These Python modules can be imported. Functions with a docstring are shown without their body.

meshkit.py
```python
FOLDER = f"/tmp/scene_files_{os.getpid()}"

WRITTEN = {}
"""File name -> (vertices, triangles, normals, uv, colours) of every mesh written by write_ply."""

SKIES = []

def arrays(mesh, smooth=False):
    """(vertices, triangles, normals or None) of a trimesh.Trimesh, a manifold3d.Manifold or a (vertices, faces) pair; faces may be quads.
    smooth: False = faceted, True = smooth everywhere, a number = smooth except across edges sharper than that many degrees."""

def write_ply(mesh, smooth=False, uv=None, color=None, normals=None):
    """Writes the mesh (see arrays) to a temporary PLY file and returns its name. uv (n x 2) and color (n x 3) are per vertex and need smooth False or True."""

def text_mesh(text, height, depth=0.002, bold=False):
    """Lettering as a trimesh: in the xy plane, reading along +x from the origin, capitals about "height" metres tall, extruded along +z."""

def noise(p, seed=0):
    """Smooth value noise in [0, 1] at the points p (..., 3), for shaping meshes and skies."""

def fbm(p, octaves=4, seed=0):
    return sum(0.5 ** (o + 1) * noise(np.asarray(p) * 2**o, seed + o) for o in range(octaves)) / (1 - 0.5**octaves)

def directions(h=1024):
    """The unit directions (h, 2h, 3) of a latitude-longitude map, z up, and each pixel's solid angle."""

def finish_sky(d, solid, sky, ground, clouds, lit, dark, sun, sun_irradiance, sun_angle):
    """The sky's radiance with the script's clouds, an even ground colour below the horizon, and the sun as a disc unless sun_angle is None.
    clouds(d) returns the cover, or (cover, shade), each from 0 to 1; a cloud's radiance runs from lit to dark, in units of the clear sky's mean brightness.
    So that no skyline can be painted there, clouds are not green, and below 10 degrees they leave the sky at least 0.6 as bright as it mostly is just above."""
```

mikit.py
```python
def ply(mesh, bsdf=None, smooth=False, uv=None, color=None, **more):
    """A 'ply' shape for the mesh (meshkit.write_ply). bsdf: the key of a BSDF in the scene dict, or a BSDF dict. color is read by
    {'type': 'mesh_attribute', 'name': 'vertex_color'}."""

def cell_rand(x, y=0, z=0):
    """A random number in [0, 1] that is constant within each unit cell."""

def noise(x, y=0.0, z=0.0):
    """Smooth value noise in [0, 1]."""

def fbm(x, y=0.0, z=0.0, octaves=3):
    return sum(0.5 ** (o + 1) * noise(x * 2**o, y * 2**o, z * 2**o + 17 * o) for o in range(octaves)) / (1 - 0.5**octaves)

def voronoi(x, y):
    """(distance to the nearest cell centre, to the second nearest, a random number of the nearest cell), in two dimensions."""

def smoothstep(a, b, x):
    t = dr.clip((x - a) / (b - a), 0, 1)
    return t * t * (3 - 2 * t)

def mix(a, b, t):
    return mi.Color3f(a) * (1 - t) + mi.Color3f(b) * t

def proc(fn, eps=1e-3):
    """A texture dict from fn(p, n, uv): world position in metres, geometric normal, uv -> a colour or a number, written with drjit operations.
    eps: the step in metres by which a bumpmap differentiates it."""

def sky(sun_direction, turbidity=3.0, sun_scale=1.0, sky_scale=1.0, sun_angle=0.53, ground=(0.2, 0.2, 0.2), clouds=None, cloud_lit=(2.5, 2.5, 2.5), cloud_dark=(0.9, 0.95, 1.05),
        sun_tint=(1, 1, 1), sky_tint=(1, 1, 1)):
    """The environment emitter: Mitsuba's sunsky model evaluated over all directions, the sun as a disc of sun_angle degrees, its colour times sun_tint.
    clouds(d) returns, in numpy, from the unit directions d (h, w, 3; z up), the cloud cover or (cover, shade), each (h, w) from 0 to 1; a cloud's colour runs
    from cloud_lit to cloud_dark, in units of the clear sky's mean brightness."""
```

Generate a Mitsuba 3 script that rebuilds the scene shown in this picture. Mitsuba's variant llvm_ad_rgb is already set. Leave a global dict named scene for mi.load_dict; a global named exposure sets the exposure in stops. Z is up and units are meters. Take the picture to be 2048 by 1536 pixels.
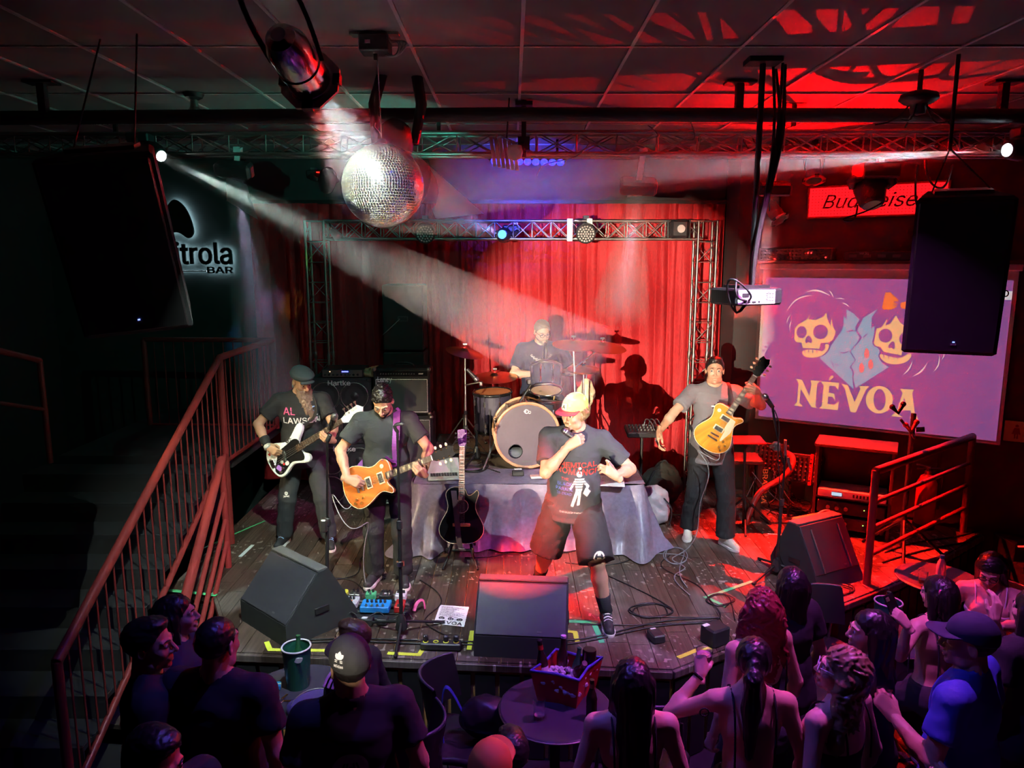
import math

import drjit as dr
import manifold3d
import mitsuba as mi
import numpy as np
import trimesh
from scipy.interpolate import CubicSpline
from scipy.ndimage import map_coordinates
from scipy.spatial import ConvexHull
from shapely.geometry import LineString, Point, Polygon
from shapely.geometry import box as rect2
from shapely.ops import unary_union

import meshkit
import mikit
from mikit import cell_rand, fbm, mix, noise, smoothstep

scene, labels = {}, {}
T4 = mi.ScalarTransform4f
STAGE = 0.70  # height of the stage floor above the dance floor
FOCAL, PITCH = 1480.0, math.radians(9.5)  # focal length in pixels of the 2048-wide frame
EYE = np.array([0.0, 0.0, 3.34])

# ---------------------------------------------------------------- camera
scene["camera"] = {
 "type": "perspective", "fov": 2 * math.degrees(math.atan(1024 / FOCAL)), "fov_axis": "x", "near_clip": 0.05, "far_clip": 60.0,
 "to_world": T4().look_at(origin=EYE.tolist(), target=[0.0, math.cos(PITCH), 3.34 - math.sin(PITCH)], up=[0, 0, 1]),
}
exposure = 6.0
GAIN = 2.0 ** -exposure  # every light is given at this scale, so that one bright sample never stands out as an outlier

# ---------------------------------------------------------------- lights
def rgb(*c):
 return {"type": "rgb", "value": [float(x) for x in c]}


def spot(key, at, to, color, power, cutoff, soft=0.6, weight=1.0):
 """A theatre lamp at a point; power in intensity units, cutoff the half angle in degrees."""
 at = np.array(at, float)
 at = at + (np.array(to, float) - at) / np.linalg.norm(np.array(to, float) - at) * 0.03  # just before the lens
 scene[key] = {"type": "spot", "to_world": T4().look_at(origin=list(map(float, at)), target=list(map(float, to)), up=[0.01, 0.02, 1]),
     "intensity": rgb(*(c * power * GAIN for c in color)), "cutoff_angle": float(cutoff), "beam_width": float(cutoff * soft), "sampling_weight": float(weight)}


BALL = (-0.714, 4.22, 3.745)
LAMP_LEFT, LAMP_RIGHT = (-2.881, 6.3, 4.183), (3.417, 5.3, 4.089)
PAR_LAMP, MOVER = (-0.835, 3.24, 4.07), (-0.105, 8.02, 3.61)
FIX_MID, FIX_LEFT, FIX_RIGHT = (1.053, 6.4, 3.90), (-2.32, 6.4, 4.03), (2.40, 7.0, 3.93)
DOWN = (-0.79, 5.25, 4.02)
BEAMS = [  # key, from, to, colour, power, half angle, share of the cone that is full, lens radius, length of its haze, pick weight
 ("beam_left", LAMP_LEFT, (-0.85, 5.0, 3.30), (0.75, 1.0, 0.88), 160, 2.8, 0.5, 0.05, 4.2, 10),
 ("beam_right", LAMP_RIGHT, BALL, (0.60, 0.88, 1.0), 420, 2.1, 0.6, 0.05, 4.0, 14),
 ("beam_mover", MOVER, BALL, (0.35, 0.4, 1.0), 90, 3.0, 0.4, 0.05, 3.6, 4),
 ("beam_fixture_mid", FIX_MID, (1.05, 7.6, 2.2), (0.8, 0.85, 1.0), 16, 8.0, 0.5, 0.1, 1.3, 3),
 ("beam_fixture_left", FIX_LEFT, (-2.45, 7.6, 1.6), (0.62, 0.6, 0.95), 16, 7.0, 0.5, 0.1, 2.4, 3),
 ("beam_fixture_right", FIX_RIGHT, (2.42, 7.6, 2.0), (0.75, 0.8, 0.9), 14, 7.5, 0.5, 0.08, 1.2, 2),
 ("beam_par", PAR_LAMP, BALL, (0.78, 0.92, 1.0), 9, 13.0, 0.7, 0.07, 0.95, 4),
]
for _k, _a, _b, _c, _p, _h, _s, _r, _l, _w in BEAMS:
 spot(_k, _a, _b, _c, _p, _h, _s, _w)
# warm light from the far end of the room, at the left and below eye level: throws the players' shadows up the curtain
spot("front_light", (-2.77, -6.0, 2.95), (1.15, 8.6, 2.42), (1.0, 0.84, 0.62), 1500, 6.9, 0.72, 4.0)
# yellowish side light on the two players at the left
spot("side_light_left", (-3.6, 3.6, 3.3), (-1.2, 6.2, 1.6), (1.0, 0.80, 0.42), 60, 18, 0.6)
# white-green light over the left of the stage
spot("top_light_left", (-0.9, 3.5, 4.35), (-1.5, 5.9, 0.7), (0.80, 1.0, 0.86), 75, 30, 0.4)
# cool white from above the right
spot("top_light_right", (1.9, 3.2, 4.35), (1.0, 6.0, 1.2), (0.75, 0.92, 1.0), 85, 24, 0.4, 1.3)
# red cans, and an added red fill over the sign
spot("red_center", (-1.0, 3.2, 4.3), (0.28, 5.75, 0.7), (1.0, 0.03, 0.012), 850, 9.5, 0.5, 1.3)
spot("red_right", (2.2, 7.25, 3.9), (2.95, 6.35, 0.7), (1.0, 0.012, 0.004), 700, 27, 0.5, 1.3)
spot("red_ceiling", (3.0, 7.35, 4.10), (2.2, 5.9, 4.62), (1.0, 0.0, 0.0), 190, 50, 0.3)  # added fill, no lamp of its own: boosts the sign's red on the ceiling
spot("magenta_right", (2.6, 3.6, 4.3), (-0.6, 6.2, 1.4), (0.9, 0.12, 0.55), 60, 17, 0.5)
spot("green_wash", (-0.6, 5.6, 3.95), (-3.6, 8.6, 3.7), (0.08, 1.0, 0.72), 3.5, 75, 0.3)
# the colours over the dance floor
spot("purple_crowd", (1.9, 3.9, 4.4), (1.7, 3.3, 1.0), (0.75, 0.12, 0.9), 42, 48, 0.5, 1.3)
spot("blue_crowd", (-0.2, 3.4, 4.4), (0.0, 3.2, 0.8), (0.12, 0.10, 1.0), 14, 58, 0.5)

# ---------------------------------------------------------------- materials
def M(name, c, r=0.6, metal=0.0, two=True, **k):
 d = {"type": "principled", "base_color": c if isinstance(c, dict) else rgb(*c), "roughness": float(r), "metallic": float(metal), **k}
 scene[name] = {"type": "twosided", "bsdf": d} if two else d


M("skin_tan", (0.42, 0.235, 0.15), 0.5)
M("skin_fair", (0.56, 0.34, 0.25), 0.5)
M("skin_brown", (0.33, 0.18, 0.11), 0.5)
M("hair_black", (0.010, 0.008, 0.008), 0.38)
M("hair_brown", (0.06, 0.03, 0.018), 0.4)
M("hair_gold", (0.20, 0.12, 0.06), 0.4)
M("hair_red", (0.20, 0.02, 0.03), 0.4)
M("hair_grey", (0.20, 0.17, 0.14), 0.5)
M("beard_brown", (0.20, 0.13, 0.095), 0.5)
M("black_cloth", (0.016, 0.017, 0.02), 0.85)
M("dark_cloth", (0.03, 0.032, 0.038), 0.85)
M("navy_cloth", (0.02, 0.025, 0.055), 0.8)
M("slate_cloth", (0.085, 0.10, 0.115), 0.85)
M("faded_cloth", (0.03, 0.036, 0.042), 0.85)
M("ash_cloth", (0.026, 0.031, 0.035), 0.85)
M("grey_cloth", (0.14, 0.13, 0.14), 0.85)
M("charcoal_cloth", (0.02, 0.02, 0.022), 0.85)
M("blue_cloth", (0.03, 0.05, 0.35), 0.7)
M("white_cloth", (0.62, 0.62, 0.62), 0.8)
M("purple_strap", (0.22, 0.06, 0.28), 0.6)
M("sole_white", (0.62, 0.6, 0.55), 0.6)
M("shoe_black", (0.02, 0.02, 0.023), 0.6)
M("shoe_cream", (0.62, 0.58, 0.48), 0.6)
M("lace_blue", (0.25, 0.5, 0.75), 0.7)
M("black_paint", (0.012, 0.012, 0.013), 0.5)
M("black_gloss", (0.008, 0.008, 0.009), 0.18)
M("black_plastic", (0.02, 0.02, 0.022), 0.42)
M("carpet_black", (0.022, 0.023, 0.025), 0.9)
M("grille_grey", (0.075, 0.075, 0.075), 0.8)
M("steel", (0.55, 0.55, 0.54), 0.3, 1.0)
M("chrome", (0.75, 0.75, 0.74), 0.16, 1.0)
M("dull_steel", (0.30, 0.29, 0.27), 0.42, 1.0)
M("brass", (0.72, 0.42, 0.17), 0.26, 1.0)
M("gold", (0.75, 0.5, 0.2), 0.25, 1.0)
M("red_rail", (0.24, 0.03, 0.028), 0.38)
M("white_paint", (0.72, 0.72, 0.70), 0.5)
M("white_plastic", (0.62, 0.62, 0.62), 0.4)
M("cream_plastic", (0.72, 0.60, 0.38), 0.4)
M("cable_black", (0.012, 0.012, 0.013), 0.45)
M("cable_grey", (0.18, 0.18, 0.19), 0.45)
M("paper", (0.72, 0.72, 0.70), 0.8, two=True)
M("ink", (0.02, 0.02, 0.022), 0.8, two=True)
M("tape_green", (0.08, 0.50, 0.20), 0.6)
M("tape_yellow", (0.62, 0.66, 0.06), 0.6)
M("tape_white", (0.6, 0.6, 0.58), 0.6)
M("wood_dark", (0.05, 0.025, 0.016), 0.5)
M("wood_neck", (0.10, 0.045, 0.02), 0.4)
M("wood_amber", (0.5, 0.25, 0.08), 0.4)
M("black_leather", (0.02, 0.019, 0.022), 0.33)
M("red_paint", (0.40, 0.02, 0.02), 0.35)
M("blue_paint", (0.02, 0.22, 0.55), 0.35)
M("green_plastic", (0.02, 0.12, 0.07), 0.35)
M("orange_cloth", (0.5, 0.16, 0.04), 0.7)
M("pink_cloth", (0.6, 0.1, 0.25), 0.7)
M("mirror_facet", (0.75, 0.75, 0.72), 0.16, 1.0)
scene["vcolor"] = {"type": "twosided", "bsdf": {"type": "principled", "base_color": {"type": "mesh_attribute", "name": "vertex_color"}, "roughness": 0.55}}
scene["vcolor_gloss"] = {"type": "principled", "base_color": {"type": "mesh_attribute", "name": "vertex_color"}, "roughness": 0.22, "clearcoat": 0.6}
scene["glass"] = {"type": "dielectric", "int_ior": 1.5}
scene["green_glass"] = {"type": "principled", "base_color": rgb(0.02, 0.12, 0.04), "roughness": 0.1, "clearcoat": 1.0}
scene["brown_glass"] = {"type": "principled", "base_color": rgb(0.02, 0.008, 0.004), "roughness": 0.08, "clearcoat": 1.0}


def _plank(p, n, uv):
 row = dr.floor(p.x / 0.148 + 0.5)
 tone = cell_rand(row, dr.floor(p.y / 1.9 + 7 * cell_rand(row)), 2)
 grain = fbm(p.x * 90, p.y * 4, row, 3)
 worn = smoothstep(0.52, 0.72, fbm(p.x * 3.2, p.y * 2.2, 5, 3))
 c = mix((0.035, 0.022, 0.016), (0.085, 0.055, 0.042), tone)
 c = mix(c, (0.15, 0.13, 0.115), worn * 0.55)
 c = c * (0.65 + 0.7 * grain)
 spot_ = smoothstep(0.80, 0.86, noise(p.x * 34, p.y * 34, 3)) * smoothstep(0.5, 0.7, noise(p.x * 2, p.y * 2, 9))
 line = smoothstep(0.93, 0.96, noise(p.x * 60 + p.y * 22, p.y * 9 - p.x * 3, 4))
 return mix(c, (0.42, 0.38, 0.33), dr.minimum(1.0, spot_ * 0.45 + line * 0.35))


M("stage_wood", mikit.proc(_plank), 0.42)


def _cloth(p, n, uv):
 w = fbm(p.x * 260, p.y * 260, p.z * 30, 2)
 return mix((0.30, 0.008, 0.012), (0.50, 0.016, 0.022), w)


M("curtain_red", mikit.proc(_cloth), 0.75, two=True, sheen=0.4)


def _satin(p, n, uv):
 return mix((0.16, 0.13, 0.20), (0.24, 0.20, 0.29), fbm(p.x * 40, p.y * 40, p.z * 40, 3))


M("satin_grey", mikit.proc(_satin), 0.38, two=True)


def _wall(p, n, uv):
 return mix((0.018, 0.028, 0.027), (0.032, 0.045, 0.042), fbm(p.x * 7, p.y * 7, p.z * 7, 4))


M("wall_green", mikit.proc(_wall), 0.75)
M("wall_dark", (0.028, 0.026, 0.027), 0.7)
M("wall_red", (0.055, 0.02, 0.018), 0.6)


def _ceil(p, n, uv):
 return mix((0.10, 0.10, 0.10), (0.15, 0.15, 0.145), fbm(p.x * 2.1, p.y * 2.1, 1, 4))


M("ceiling_board", mikit.proc(_ceil), 0.85)
M("ceiling_strip", (0.34, 0.34, 0.33), 0.5)
M("floor_dark", (0.025, 0.024, 0.025), 0.35)


def _foil(p, n, uv):
 return mix((0.30, 0.28, 0.26), (0.5, 0.47, 0.44), fbm(p.x * 9, p.y * 9, p.z * 9, 3))


M("foil", mikit.proc(_foil), 0.3, 0.9)
M("pink_board", (0.6, 0.36, 0.33), 0.6)
# ---------------------------------------------------------------- helpers
_count = {}


def num(name):
 """The key itself the first time, then _001, _002 ..."""
 k = _count.get(name, 0)
 _count[name] = k + 1
 return name if k == 0 else f"{name}_{k:03d}"


def thing(name, label, cat, group=None):
 key = num(name)
 labels[key] = {"label": label, "category": cat}
 if group:
  labels[key]["group"] = group
 return key


def part(parent, name, mesh, mat, smooth=35, label=None, **more):
 key = num(parent + "__" + name)
 scene[key] = mikit.ply(mesh, mat, smooth, **more)
 if label:
  labels[key] = {"label": label}
 return key


def solo(name, mesh, mat, label, cat, group=None, smooth=35, **more):
 key = thing(name, label, cat, group)
 scene[key] = mikit.ply(mesh, mat, smooth, **more)
 return key


def struct(name, mesh, mat, label=None, smooth=False, **more):
 key = num(name)
 if mesh is not None:
  scene[key] = mikit.ply(mesh, mat, smooth, **more)
 labels[key] = {"kind": "structure"}
 if label:
  labels[key]["label"] = label
 return key


def stuff_part(parent, name, mesh, mat, smooth=False):
 key = part(parent, name, mesh, mat, smooth)
 labels[key] = {"kind": "stuff"}
 return key


A = lambda *v: np.array(v, float)  # noqa: E731


def unit(v):
 v = np.asarray(v, float)
 return v / (np.linalg.norm(v) + 1e-12)


def pix(x, y):
 """Direction of the line of sight through a point of the photograph (2048 x 1536)."""
 u, v = (x - 1024) / FOCAL, (768 - y) / FOCAL
 return A(u, math.cos(PITCH) + v * math.sin(PITCH), -math.sin(PITCH) + v * math.cos(PITCH))


def P(x, y, depth):
 """World point at distance y = depth into the room."""
 d = pix(x, y)
 return EYE + d * (depth / d[1])


def G(x, y, z=STAGE):
 """World point on the level z."""
 d = pix(x, y)
 return EYE + d * ((z - EYE[2]) / d[2])


def join(*ms):
 out = []
 for m in ms:
  out += list(m) if isinstance(m, (list, tuple)) else [m]
 return trimesh.Trimesh(*_cat([(m.vertices, m.faces) for m in out]), process=False)


def _cat(vf):
 at, V, F = 0, [], []
 for v, f in vf:
  V.append(v)
  F.append(np.asarray(f) + at)
  at += len(v)
 return np.vstack(V), np.vstack(F)


def mesh(v, f):
 f = np.asarray(f)
 if f.shape[1] == 4:
  f = np.vstack([f[:, [0, 1, 2]], f[:, [0, 2, 3]]])
 return trimesh.Trimesh(np.asarray(v, float), f, process=False)


def mv(m, R=None, t=None, s=None):
 v = np.array(m.vertices)
 if s is not None:
  v = v * s
 if R is not None:
  v = v @ np.asarray(R).T
 if t is not None:
  v = v + np.asarray(t)
 f = np.array(m.faces)
 d = (np.linalg.det(R) if R is not None else 1) * (np.prod(s) if s is not None else 1)
 return trimesh.Trimesh(v, f[:, ::-1] if d < 0 else f, process=False)


def rot(axis, deg):
 a, c, s = unit(axis), math.cos(math.radians(deg)), math.sin(math.radians(deg))
 K = np.array([[0, -a[2], a[1]], [a[2], 0, -a[0]], [-a[1], a[0], 0]])
 return np.eye(3) + s * K + (1 - c) * K @ K


def RZ(d):
 return rot((0, 0, 1), d)


def frame(x, z):
 """Rotation whose columns are x, y, z; z is kept, x made square to it."""
 z = unit(z)
 x = unit(np.asarray(x, float) - z * np.dot(x, z))
 return np.stack([x, np.cross(z, x), z], 1)


_CB = {}


def box(c, size, R=None, b=0.0):
 """A box about its centre c, its edges chamfered by b."""
 sx, sy, sz = (s / 2 for s in size)
 if b <= 0:
  v = np.array([[x, y, z] for x in (-sx, sx) for y in (-sy, sy) for z in (-sz, sz)])
  f = [[0, 1, 3, 2], [4, 6, 7, 5], [0, 4, 5, 1], [2, 3, 7, 6], [0, 2, 6, 4], [1, 5, 7, 3]]
  m = mesh(v, f)
 else:
  b = min(b, 0.45 * min(size))
  p = []
  for x in (-1, 1):
   for y in (-1, 1):
    for z in (-1, 1):
     p += [[x * sx, y * (sy - b), z * (sz - b)], [x * (sx - b), y * sy, z * (sz - b)], [x * (sx - b), y * (sy - b), z * sz]]
  p = np.array(p)
  if "f" not in _CB:
   q = []
   for x in (-1, 1):
    for y in (-1, 1):
     for z in (-1, 1):
      q += [[x, y * 0.8, z * 0.8], [x * 0.8, y, z * 0.8], [x * 0.8, y * 0.8, z]]
   q = np.array(q)
   h = ConvexHull(q)
   f = h.simplices.copy()
   n = np.cross(q[f[:, 1]] - q[f[:, 0]], q[f[:, 2]] - q[f[:, 0]])
   flip = (n * q[f].mean(1)).sum(1) < 0
   f[flip] = f[flip][:, ::-1]
   _CB["f"] = f
  m = mesh(p, _CB["f"])
 return mv(m, R, c)


def hullmesh(p):
 p = np.asarray(p, float)
 h = ConvexHull(p)
 f = h.simplices.copy()
 c = p[h.vertices].mean(0)
 n = np.cross(p[f[:, 1]] - p[f[:, 0]], p[f[:, 2]] - p[f[:, 0]])
 flip = (n * (p[f].mean(1) - c)).sum(1) < 0
 f[flip] = f[flip][:, ::-1]
 return mesh(p, f)


def tube(pts, r, n=8, closed=False, flat=None):
 """A round (or, with flat, elliptic: factor across the second axis) rod along the points; r a number or one per point."""
 p = np.asarray(pts, float)
 k = len(p)
 if closed:
  t = np.roll(p, -1, 0) - np.roll(p, 1, 0)
 else:
  t = np.gradient(p, axis=0)
 t /= np.linalg.norm(t, axis=1, keepdims=True) + 1e-12
 a = np.zeros_like(p)
 a0 = np.cross(t[0], (0, 0, 1) if abs(t[0][2]) < 0.9 else (1, 0, 0))
 a[0] = unit(a0)
 for i in range(1, k):
  q = a[i - 1] - t[i] * np.dot(a[i - 1], t[i])
  a[i] = unit(q)
 b = np.cross(t, a)
 r = np.broadcast_to(np.asarray(r, float), (k,))
 ang = np.arange(n) * 2 * math.pi / n
 v = p[:, None] + r[:, None, None] * (np.cos(ang)[None, :, None] * a[:, None] + (flat or 1) * np.sin(ang)[None, :, None] * b[:, None])
 i, j = np.meshgrid(np.arange(k if closed else k - 1), np.arange(n), indexing="ij")
 i2 = (i + 1) % k
 f = np.stack([i * n + j, i * n + (j + 1) % n, i2 * n + (j + 1) % n, i2 * n + j], -1).reshape(-1, 4)
 v = v.reshape(-1, 3)
 f = np.vstack([f[:, [0, 1, 2]], f[:, [0, 2, 3]]])
 if not closed:
  v = np.vstack([v, p[:1], p[-1:]])
  jj = np.arange(n)
  f = np.vstack([f, np.stack([jj * 0 + k * n, (jj + 1) % n, jj], 1), np.stack([jj * 0 + k * n + 1, (k - 1) * n + jj, (k - 1) * n + (jj + 1) % n], 1)])
 return trimesh.Trimesh(v, f, process=False)


def rod(a, b, r, n=8):
 return tube([a, b], r, n)


def spline(pts, n=40, closed=False):
 p = np.asarray(pts, float)
 if closed:
  p = np.vstack([p, p[:1]])
 d = np.r_[0, np.cumsum(np.sqrt(np.linalg.norm(np.diff(p, axis=0), axis=1)) + 1e-6)]
 cs = CubicSpline(d, p, bc_type="periodic" if closed else "natural")
 return cs(np.linspace(0, d[-1], n + 1)[: n if closed else n + 1])


def lathe(profile, n=24, R=None, t=None):
 """Profile points (r, z) turned about z; points with r = 0 close it."""
 pr = np.asarray(profile, float)
 k = len(pr)
 ang = np.arange(n) * 2 * math.pi / n
 v = np.stack([pr[:, :1] * np.cos(ang), pr[:, :1] * np.sin(ang), np.repeat(pr[:, 1:], n, 1)], -1).reshape(-1, 3)
 i, j = np.meshgrid(np.arange(k - 1), np.arange(n), indexing="ij")
 f = np.stack([i * n + j, i * n + (j + 1) % n, (i + 1) * n + (j + 1) % n, (i + 1) * n + j], -1).reshape(-1, 4)
 f = np.vstack([f[:, [0, 1, 2]], f[:, [0, 2, 3]]])
 bad = np.zeros(len(f), bool)
 for q in range(3):
  bad |= np.linalg.norm(v[f[:, q]] - v[f[:, (q + 1) % 3]], axis=1) < 1e-9
 return mv(trimesh.Trimesh(v, f[~bad], process=False), R, t)


def ring_poly(pts):
 return Polygon(pts)


def flatpoly(poly, z=0.0):
 """A triangulated flat shape, facing +z."""
 V, F = [], []
 for g in getattr(poly, "geoms", [poly]):
  if g.is_empty or g.area < 1e-9 or g.geom_type != "Polygon":
   continue
  v, f = trimesh.creation.triangulate_polygon(g, engine="earcut")
  V.append(np.c_[v, np.full(len(v), z)])
  F.append(f)
 v, f = _cat(list(zip(V, F)))
 n = np.cross(v[f[:, 1]] - v[f[:, 0]], v[f[:, 2]] - v[f[:, 0]])[:, 2]
 f[n < 0] = f[n < 0][:, ::-1]
 return trimesh.Trimesh(v, f, process=False)


def extrude(poly, d, R=None, t=None):
 ms = [trimesh.creation.extrude_polygon(g, d, engine="earcut") for g in getattr(poly, "geoms", [poly]) if g.geom_type == "Polygon" and g.area > 1e-9]
 return mv(join(ms), R, t)


def bevel_body(pts, thick, b, n=120, steps=4, dome=0.0):
 """An outline (x, y) turned into a slab from z = 0 to z = thick whose upper and lower edges are rounded by b; dome lifts the middle."""
 o = spline(np.c_[pts, np.zeros(len(pts))], n, closed=True)[:, :2]
 poly = Polygon(o)
 if poly.exterior.is_ccw is False:
  o = o[::-1]
 t = np.roll(o, -1, 0) - np.roll(o, 1, 0)
 t /= np.linalg.norm(t, axis=1, keepdims=True)
 nrm = np.stack([-t[:, 1], t[:, 0]], 1)
 q = np.linspace(0, math.pi / 2, steps)
 # lower quarter circle: from the inset bottom up to the full outline
 low = [(o + nrm * b * (1 - math.sin(a)), b * (1 - math.cos(a))) for a in q]
 up = [(c, thick - z) for c, z in low[::-1]]
 rings = low + up
 v = np.vstack([np.c_[c, np.full(n, z)] for c, z in rings])
 k = len(rings)
 i, j = np.meshgrid(np.arange(k - 1), np.arange(n), indexing="ij")
 f = np.stack([i * n + j, i * n + (j + 1) % n, (i + 1) * n + (j + 1) % n, (i + 1) * n + j], -1).reshape(-1, 4)
 side = mesh(v, f)
 top, bot = rings[-1], rings[0]
 a, b_ = flatpoly(Polygon(top[0]).buffer(0), thick), flatpoly(Polygon(bot[0]).buffer(0), 0.0)
 b_ = trimesh.Trimesh(b_.vertices, b_.faces[:, ::-1], process=False)
 return join(side, a, b_)


def smoothnoise(p, f, seed=0, octaves=2):
 return meshkit.fbm(np.asarray(p) * f, octaves, seed) - 0.5


def cable(name, pts, label, mat="mat_cable", r=0.004, n=60, cat="cable", group=None, seg=6):
 return solo(name, tube(spline(pts, n), r, seg), mat, label, cat, group, smooth=True)


def lettering(text, height, o, x, up, mat, parent, name="lettering", depth=0.003, bold=False, width=None, shear=0.0, label=None):
 m = meshkit.text_mesh(text, height, depth, bold)
 v = np.array(m.vertices)
 v[:, 0] -= v[:, 0].min()
 if width:
  v[:, 0] *= width / v[:, 0].max()
 v[:, 0] += shear * v[:, 1]
 z = unit(np.cross(x, up))
 R = np.stack([unit(x), unit(up), z], 1)
 return part(parent, name, mv(trimesh.Trimesh(v, m.faces, process=False), R, o), mat, False, label)
# ---------------------------------------------------------------- bodies from blended solids
def surface_net(F, lo, h):
 """The zero surface of the grid F as a closed quad mesh (one vertex per cell that the surface crosses)."""
 s = F < 0
 c = [s[a: F.shape[0] - 1 + a, b: F.shape[1] - 1 + b, d: F.shape[2] - 1 + d] for a in (0, 1) for b in (0, 1) for d in (0, 1)]
 tot = np.sum(c, axis=0)
 act = np.argwhere((tot > 0) & (tot < 8))
 idx = np.full(np.array(F.shape) - 1, -1, np.int64)
 idx[tuple(act.T)] = np.arange(len(act))
 acc, cnt = np.zeros((len(act), 3)), np.zeros(len(act))
 corners = np.array([[a, b, d] for a in (0, 1) for b in (0, 1) for d in (0, 1)])
 val = np.stack([F[tuple((act + k).T)] for k in corners], 1)
 for i in range(8):
  for j in range(i + 1, 8):
   if np.abs(corners[i] - corners[j]).sum() == 1:
    a, b = val[:, i], val[:, j]
    x = (a < 0) != (b < 0)
    t = np.where(x, a / np.where(x, a - b, 1), 0)[:, None]
    acc += np.where(x[:, None], corners[i] + t * (corners[j] - corners[i]), 0)
    cnt += x
 v = lo + (act + acc / cnt[:, None]) * h
 faces = []
 for ax in range(3):
  u, w = (ax + 1) % 3, (ax + 2) % 3
  sl = [slice(1, n - 1) for n in F.shape]
  s0, s1 = list(sl), list(sl)
  s0[ax], s1[ax] = slice(0, F.shape[ax] - 1), slice(1, F.shape[ax])
  a, b = s[tuple(s0)], s[tuple(s1)]
  e = np.argwhere(a != b)
  if not len(e):
   continue
  off = np.ones(3, int)
  off[ax] = 0
  e = e + off
  first = s[tuple(e.T)]
  q = []
  for du, dw in ((-1, -1), (0, -1), (0, 0), (-1, 0)):
   k = e.copy()
   k[:, u] += du
   k[:, w] += dw
   q.append(idx[tuple(k.T)])
  q = np.stack(q, 1)
  q[~first] = q[~first][:, ::-1]
  faces.append(q)
 f = np.vstack(faces)
 f = f[(f >= 0).all(1)]
 return trimesh.Trimesh(v, np.vstack([f[:, [0, 1, 2]], f[:, [0, 2, 3]]]), process=False)


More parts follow.
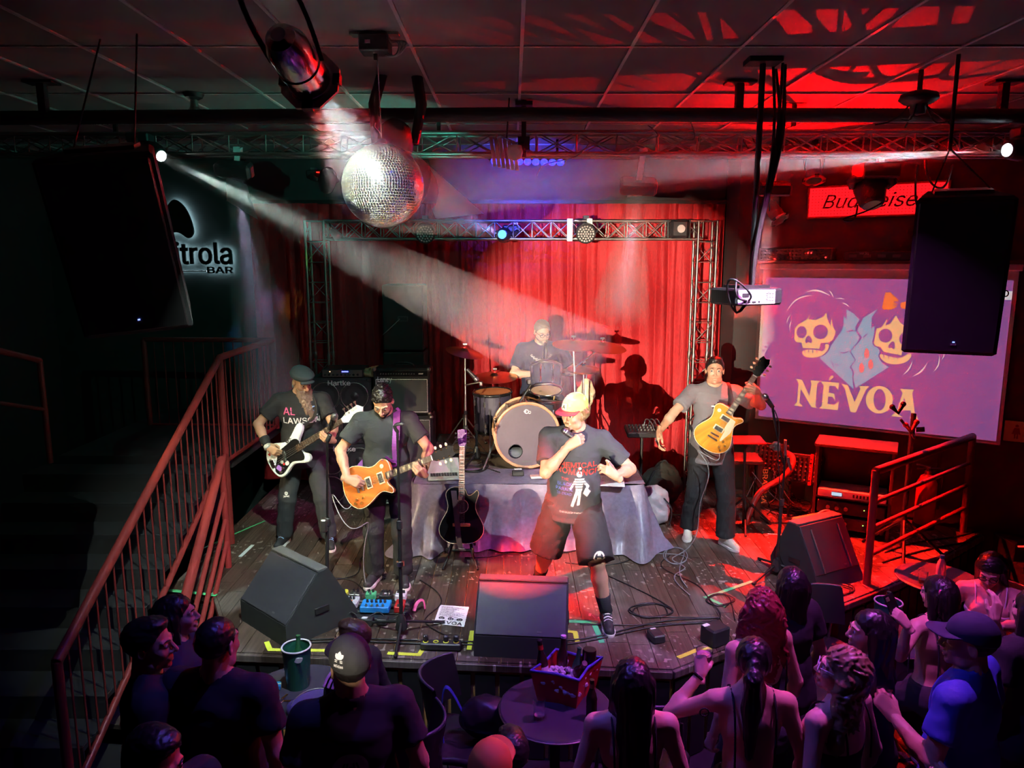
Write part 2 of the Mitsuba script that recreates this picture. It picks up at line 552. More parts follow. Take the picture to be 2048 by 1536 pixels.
class Field:
 """A distance grid to which round cones, ellipsoids and cuts are added, blended over the width k."""

 def __init__(self, lo, hi, h):
  self.h = h
  self.lo = np.asarray(lo, float) - 3 * h
  n = np.ceil((np.asarray(hi, float) + 3 * h - self.lo) / h).astype(int) + 1
  self.F = np.full(n, 0.5)
  self.n = n

 def _sub(self, lo, hi, k):
  a = np.clip(np.floor((lo - k - 3 * self.h - self.lo) / self.h).astype(int), 0, self.n - 1)
  b = np.clip(np.ceil((hi + k + 3 * self.h - self.lo) / self.h).astype(int) + 1, a + 1, self.n)
  g = [self.lo[i] + np.arange(a[i], b[i]) * self.h for i in range(3)]
  X = np.stack(np.meshgrid(*g, indexing="ij"), -1)
  return tuple(slice(a[i], b[i]) for i in range(3)), X

 def _mix(self, sl, d, k, sub):
  f = self.F[sl]
  if sub:
   d = -d
   hh = np.maximum(k - np.abs(f - d), 0) / max(k, 1e-6)
   self.F[sl] = np.maximum(f, d) + hh * hh * k / 4
  else:
   hh = np.maximum(k - np.abs(f - d), 0) / max(k, 1e-6)
   self.F[sl] = np.minimum(f, d) - hh * hh * k / 4

 def cone(self, a, b, ra, rb, k=0.02, sub=False, cuts=(), flat=None):
  """flat = (axis, factor): the cone is thinned along the unit axis by the factor."""
  a, b = np.asarray(a, float), np.asarray(b, float)
  R = max(ra, rb)
  sl, X = self._sub(np.minimum(a, b) - R, np.maximum(a, b) + R, k)
  Y, a2, b2, g = X, a, b, 1.0
  if flat is not None:
   ax, fac = flat
   ax = unit(ax)
   sc = lambda q: q + ax * ((q @ ax)[..., None] * (1 / fac - 1)) if q.ndim > 1 else q + ax * (np.dot(q, ax) * (1 / fac - 1))  # noqa: E731
   Y, a2, b2, g = sc(X), sc(a), sc(b), (1 + fac) / 2
  ab = b2 - a2
  t = np.clip(((Y - a2) @ ab) / max(ab @ ab, 1e-9), 0, 1)
  d = (np.linalg.norm(Y - a2 - t[..., None] * ab, axis=-1) - (ra + (rb - ra) * t)) * g
  for o, nrm in cuts:
   d = np.maximum(d, (X - np.asarray(o)) @ unit(nrm))
  self._mix(sl, d, k, sub)

 def ell(self, c, r, k=0.02, R=None, sub=False, cuts=()):
  c, r = np.asarray(c, float), np.asarray(r, float)
  m = r.max()
  sl, X = self._sub(c - m, c + m, k)
  q = X - c
  if R is not None:
   q = q @ R
  k0 = np.linalg.norm(q / r, axis=-1)
  k1 = np.linalg.norm(q / (r * r), axis=-1)
  d = k0 * (k0 - 1) / np.maximum(k1, 1e-6)
  for o, nrm in cuts:
   d = np.maximum(d, (X - np.asarray(o)) @ unit(nrm))
  self._mix(sl, d, k, sub)

 def grid(self):
  return np.stack(np.meshgrid(*[self.lo[i] + np.arange(self.n[i]) * self.h for i in range(3)], indexing="ij"), -1)

 def cut(self, o, nrm):
  self.F = np.maximum(self.F, (self.grid() - np.asarray(o)) @ unit(nrm))

 def at(self, p):
  return map_coordinates(self.F, ((np.asarray(p) - self.lo) / self.h).T, order=1, mode="nearest")

 def out(self, noise=None):
  F = self.F
  F[[0, -1]] = F[:, [0, -1]] = F[:, :, [0, -1]] = 0.5
  if noise is not None:
   g = self.grid()
   near = np.abs(F) < 0.05
   F = F.copy()
   F[near] += noise(g[near])
   F[[0, -1]] = F[:, [0, -1]] = F[:, :, [0, -1]] = 0.5
   self.F = F
  return surface_net(F, self.lo, self.h)


def solid(m):
 k = manifold3d.Manifold(manifold3d.Mesh(np.asarray(m.vertices, np.float32), np.asarray(m.faces, np.uint32)))
 return k if k.status() == manifold3d.Error.NoError and k.volume() > 0 else None


def fuse(ms):
 s = [solid(m) for m in ms]
 if any(x is None for x in s):
  return join(ms)
 o = manifold3d.Manifold.batch_boolean(s, manifold3d.OpType.Add).to_mesh()
 return trimesh.Trimesh(o.vert_properties[:, :3], o.tri_verts, process=False)


_heads, _hands, _hairs = {}, {}, {}
# head frame: origin between the ears, x to the person's right, y forward, z up; the head is 0.235 m tall


def head_mesh(kind, h):
 if (kind, h) in _heads:
  return _heads[kind, h]
 f = kind == "f"
 q = Field((-0.1, -0.12, -0.2), (0.1, 0.14, 0.13), h)
 q.ell((0, -0.012, 0.036), (0.0745, 0.094, 0.083), 0.02)
 q.ell((0, 0.03, -0.035), (0.056 if f else 0.06, 0.06, 0.085), 0.03)
 if not f:
  q.cone((-0.045, 0.02, -0.085), (0.045, 0.02, -0.085), 0.022, 0.022, 0.03)
 q.ell((0, 0.074, -0.1), (0.02, 0.017, 0.017), 0.018)
 for s in (-1, 1):
  q.ell((s * 0.036, 0.062, -0.028), (0.024, 0.022, 0.022), 0.02)
  q.cone((s * 0.014, 0.088, 0.024), (s * 0.046, 0.074, 0.022), 0.009, 0.008, 0.012)
  q.ell((s * 0.031, 0.103, 0.003), (0.017, 0.017, 0.0115), 0.008, sub=True)
  q.ell((s * 0.031, 0.076, 0.004), (0.0165, 0.0145, 0.0125), 0.005)
  q.ell((s * 0.014, 0.097, -0.036), (0.009, 0.01, 0.0085), 0.006)
  R = rot((0, 0, 1), s * 18) @ rot((1, 0, 0), -12)
  q.ell((s * 0.077, -0.008, -0.004), (0.008, 0.02, 0.033), 0.006, R)
  q.ell((s * 0.082, -0.004, -0.002), (0.005, 0.01, 0.017), 0.004, R, sub=True)
 q.cone((0, 0.088, 0.014), (0, 0.111 if f else 0.115, -0.03), 0.0085, 0.0115, 0.012)
 q.cone((-0.019, 0.087, -0.064), (0.019, 0.087, -0.064), 0.006, 0.006, 0.008)
 q.ell((0, 0.093, -0.063), (0.016, 0.008, 0.0065), 0.006)
 q.ell((0, 0.091, -0.076), (0.017, 0.0085, 0.0075), 0.005)
 q.cone((-0.021, 0.099, -0.0695), (0.021, 0.099, -0.0695), 0.0022, 0.0022, 0.003, sub=True)
 q.cone((0, -0.02, -0.06), (0, -0.03, -0.17), 0.047 if f else 0.055, 0.05 if f else 0.06, 0.025)
 _heads[kind, h] = q.out()
 return _heads[kind, h]


POSES = {  # bends of the fingers at their three joints, spread of the fingers, thumb's points
 "relaxed": ((22, 30, 18), 5, ((0.05, 0.043, -0.02), (0.078, 0.05, -0.03), (0.1, 0.05, -0.036))),
 "open": ((4, 8, 5), 9, ((0.048, 0.052, -0.008), (0.075, 0.07, -0.008), (0.098, 0.083, -0.01))),
 "grip": ((68, 78, 35), 1, ((0.045, 0.04, -0.03), (0.068, 0.04, -0.052), (0.085, 0.022, -0.062))),
 "neck": ((50, 62, 40), 3, ((0.042, 0.042, -0.03), (0.055, 0.046, -0.062), (0.06, 0.04, -0.09))),
 "pick": ((48, 58, 32), 2, ((0.05, 0.042, -0.028), (0.078, 0.038, -0.045), (0.1, 0.03, -0.052))),
 "point": ((8, 12, 8), 4, ((0.05, 0.045, -0.02), (0.075, 0.058, -0.03), (0.095, 0.063, -0.036))),
}


def hand_mesh(pose, h):
 """A right hand: wrist at the origin, fingers along +x, back of the hand +z, thumb towards +y."""
 if (pose, h) in _hands:
  return _hands[pose, h]
 bend, spread, thumb = POSES[pose]
 q = Field((-0.045, -0.07, -0.12), (0.21, 0.1, 0.04), h)
 q.cone((-0.04, 0, 0), (0.004, 0, 0), 0.026, 0.024, 0.01, flat=((0, 0, 1), 0.75))
 spec = [(0.026, 0.092, (0.043, 0.026, 0.02), 1), (0.008, 0.096, (0.047, 0.03, 0.021), 0.35), (-0.011, 0.09, (0.043, 0.028, 0.02), -0.4), (-0.028, 0.081, (0.034, 0.021, 0.018), -1.2)]
 for n, (y, x, ln, sp) in enumerate(spec):
  q.cone((0.004, y * 0.5, 0), (x, y, 0.002), 0.0185, 0.0125, 0.014)
 q.cone((0.01, 0.016, -0.008), (0.055, 0.026, -0.012), 0.018, 0.014, 0.012)
 for n, (y, x, ln, sp) in enumerate(spec):
  p, ang = A(x, y, 0.002), 0.0
  yaw = math.radians(sp * spread)
  r = 0.0102 if n < 3 else 0.009
  for j in range(3):
   ang += math.radians(bend[j] + (4 * n if pose == "relaxed" else (-48 + 6 * j if pose == "point" and n == 0 else (45 if pose == "point" and j < 2 else 0))))
   d = A(math.cos(ang) * math.cos(yaw), math.cos(ang) * math.sin(yaw), -math.sin(ang))
   p2 = p + d * ln[j]
   q.cone(p, p2, r - 0.0006 * j, r - 0.0006 * (j + 1), 0.0035)
   p = p2
 pts = [A(0.018, 0.022, -0.01)] + [A(*t) for t in thumb]
 for j, r in enumerate((0.017, 0.0128, 0.0115)):
  q.cone(pts[j], pts[j + 1], r, (0.0128, 0.0115, 0.0095)[j], 0.006)
 _hands[pose, h] = q.out()
 return _hands[pose, h]


def _strands(amp, fx=90, fz=9, seed=0, swirl=0.0):
 def f(p):
  q = p.copy()
  if swirl:
   q[:, 0] += swirl * np.sin(p[:, 2] * 42 + 3)
   q[:, 1] += swirl * np.cos(p[:, 2] * 37)
  q = np.c_[q[:, 0] * fx, q[:, 1] * fx, q[:, 2] * fz]
  return amp * (meshkit.fbm(q, 2, seed) - 0.5) * 2
 return f


def hairline(z0=-0.005, sl=0.9):
 """Cut that keeps what lies above the line z = z0 + sl y."""
 return ((0, 0, z0), (0, sl, -1))


def hair_mesh(kind, h):
 if (kind, h) in _hairs:
  return _hairs[kind, h]
 big = kind in ("long", "wavy", "straight", "ponytail", "red", "tied", "bob")
 q = Field((-0.2, -0.25, -0.52 if big else -0.16), (0.2, 0.14, 0.17), h)
 noise = None
 if kind in ("short", "buzz", "grey", "flat"):
  t = 0.004 if kind == "buzz" else 0.009
  q.ell((0, -0.014, 0.036), (0.0745 + t, 0.096 + t, 0.084 + t), 0.01, cuts=(hairline(-0.012, 1.2),))
  if kind in ("short", "grey"):
   q.ell((0, 0.03, 0.1), (0.058, 0.055, 0.026), 0.02)
  noise = _strands(0.004, 75, 75, 3)
 elif kind == "curly":
  q.ell((0, -0.014, 0.036), (0.0795, 0.101, 0.089), 0.01, cuts=(hairline(-0.005, 1.0),))
  rng = np.random.default_rng(5)
  for _ in range(260):
   a, b = rng.uniform(-math.pi, math.pi), rng.uniform(-0.1, 1.4)
   d = A(math.cos(b) * math.sin(a), math.cos(b) * math.cos(a), math.sin(b))
   c = A(0, -0.014, 0.045) + d * A(0.076, 0.1, 0.094)
   if c[2] > 0.02 + 0.75 * c[1]:
    q.ell(c, A(1, 1, 1) * rng.uniform(0.009, 0.015), 0.004)
 elif kind == "curltail":  # curls that stick out behind and beside a cap
  rng = np.random.default_rng(8)
  for _ in range(190):
   a, b = rng.uniform(1.35, 2 * math.pi - 1.35), rng.uniform(-0.75, 0.35)
   d = A(math.sin(a) * math.cos(b), math.cos(a) * math.cos(b), math.sin(b))
   q.ell(A(0, -0.016, 0.012) + d * A(0.083, 0.106, 0.09), A(1, 1, 1) * rng.uniform(0.009, 0.017), 0.004)
  q.ell((0, -0.02, 0.03), (0.078, 0.1, 0.085), 0.01, cuts=(((0, 0.012, 0), (0, 1, 0)), ((0, 0, -0.05), (0, 0, -1))))
 elif kind == "under":  # short hair seen below a cap
  q.ell((0, -0.014, 0.03), (0.0795, 0.1, 0.088), 0.01, cuts=(((0, 0.0, 0), (0, 1, 0.2)), ((0, 0, -0.06), (0, 0, -1))))
  noise = _strands(0.003, 80, 60, 4)
 else:
  tail = {"long": 0.4, "straight": 0.46, "wavy": 0.38, "red": 0.34, "bob": 0.2}.get(kind, 0)
  cut = (hairline(-0.02, 1.0),)
  q.ell((0, -0.016, 0.036), (0.086, 0.108, 0.096), 0.015, cuts=cut)
  if tail:
   q.ell((0, -0.05, -0.03), (0.094, 0.075, 0.11), 0.03, cuts=(((0, 0.02, 0), (0, 1, 0)),))
   q.cone((0, -0.07, 0.0), (0, -0.105, -tail), 0.092, 0.068, 0.03, flat=((0, 1, 0), 0.62))
   for s in (-1, 1):
    q.cone((s * 0.074, -0.012, 0.01), (s * 0.094, -0.02, -tail * 0.72), 0.03, 0.026, 0.03)
    if kind in ("wavy", "red"):
     q.cone((s * 0.08, -0.03, -0.02), (s * 0.125, -0.05, -tail * 0.85), 0.04, 0.036, 0.04)
  if kind in ("ponytail", "tied"):
   q.ell((0, -0.105, 0.045), (0.03, 0.028, 0.03), 0.01)
   pts = [A(0, -0.115, 0.045), A(0, -0.165, 0.0), A(0, -0.165, -0.15), A(0, -0.14, -0.42)]
   rs = (0.026, 0.04, 0.046, 0.018)
   for i in range(3):
    q.cone(pts[i], pts[i + 1], rs[i], rs[i + 1], 0.02)
  w = kind in ("wavy", "red")
  noise = _strands(0.016 if w else 0.0085, 60 if w else 95, 16 if w else 5, 7, 0.03 if w else 0)
 _hairs[kind, h] = q.out(noise)
 return _hairs[kind, h]


def cap_parts(kind, colors=None):
 """Head-frame meshes (dome, brim) of a cap."""
 if kind == "flat":
  q = Field((-0.14, -0.15, 0.0), (0.14, 0.17, 0.15), 0.005)
  q.ell((0, 0.005, 0.072), (0.1, 0.135, 0.05), 0.03, rot((1, 0, 0), 10), cuts=(((0, 0, 0.03), (0, 0.28, -1)),))
  q.ell((0, -0.02, 0.075), (0.087, 0.108, 0.06), 0.03)
  q.ell((0, 0.112, 0.045), (0.07, 0.042, 0.012), 0.02, rot((1, 0, 0), 14))
  return q.out(lambda p: 0.004 * (meshkit.fbm(p * 30, 2, 2) - 0.5)), None
 q = Field((-0.11, -0.13, 0.0), (0.11, 0.13, 0.17), 0.005)
 q.ell((0, -0.012, 0.04), (0.088, 0.107, 0.104), 0.01, cuts=(((0, 0, 0.03), (0, 0.16, -1)),))
 dome = q.out()
 n = 25
 a = np.linspace(-1.15, 1.15, n)
 rim = np.stack([0.088 * np.sin(a) * 1.0, -0.012 + 0.107 * np.cos(a), 0.045 + 0.0 * a], 1)
 out = np.stack([0.092 * np.sin(a), 0.02 + 0.095 * np.cos(a) + 0.06 * np.cos(a) ** 0.6, 0.046 - 0.016 * np.sin(a) ** 2 + 0.004], 1)
 rows = [rim * (1 - t) + out * t for t in (0, 0.35, 0.7, 1)]
 v = np.vstack(rows + [r - A(0, 0, 0.005) for r in rows])
 f = []
 for k in range(3):
  for i in range(n - 1):
   x = k * n + i
   f += [[x, x + 1, x + n + 1, x + n], [x + 4 * n, x + n + 4 * n, x + n + 1 + 4 * n, x + 1 + 4 * n]]
 for i in range(n - 1):
  x = 3 * n + i
  f.append([x, x + 1, x + 1 + 4 * n, x + 4 * n])
 m = mesh(v, f)
 return dome, trimesh.Trimesh(m.vertices, m.faces[:, ::-1], process=False)


def bend2(a, t, l1, l2, pole):
 """Elbow or knee of a limb from a to t; returns (joint, end)."""
 d = t - a
 L = np.linalg.norm(d)
 u = d / (L + 1e-9)
 L = min(L, (l1 + l2) * 0.998)
 x = (l1 * l1 - l2 * l2 + L * L) / (2 * L)
 hgt = math.sqrt(max(l1 * l1 - x * x, 0))
 p = unit(pole - u * np.dot(pole, u))
 return a + u * x + p * hgt, a + u * L


class Person:
 """One figure. Everything is laid out in its own frame (x to its right, y forward, z up, origin on the ground under the pelvis)."""

 def __init__(self, label, at, yaw=0, H=1.75, sex="m", build=1.0, lean=0, side=0, twist=0, head=(0, 0, 0), feet=None, seat=None, rh=None, lh=None, skin="skin_tan", fine=False, group=None, hips=(0, 0), knees=None):
  self.key = thing("person", label, "person", group)
  self.s = s = H / 1.75
  self.sex, self.build, self.skin, self.fine = sex, build, skin, fine
  y = math.radians(yaw)
  fwd = A(math.sin(y), -math.cos(y), 0)
  self.R = np.stack([A(-math.cos(y), -math.sin(y), 0), fwd, A(0, 0, 1)], 1)
  self.o = A(*at)
  pel = A(hips[0], hips[1], (seat if seat else 0.93 * s))
  Rt = rot((1, 0, 0), -lean) @ rot((0, 1, 0), side)
  u = Rt @ A(0, 0, 1)
  Rc = rot(u, twist) @ Rt
  self.pel, self.Rt, self.Rc, self.u = pel, Rt, Rc, u
  f = sex == "f"
  self.neck = nb = pel + u * 0.525 * s + Rc @ A(0, -0.01, 0) * s
  self.hR = Rc @ RZ(-head[0]) @ rot((1, 0, 0), -head[1] * 1.0) @ rot((0, 1, 0), head[2])
  self.hc = nb + (0.55 * u + 0.45 * self.hR[:, 2]) * 0.155 * s + self.hR[:, 1] * 0.022 * s
  sw = (0.172 if f else 0.19) * s * (0.9 + 0.1 * build)
  self.sh = {k: pel + u * 0.475 * s + Rc @ A(sg * sw, 0, 0) for k, sg in (("r", 1), ("l", -1))}
  self.hip = {k: pel + Rt @ A(sg * 0.09 * s, 0, -0.03 * s) for k, sg in (("r", 1), ("l", -1))}
  L = dict(ua=0.285 * s, fa=0.255 * s, th=0.43 * s, sh=0.41 * s)
  self.elbow, self.wrist, self.hand, self.knee, self.ankle, self.toe = {}, {}, {}, {}, {}, {}
  for k, sg, spec in (("r", 1, rh), ("l", -1, lh)):
   spec = spec or {}
   t = self.loc(spec["at"]) if "at" in spec else self.sh[k] + A(sg * 0.09, 0.04, -0.51) * s
   pole = A(*spec.get("pole", (sg * 0.55, -0.8, -0.25)))
   self.elbow[k], self.wrist[k] = bend2(self.sh[k], t, L["ua"], L["fa"], pole)
   d = self.R.T @ A(*spec["dir"]) if "dir" in spec else unit(self.wrist[k] - self.elbow[k])
   z = self.R.T @ A(*spec["back"]) if "back" in spec else A(sg, 0, 0.0)
   self.hand[k] = (unit(d), unit(z - unit(d) * np.dot(z, unit(d))), spec.get("pose", "relaxed"))
  for k, sg in (("r", 1), ("l", -1)):
   if feet:
    p, ty = feet[k]
    p = self.loc(A(*p))
   else:
    p, ty = A(sg * 0.11 * s, 0.03, self.R.T[2] @ A(0, 0, 0)), sg * 8
   ank = p + A(0, 0, 0.085 * s)
   kp = A(sg * 0.12, 1, 0) if knees is None else A(*knees[k])
   self.knee[k], self.ankle[k] = bend2(self.hip[k], ank, L["th"], L["sh"], kp)
   self.toe[k] = RZ(-ty) @ A(0, 1, 0)
  self.prims()

 def loc(self, w):
  return self.R.T @ (np.asarray(w, float) - self.o)

 def world(self, p):
  return self.o + self.R @ np.asarray(p, float)

 def put(self, m):
  return mv(m, self.R, self.o)

 def puthead(self, m):
  return mv(m, self.R @ self.hR, self.world(self.hc), self.s)

 def headpt(self, p):
  return self.world(self.hc + self.hR @ (np.asarray(p, float) * self.s))

 def prims(self):
  s, pel, u, Rt, Rc, b = self.s, self.pel, self.u, self.Rt, self.Rc, self.build
  f = self.sex == "f"
  w = (0.93 if f else 1.0)
  self.torso = [("e", pel + u * 0.0, A(0.163 * (1.03 if f else 1), 0.118, 0.125) * s * A(b, b, 1), Rt),
      ("e", pel + u * 0.17 * s, A(0.146 * w * (0.92 if f else 1), 0.104, 0.15) * s * A(b, b, 1), Rt),
      ("e", pel + u * 0.36 * s, A(0.162 * w, 0.112, 0.165) * s * A(b, b, 1), Rc),
      ("c", self.sh["r"], self.sh["l"], 0.052 * s, 0.052 * s)]
  if b > 1.05:
   self.torso.append(("e", pel + u * 0.12 * s + Rt @ A(0, 0.05 * s * (b - 1) * 4, 0), A(0.135, 0.11, 0.15) * s * b, Rt))
  if f:
   for sg in (-1, 1):
    self.torso.append(("e", pel + u * 0.36 * s + Rc @ A(sg * 0.07, 0.085, 0) * s, A(0.06, 0.055, 0.058) * s, Rc))
  self.glute = [("e", pel + Rt @ A(sg * 0.075, -0.06, -0.05) * s, A(0.085, 0.085, 0.1) * s, Rt) for sg in (-1, 1)]
  self.traps = [("c", self.neck + u * 0.03 * s, self.sh[k] + (self.neck - self.sh[k]) * 0.35, 0.045 * s, 0.042 * s) for k in "rl"]
  self.necks = [("c", self.neck - u * 0.03 * s, self.hc - self.hR[:, 2] * 0.09 * s - self.hR[:, 1] * 0.018 * s, (0.05 if f else 0.06) * s, (0.047 if f else 0.056) * s)]
  t = 0.9 if f else 1.0
  self.arm = {k: [("c", self.sh[k], self.elbow[k], 0.053 * s * t * (0.7 + 0.3 * b), 0.04 * s * t),
      ("c", self.elbow[k], self.elbow[k] * 0.7 + self.wrist[k] * 0.3, 0.039 * s * t, 0.043 * s * t),
      ("c", self.elbow[k] * 0.7 + self.wrist[k] * 0.3, self.wrist[k], 0.043 * s * t, 0.0275 * s * t)] for k in "rl"}
  self.leg = {k: [("c", self.hip[k], self.knee[k], 0.09 * s, 0.06 * s),
      ("c", self.knee[k], self.knee[k] * 0.68 + self.ankle[k] * 0.32 - self.toe[k] * 0.012, 0.054 * s, 0.057 * s),
      ("c", self.knee[k] * 0.68 + self.ankle[k] * 0.32 - self.toe[k] * 0.012, self.ankle[k], 0.057 * s, 0.038 * s)] for k in "rl"}

 def bounds(self, pts, m):
  p = np.array(pts)
  return p.min(0) - m, p.max(0) + m

 def draw(self, q, prims, infl=0.0, k=0.03, cuts=(), **kw):
  for p in prims:
   if p[0] == "e":
    q.ell(p[1], p[2] + infl, k, p[3], cuts=cuts, **kw)
   else:
    q.cone(p[1], p[2], p[3] + infl, p[4] + infl, k, cuts=cuts, **kw)

 def body(self, legs=True, tint=None):
  s = self.s
  joints = [self.pel, self.neck, self.hc, *self.sh.values(), *self.elbow.values(), *self.wrist.values()]
  if legs:
   joints += [*self.knee.values(), *self.ankle.values()]
  q = Field(*self.bounds(joints, 0.2), 0.0125 if self.fine else 0.015)
  self.draw(q, self.torso + self.glute, 0, 0.05)
  self.draw(q, self.traps + self.necks, 0, 0.035)
  for k in "rl":
   self.draw(q, self.arm[k], 0, 0.02)
   if legs:
    self.draw(q, self.leg[k], 0, 0.025)
    q.cone(self.ankle[k] - A(0, 0, 0.03), self.ankle[k] + self.toe[k] * 0.13 - A(0, 0, 0.055), 0.035 * s, 0.03 * s, 0.02)
  hm = head_mesh(self.sex, 0.0036 if self.fine else 0.0052)
  ms = [q.out(), mv(hm, self.hR, self.hc, s)]
  for k, sg in (("r", 1), ("l", -1)):
   x, z, pose = self.hand[k]
   hd = hand_mesh(pose, 0.0032 if self.fine else 0.0046)
   Rh = np.stack([x, np.cross(z, x), z], 1)
   if sg < 0:
    Rh = Rh @ np.diag([1, -1, 1])
   ms.append(mv(hd, Rh, self.wrist[k], s * (0.93 if self.sex == "f" else 1.02)))
  self.skinmesh = fuse(ms)
  part(self.key, "body", self.put(self.skinmesh), self.skin, True)
  # eyes, brows, lips
  for sg in (-1, 1):
   e = mv(trimesh.creation.icosphere(2, 0.0118), None, A(sg * 0.031, 0.0815, 0.0035))
   v = np.array(e.vertices) - A(sg * 0.031, 0.0815, 0.0035)
   c = np.where((v[:, 1:2] > 0.0085), A(0.015, 0.01, 0.008), A(0.55, 0.52, 0.5))
   part(self.key, "eye", self.puthead(e), "vcolor", True, color=c)
   b = spline([A(sg * 0.013, 0.0985, 0.021), A(sg * 0.03, 0.0935, 0.029), A(sg * 0.049, 0.078, 0.022)], 8)
   part(self.key, "eyebrow", self.puthead(tube(b, [0.002, 0.0035, 0.004, 0.0042, 0.004, 0.0038, 0.003, 0.0025, 0.0015], 6, flat=0.7)), getattr(self, "brow", "hair_black"), True)
  return self

 def hair(self, kind, mat, label=None):
  if kind:
   self.brow = mat
   part(self.key, "hair", self.puthead(hair_mesh(kind, 0.0045 if self.fine or kind not in ("long", "straight", "wavy", "red", "bob", "ponytail", "tied") else 0.0065)), mat, True, label)
  return self

 def fold(self, amp, seed):
  def f(p):
   q = p * A(9, 9, 16)
   n = meshkit.fbm(q, 2, seed) - 0.5
   m = np.abs(meshkit.fbm(p * A(7, 7, 20) + 5, 2, seed + 3) - 0.5)
   return amp * (n * 1.2 + (0.12 - m) * 0.9)
  return f

 def shirt(self, mat, sleeve=0.62, hem=-0.12, loose=0.02, name="shirt", low=None, straps=False, label=None, seed=1, neckcut=0.075, folds=0.012, color=None, longsleeve=False):
  """sleeve: share of the upper arm that is covered; hem: height of the hem above the pelvis; low: a strapless upper edge at that height above the pelvis."""
  s = self.s
  pts = [self.pel + A(0, 0, hem - 0.1), self.neck, *self.sh.values(), *self.elbow.values()] + ([*self.wrist.values()] if longsleeve else [])
  q = Field(*self.bounds(pts, 0.2), 0.0105 if self.fine else 0.014)
  tor = self.torso + (self.glute if hem < -0.02 else [])
  self.draw(q, tor, loose, 0.05)
  if hem < -0.05:
   bw = 0.5 + 0.5 * self.build
   q.cone(self.pel + self.u * 0.12 * s, self.pel + self.u * (hem - 0.14), 0.158 * s * bw + loose, 0.185 * s * bw + loose, 0.04, flat=(self.Rt[:, 1], 0.8))
  if sleeve > 0:
   self.draw(q, self.traps, loose * 0.6, 0.03)
   for k in "rl":
    if longsleeve:
     e = self.wrist[k] - (self.wrist[k] - self.elbow[k]) * 0.02
     self.draw(q, self.arm[k][:1], loose * 0.7, 0.02)
     self.draw(q, self.arm[k][1:], loose * 0.6, 0.02, cuts=((e, self.wrist[k] - self.elbow[k]),))
    else:
     d = self.elbow[k] - self.sh[k]
     e = self.sh[k] + d * sleeve
     q.cone(self.sh[k], e + d * 0.1, 0.058 * s + loose * 0.7, 0.058 * s + loose * 0.95, 0.03, cuts=((e, d),))
  q.cut(self.pel + self.u * hem, -self.u)
  if low is not None:
   q.cut(self.pel + self.u * low, self.u)
  elif neckcut:
   q.ell(self.neck + self.u * 0.075 * s + self.Rc @ A(0, 0.02, 0), A(1.0, 1.0, 1) * neckcut * s, 0.006, sub=True)
  self.sf = q
  self.sfm = q.out(self.fold(folds, seed))
  m = self.put(self.sfm)
  c = None if color is None else color(np.array(self.sfm.vertices), self)
  self.shirtkey = part(self.key, name, m, mat, True, label, **({"color": c} if c is not None else {}))
  if straps:
   for sg in (-1, 1):
    pp = [self.pel + self.u * (low + 0.0) + self.Rc @ A(sg * 0.085, 0.12, 0) * s, self.pel + self.u * 0.5 * s + self.Rc @ A(sg * 0.1, 0.05, 0.03) * s, self.pel + self.u * 0.5 * s + self.Rc @ A(sg * 0.1, -0.07, 0.01) * s, self.pel + self.u * (low - 0.05) + self.Rc @ A(sg * 0.09, -0.125, 0) * s]
    part(self.key, "strap", self.put(tube(spline(pp, 16), 0.005, 6)), mat, True)
  return self

 def trousers(self, mat, length=1.0, loose=0.018, name="trousers", top=0.07, label=None, seed=2, wide=0.0, folds=0.014, color=None):
  """length: 1 to the ankles, 0.5 to the knees."""
  s = self.s
  q = Field(*self.bounds([self.pel + A(0, 0, 0.1), *self.knee.values(), *self.ankle.values(), *self.hip.values()], 0.2), 0.0115 if self.fine else 0.016)
  self.draw(q, self.torso[:1] + self.glute, loose, 0.04)
  for k in "rl":
   if length >= 0.8:
    e = self.ankle[k] + (self.knee[k] - self.ankle[k]) * (1 - length + 0.02)
    self.draw(q, self.leg[k][:1], loose, 0.02)
    q.cone(self.knee[k], self.ankle[k], 0.062 * s + loose, 0.054 * s + loose + wide, 0.02, cuts=((e, self.ankle[k] - self.knee[k]),))
    for j in range(3):  # cloth gathers above the shoe
     c = self.ankle[k] + (self.knee[k] - self.ankle[k]) * (0.06 + 0.09 * j)
     q.ell(c, A(0.062 + wide, 0.064 + wide, 0.022) * s, 0.02, cuts=((e, self.ankle[k] - self.knee[k]),))
   else:
    d = self.knee[k] - self.hip[k]
    e = self.hip[k] + d * (length * 2)
    q.cone(self.hip[k], e + d * 0.12, 0.1 * s + loose, 0.085 * s + loose + wide, 0.03, cuts=((e, d),))
  q.cut(self.pel + self.u * top, self.u)
  self.pf = q
  self.pfm = q.out(self.fold(folds, seed))
  part(self.key, name, self.put(self.pfm), mat, True, label)
  return self

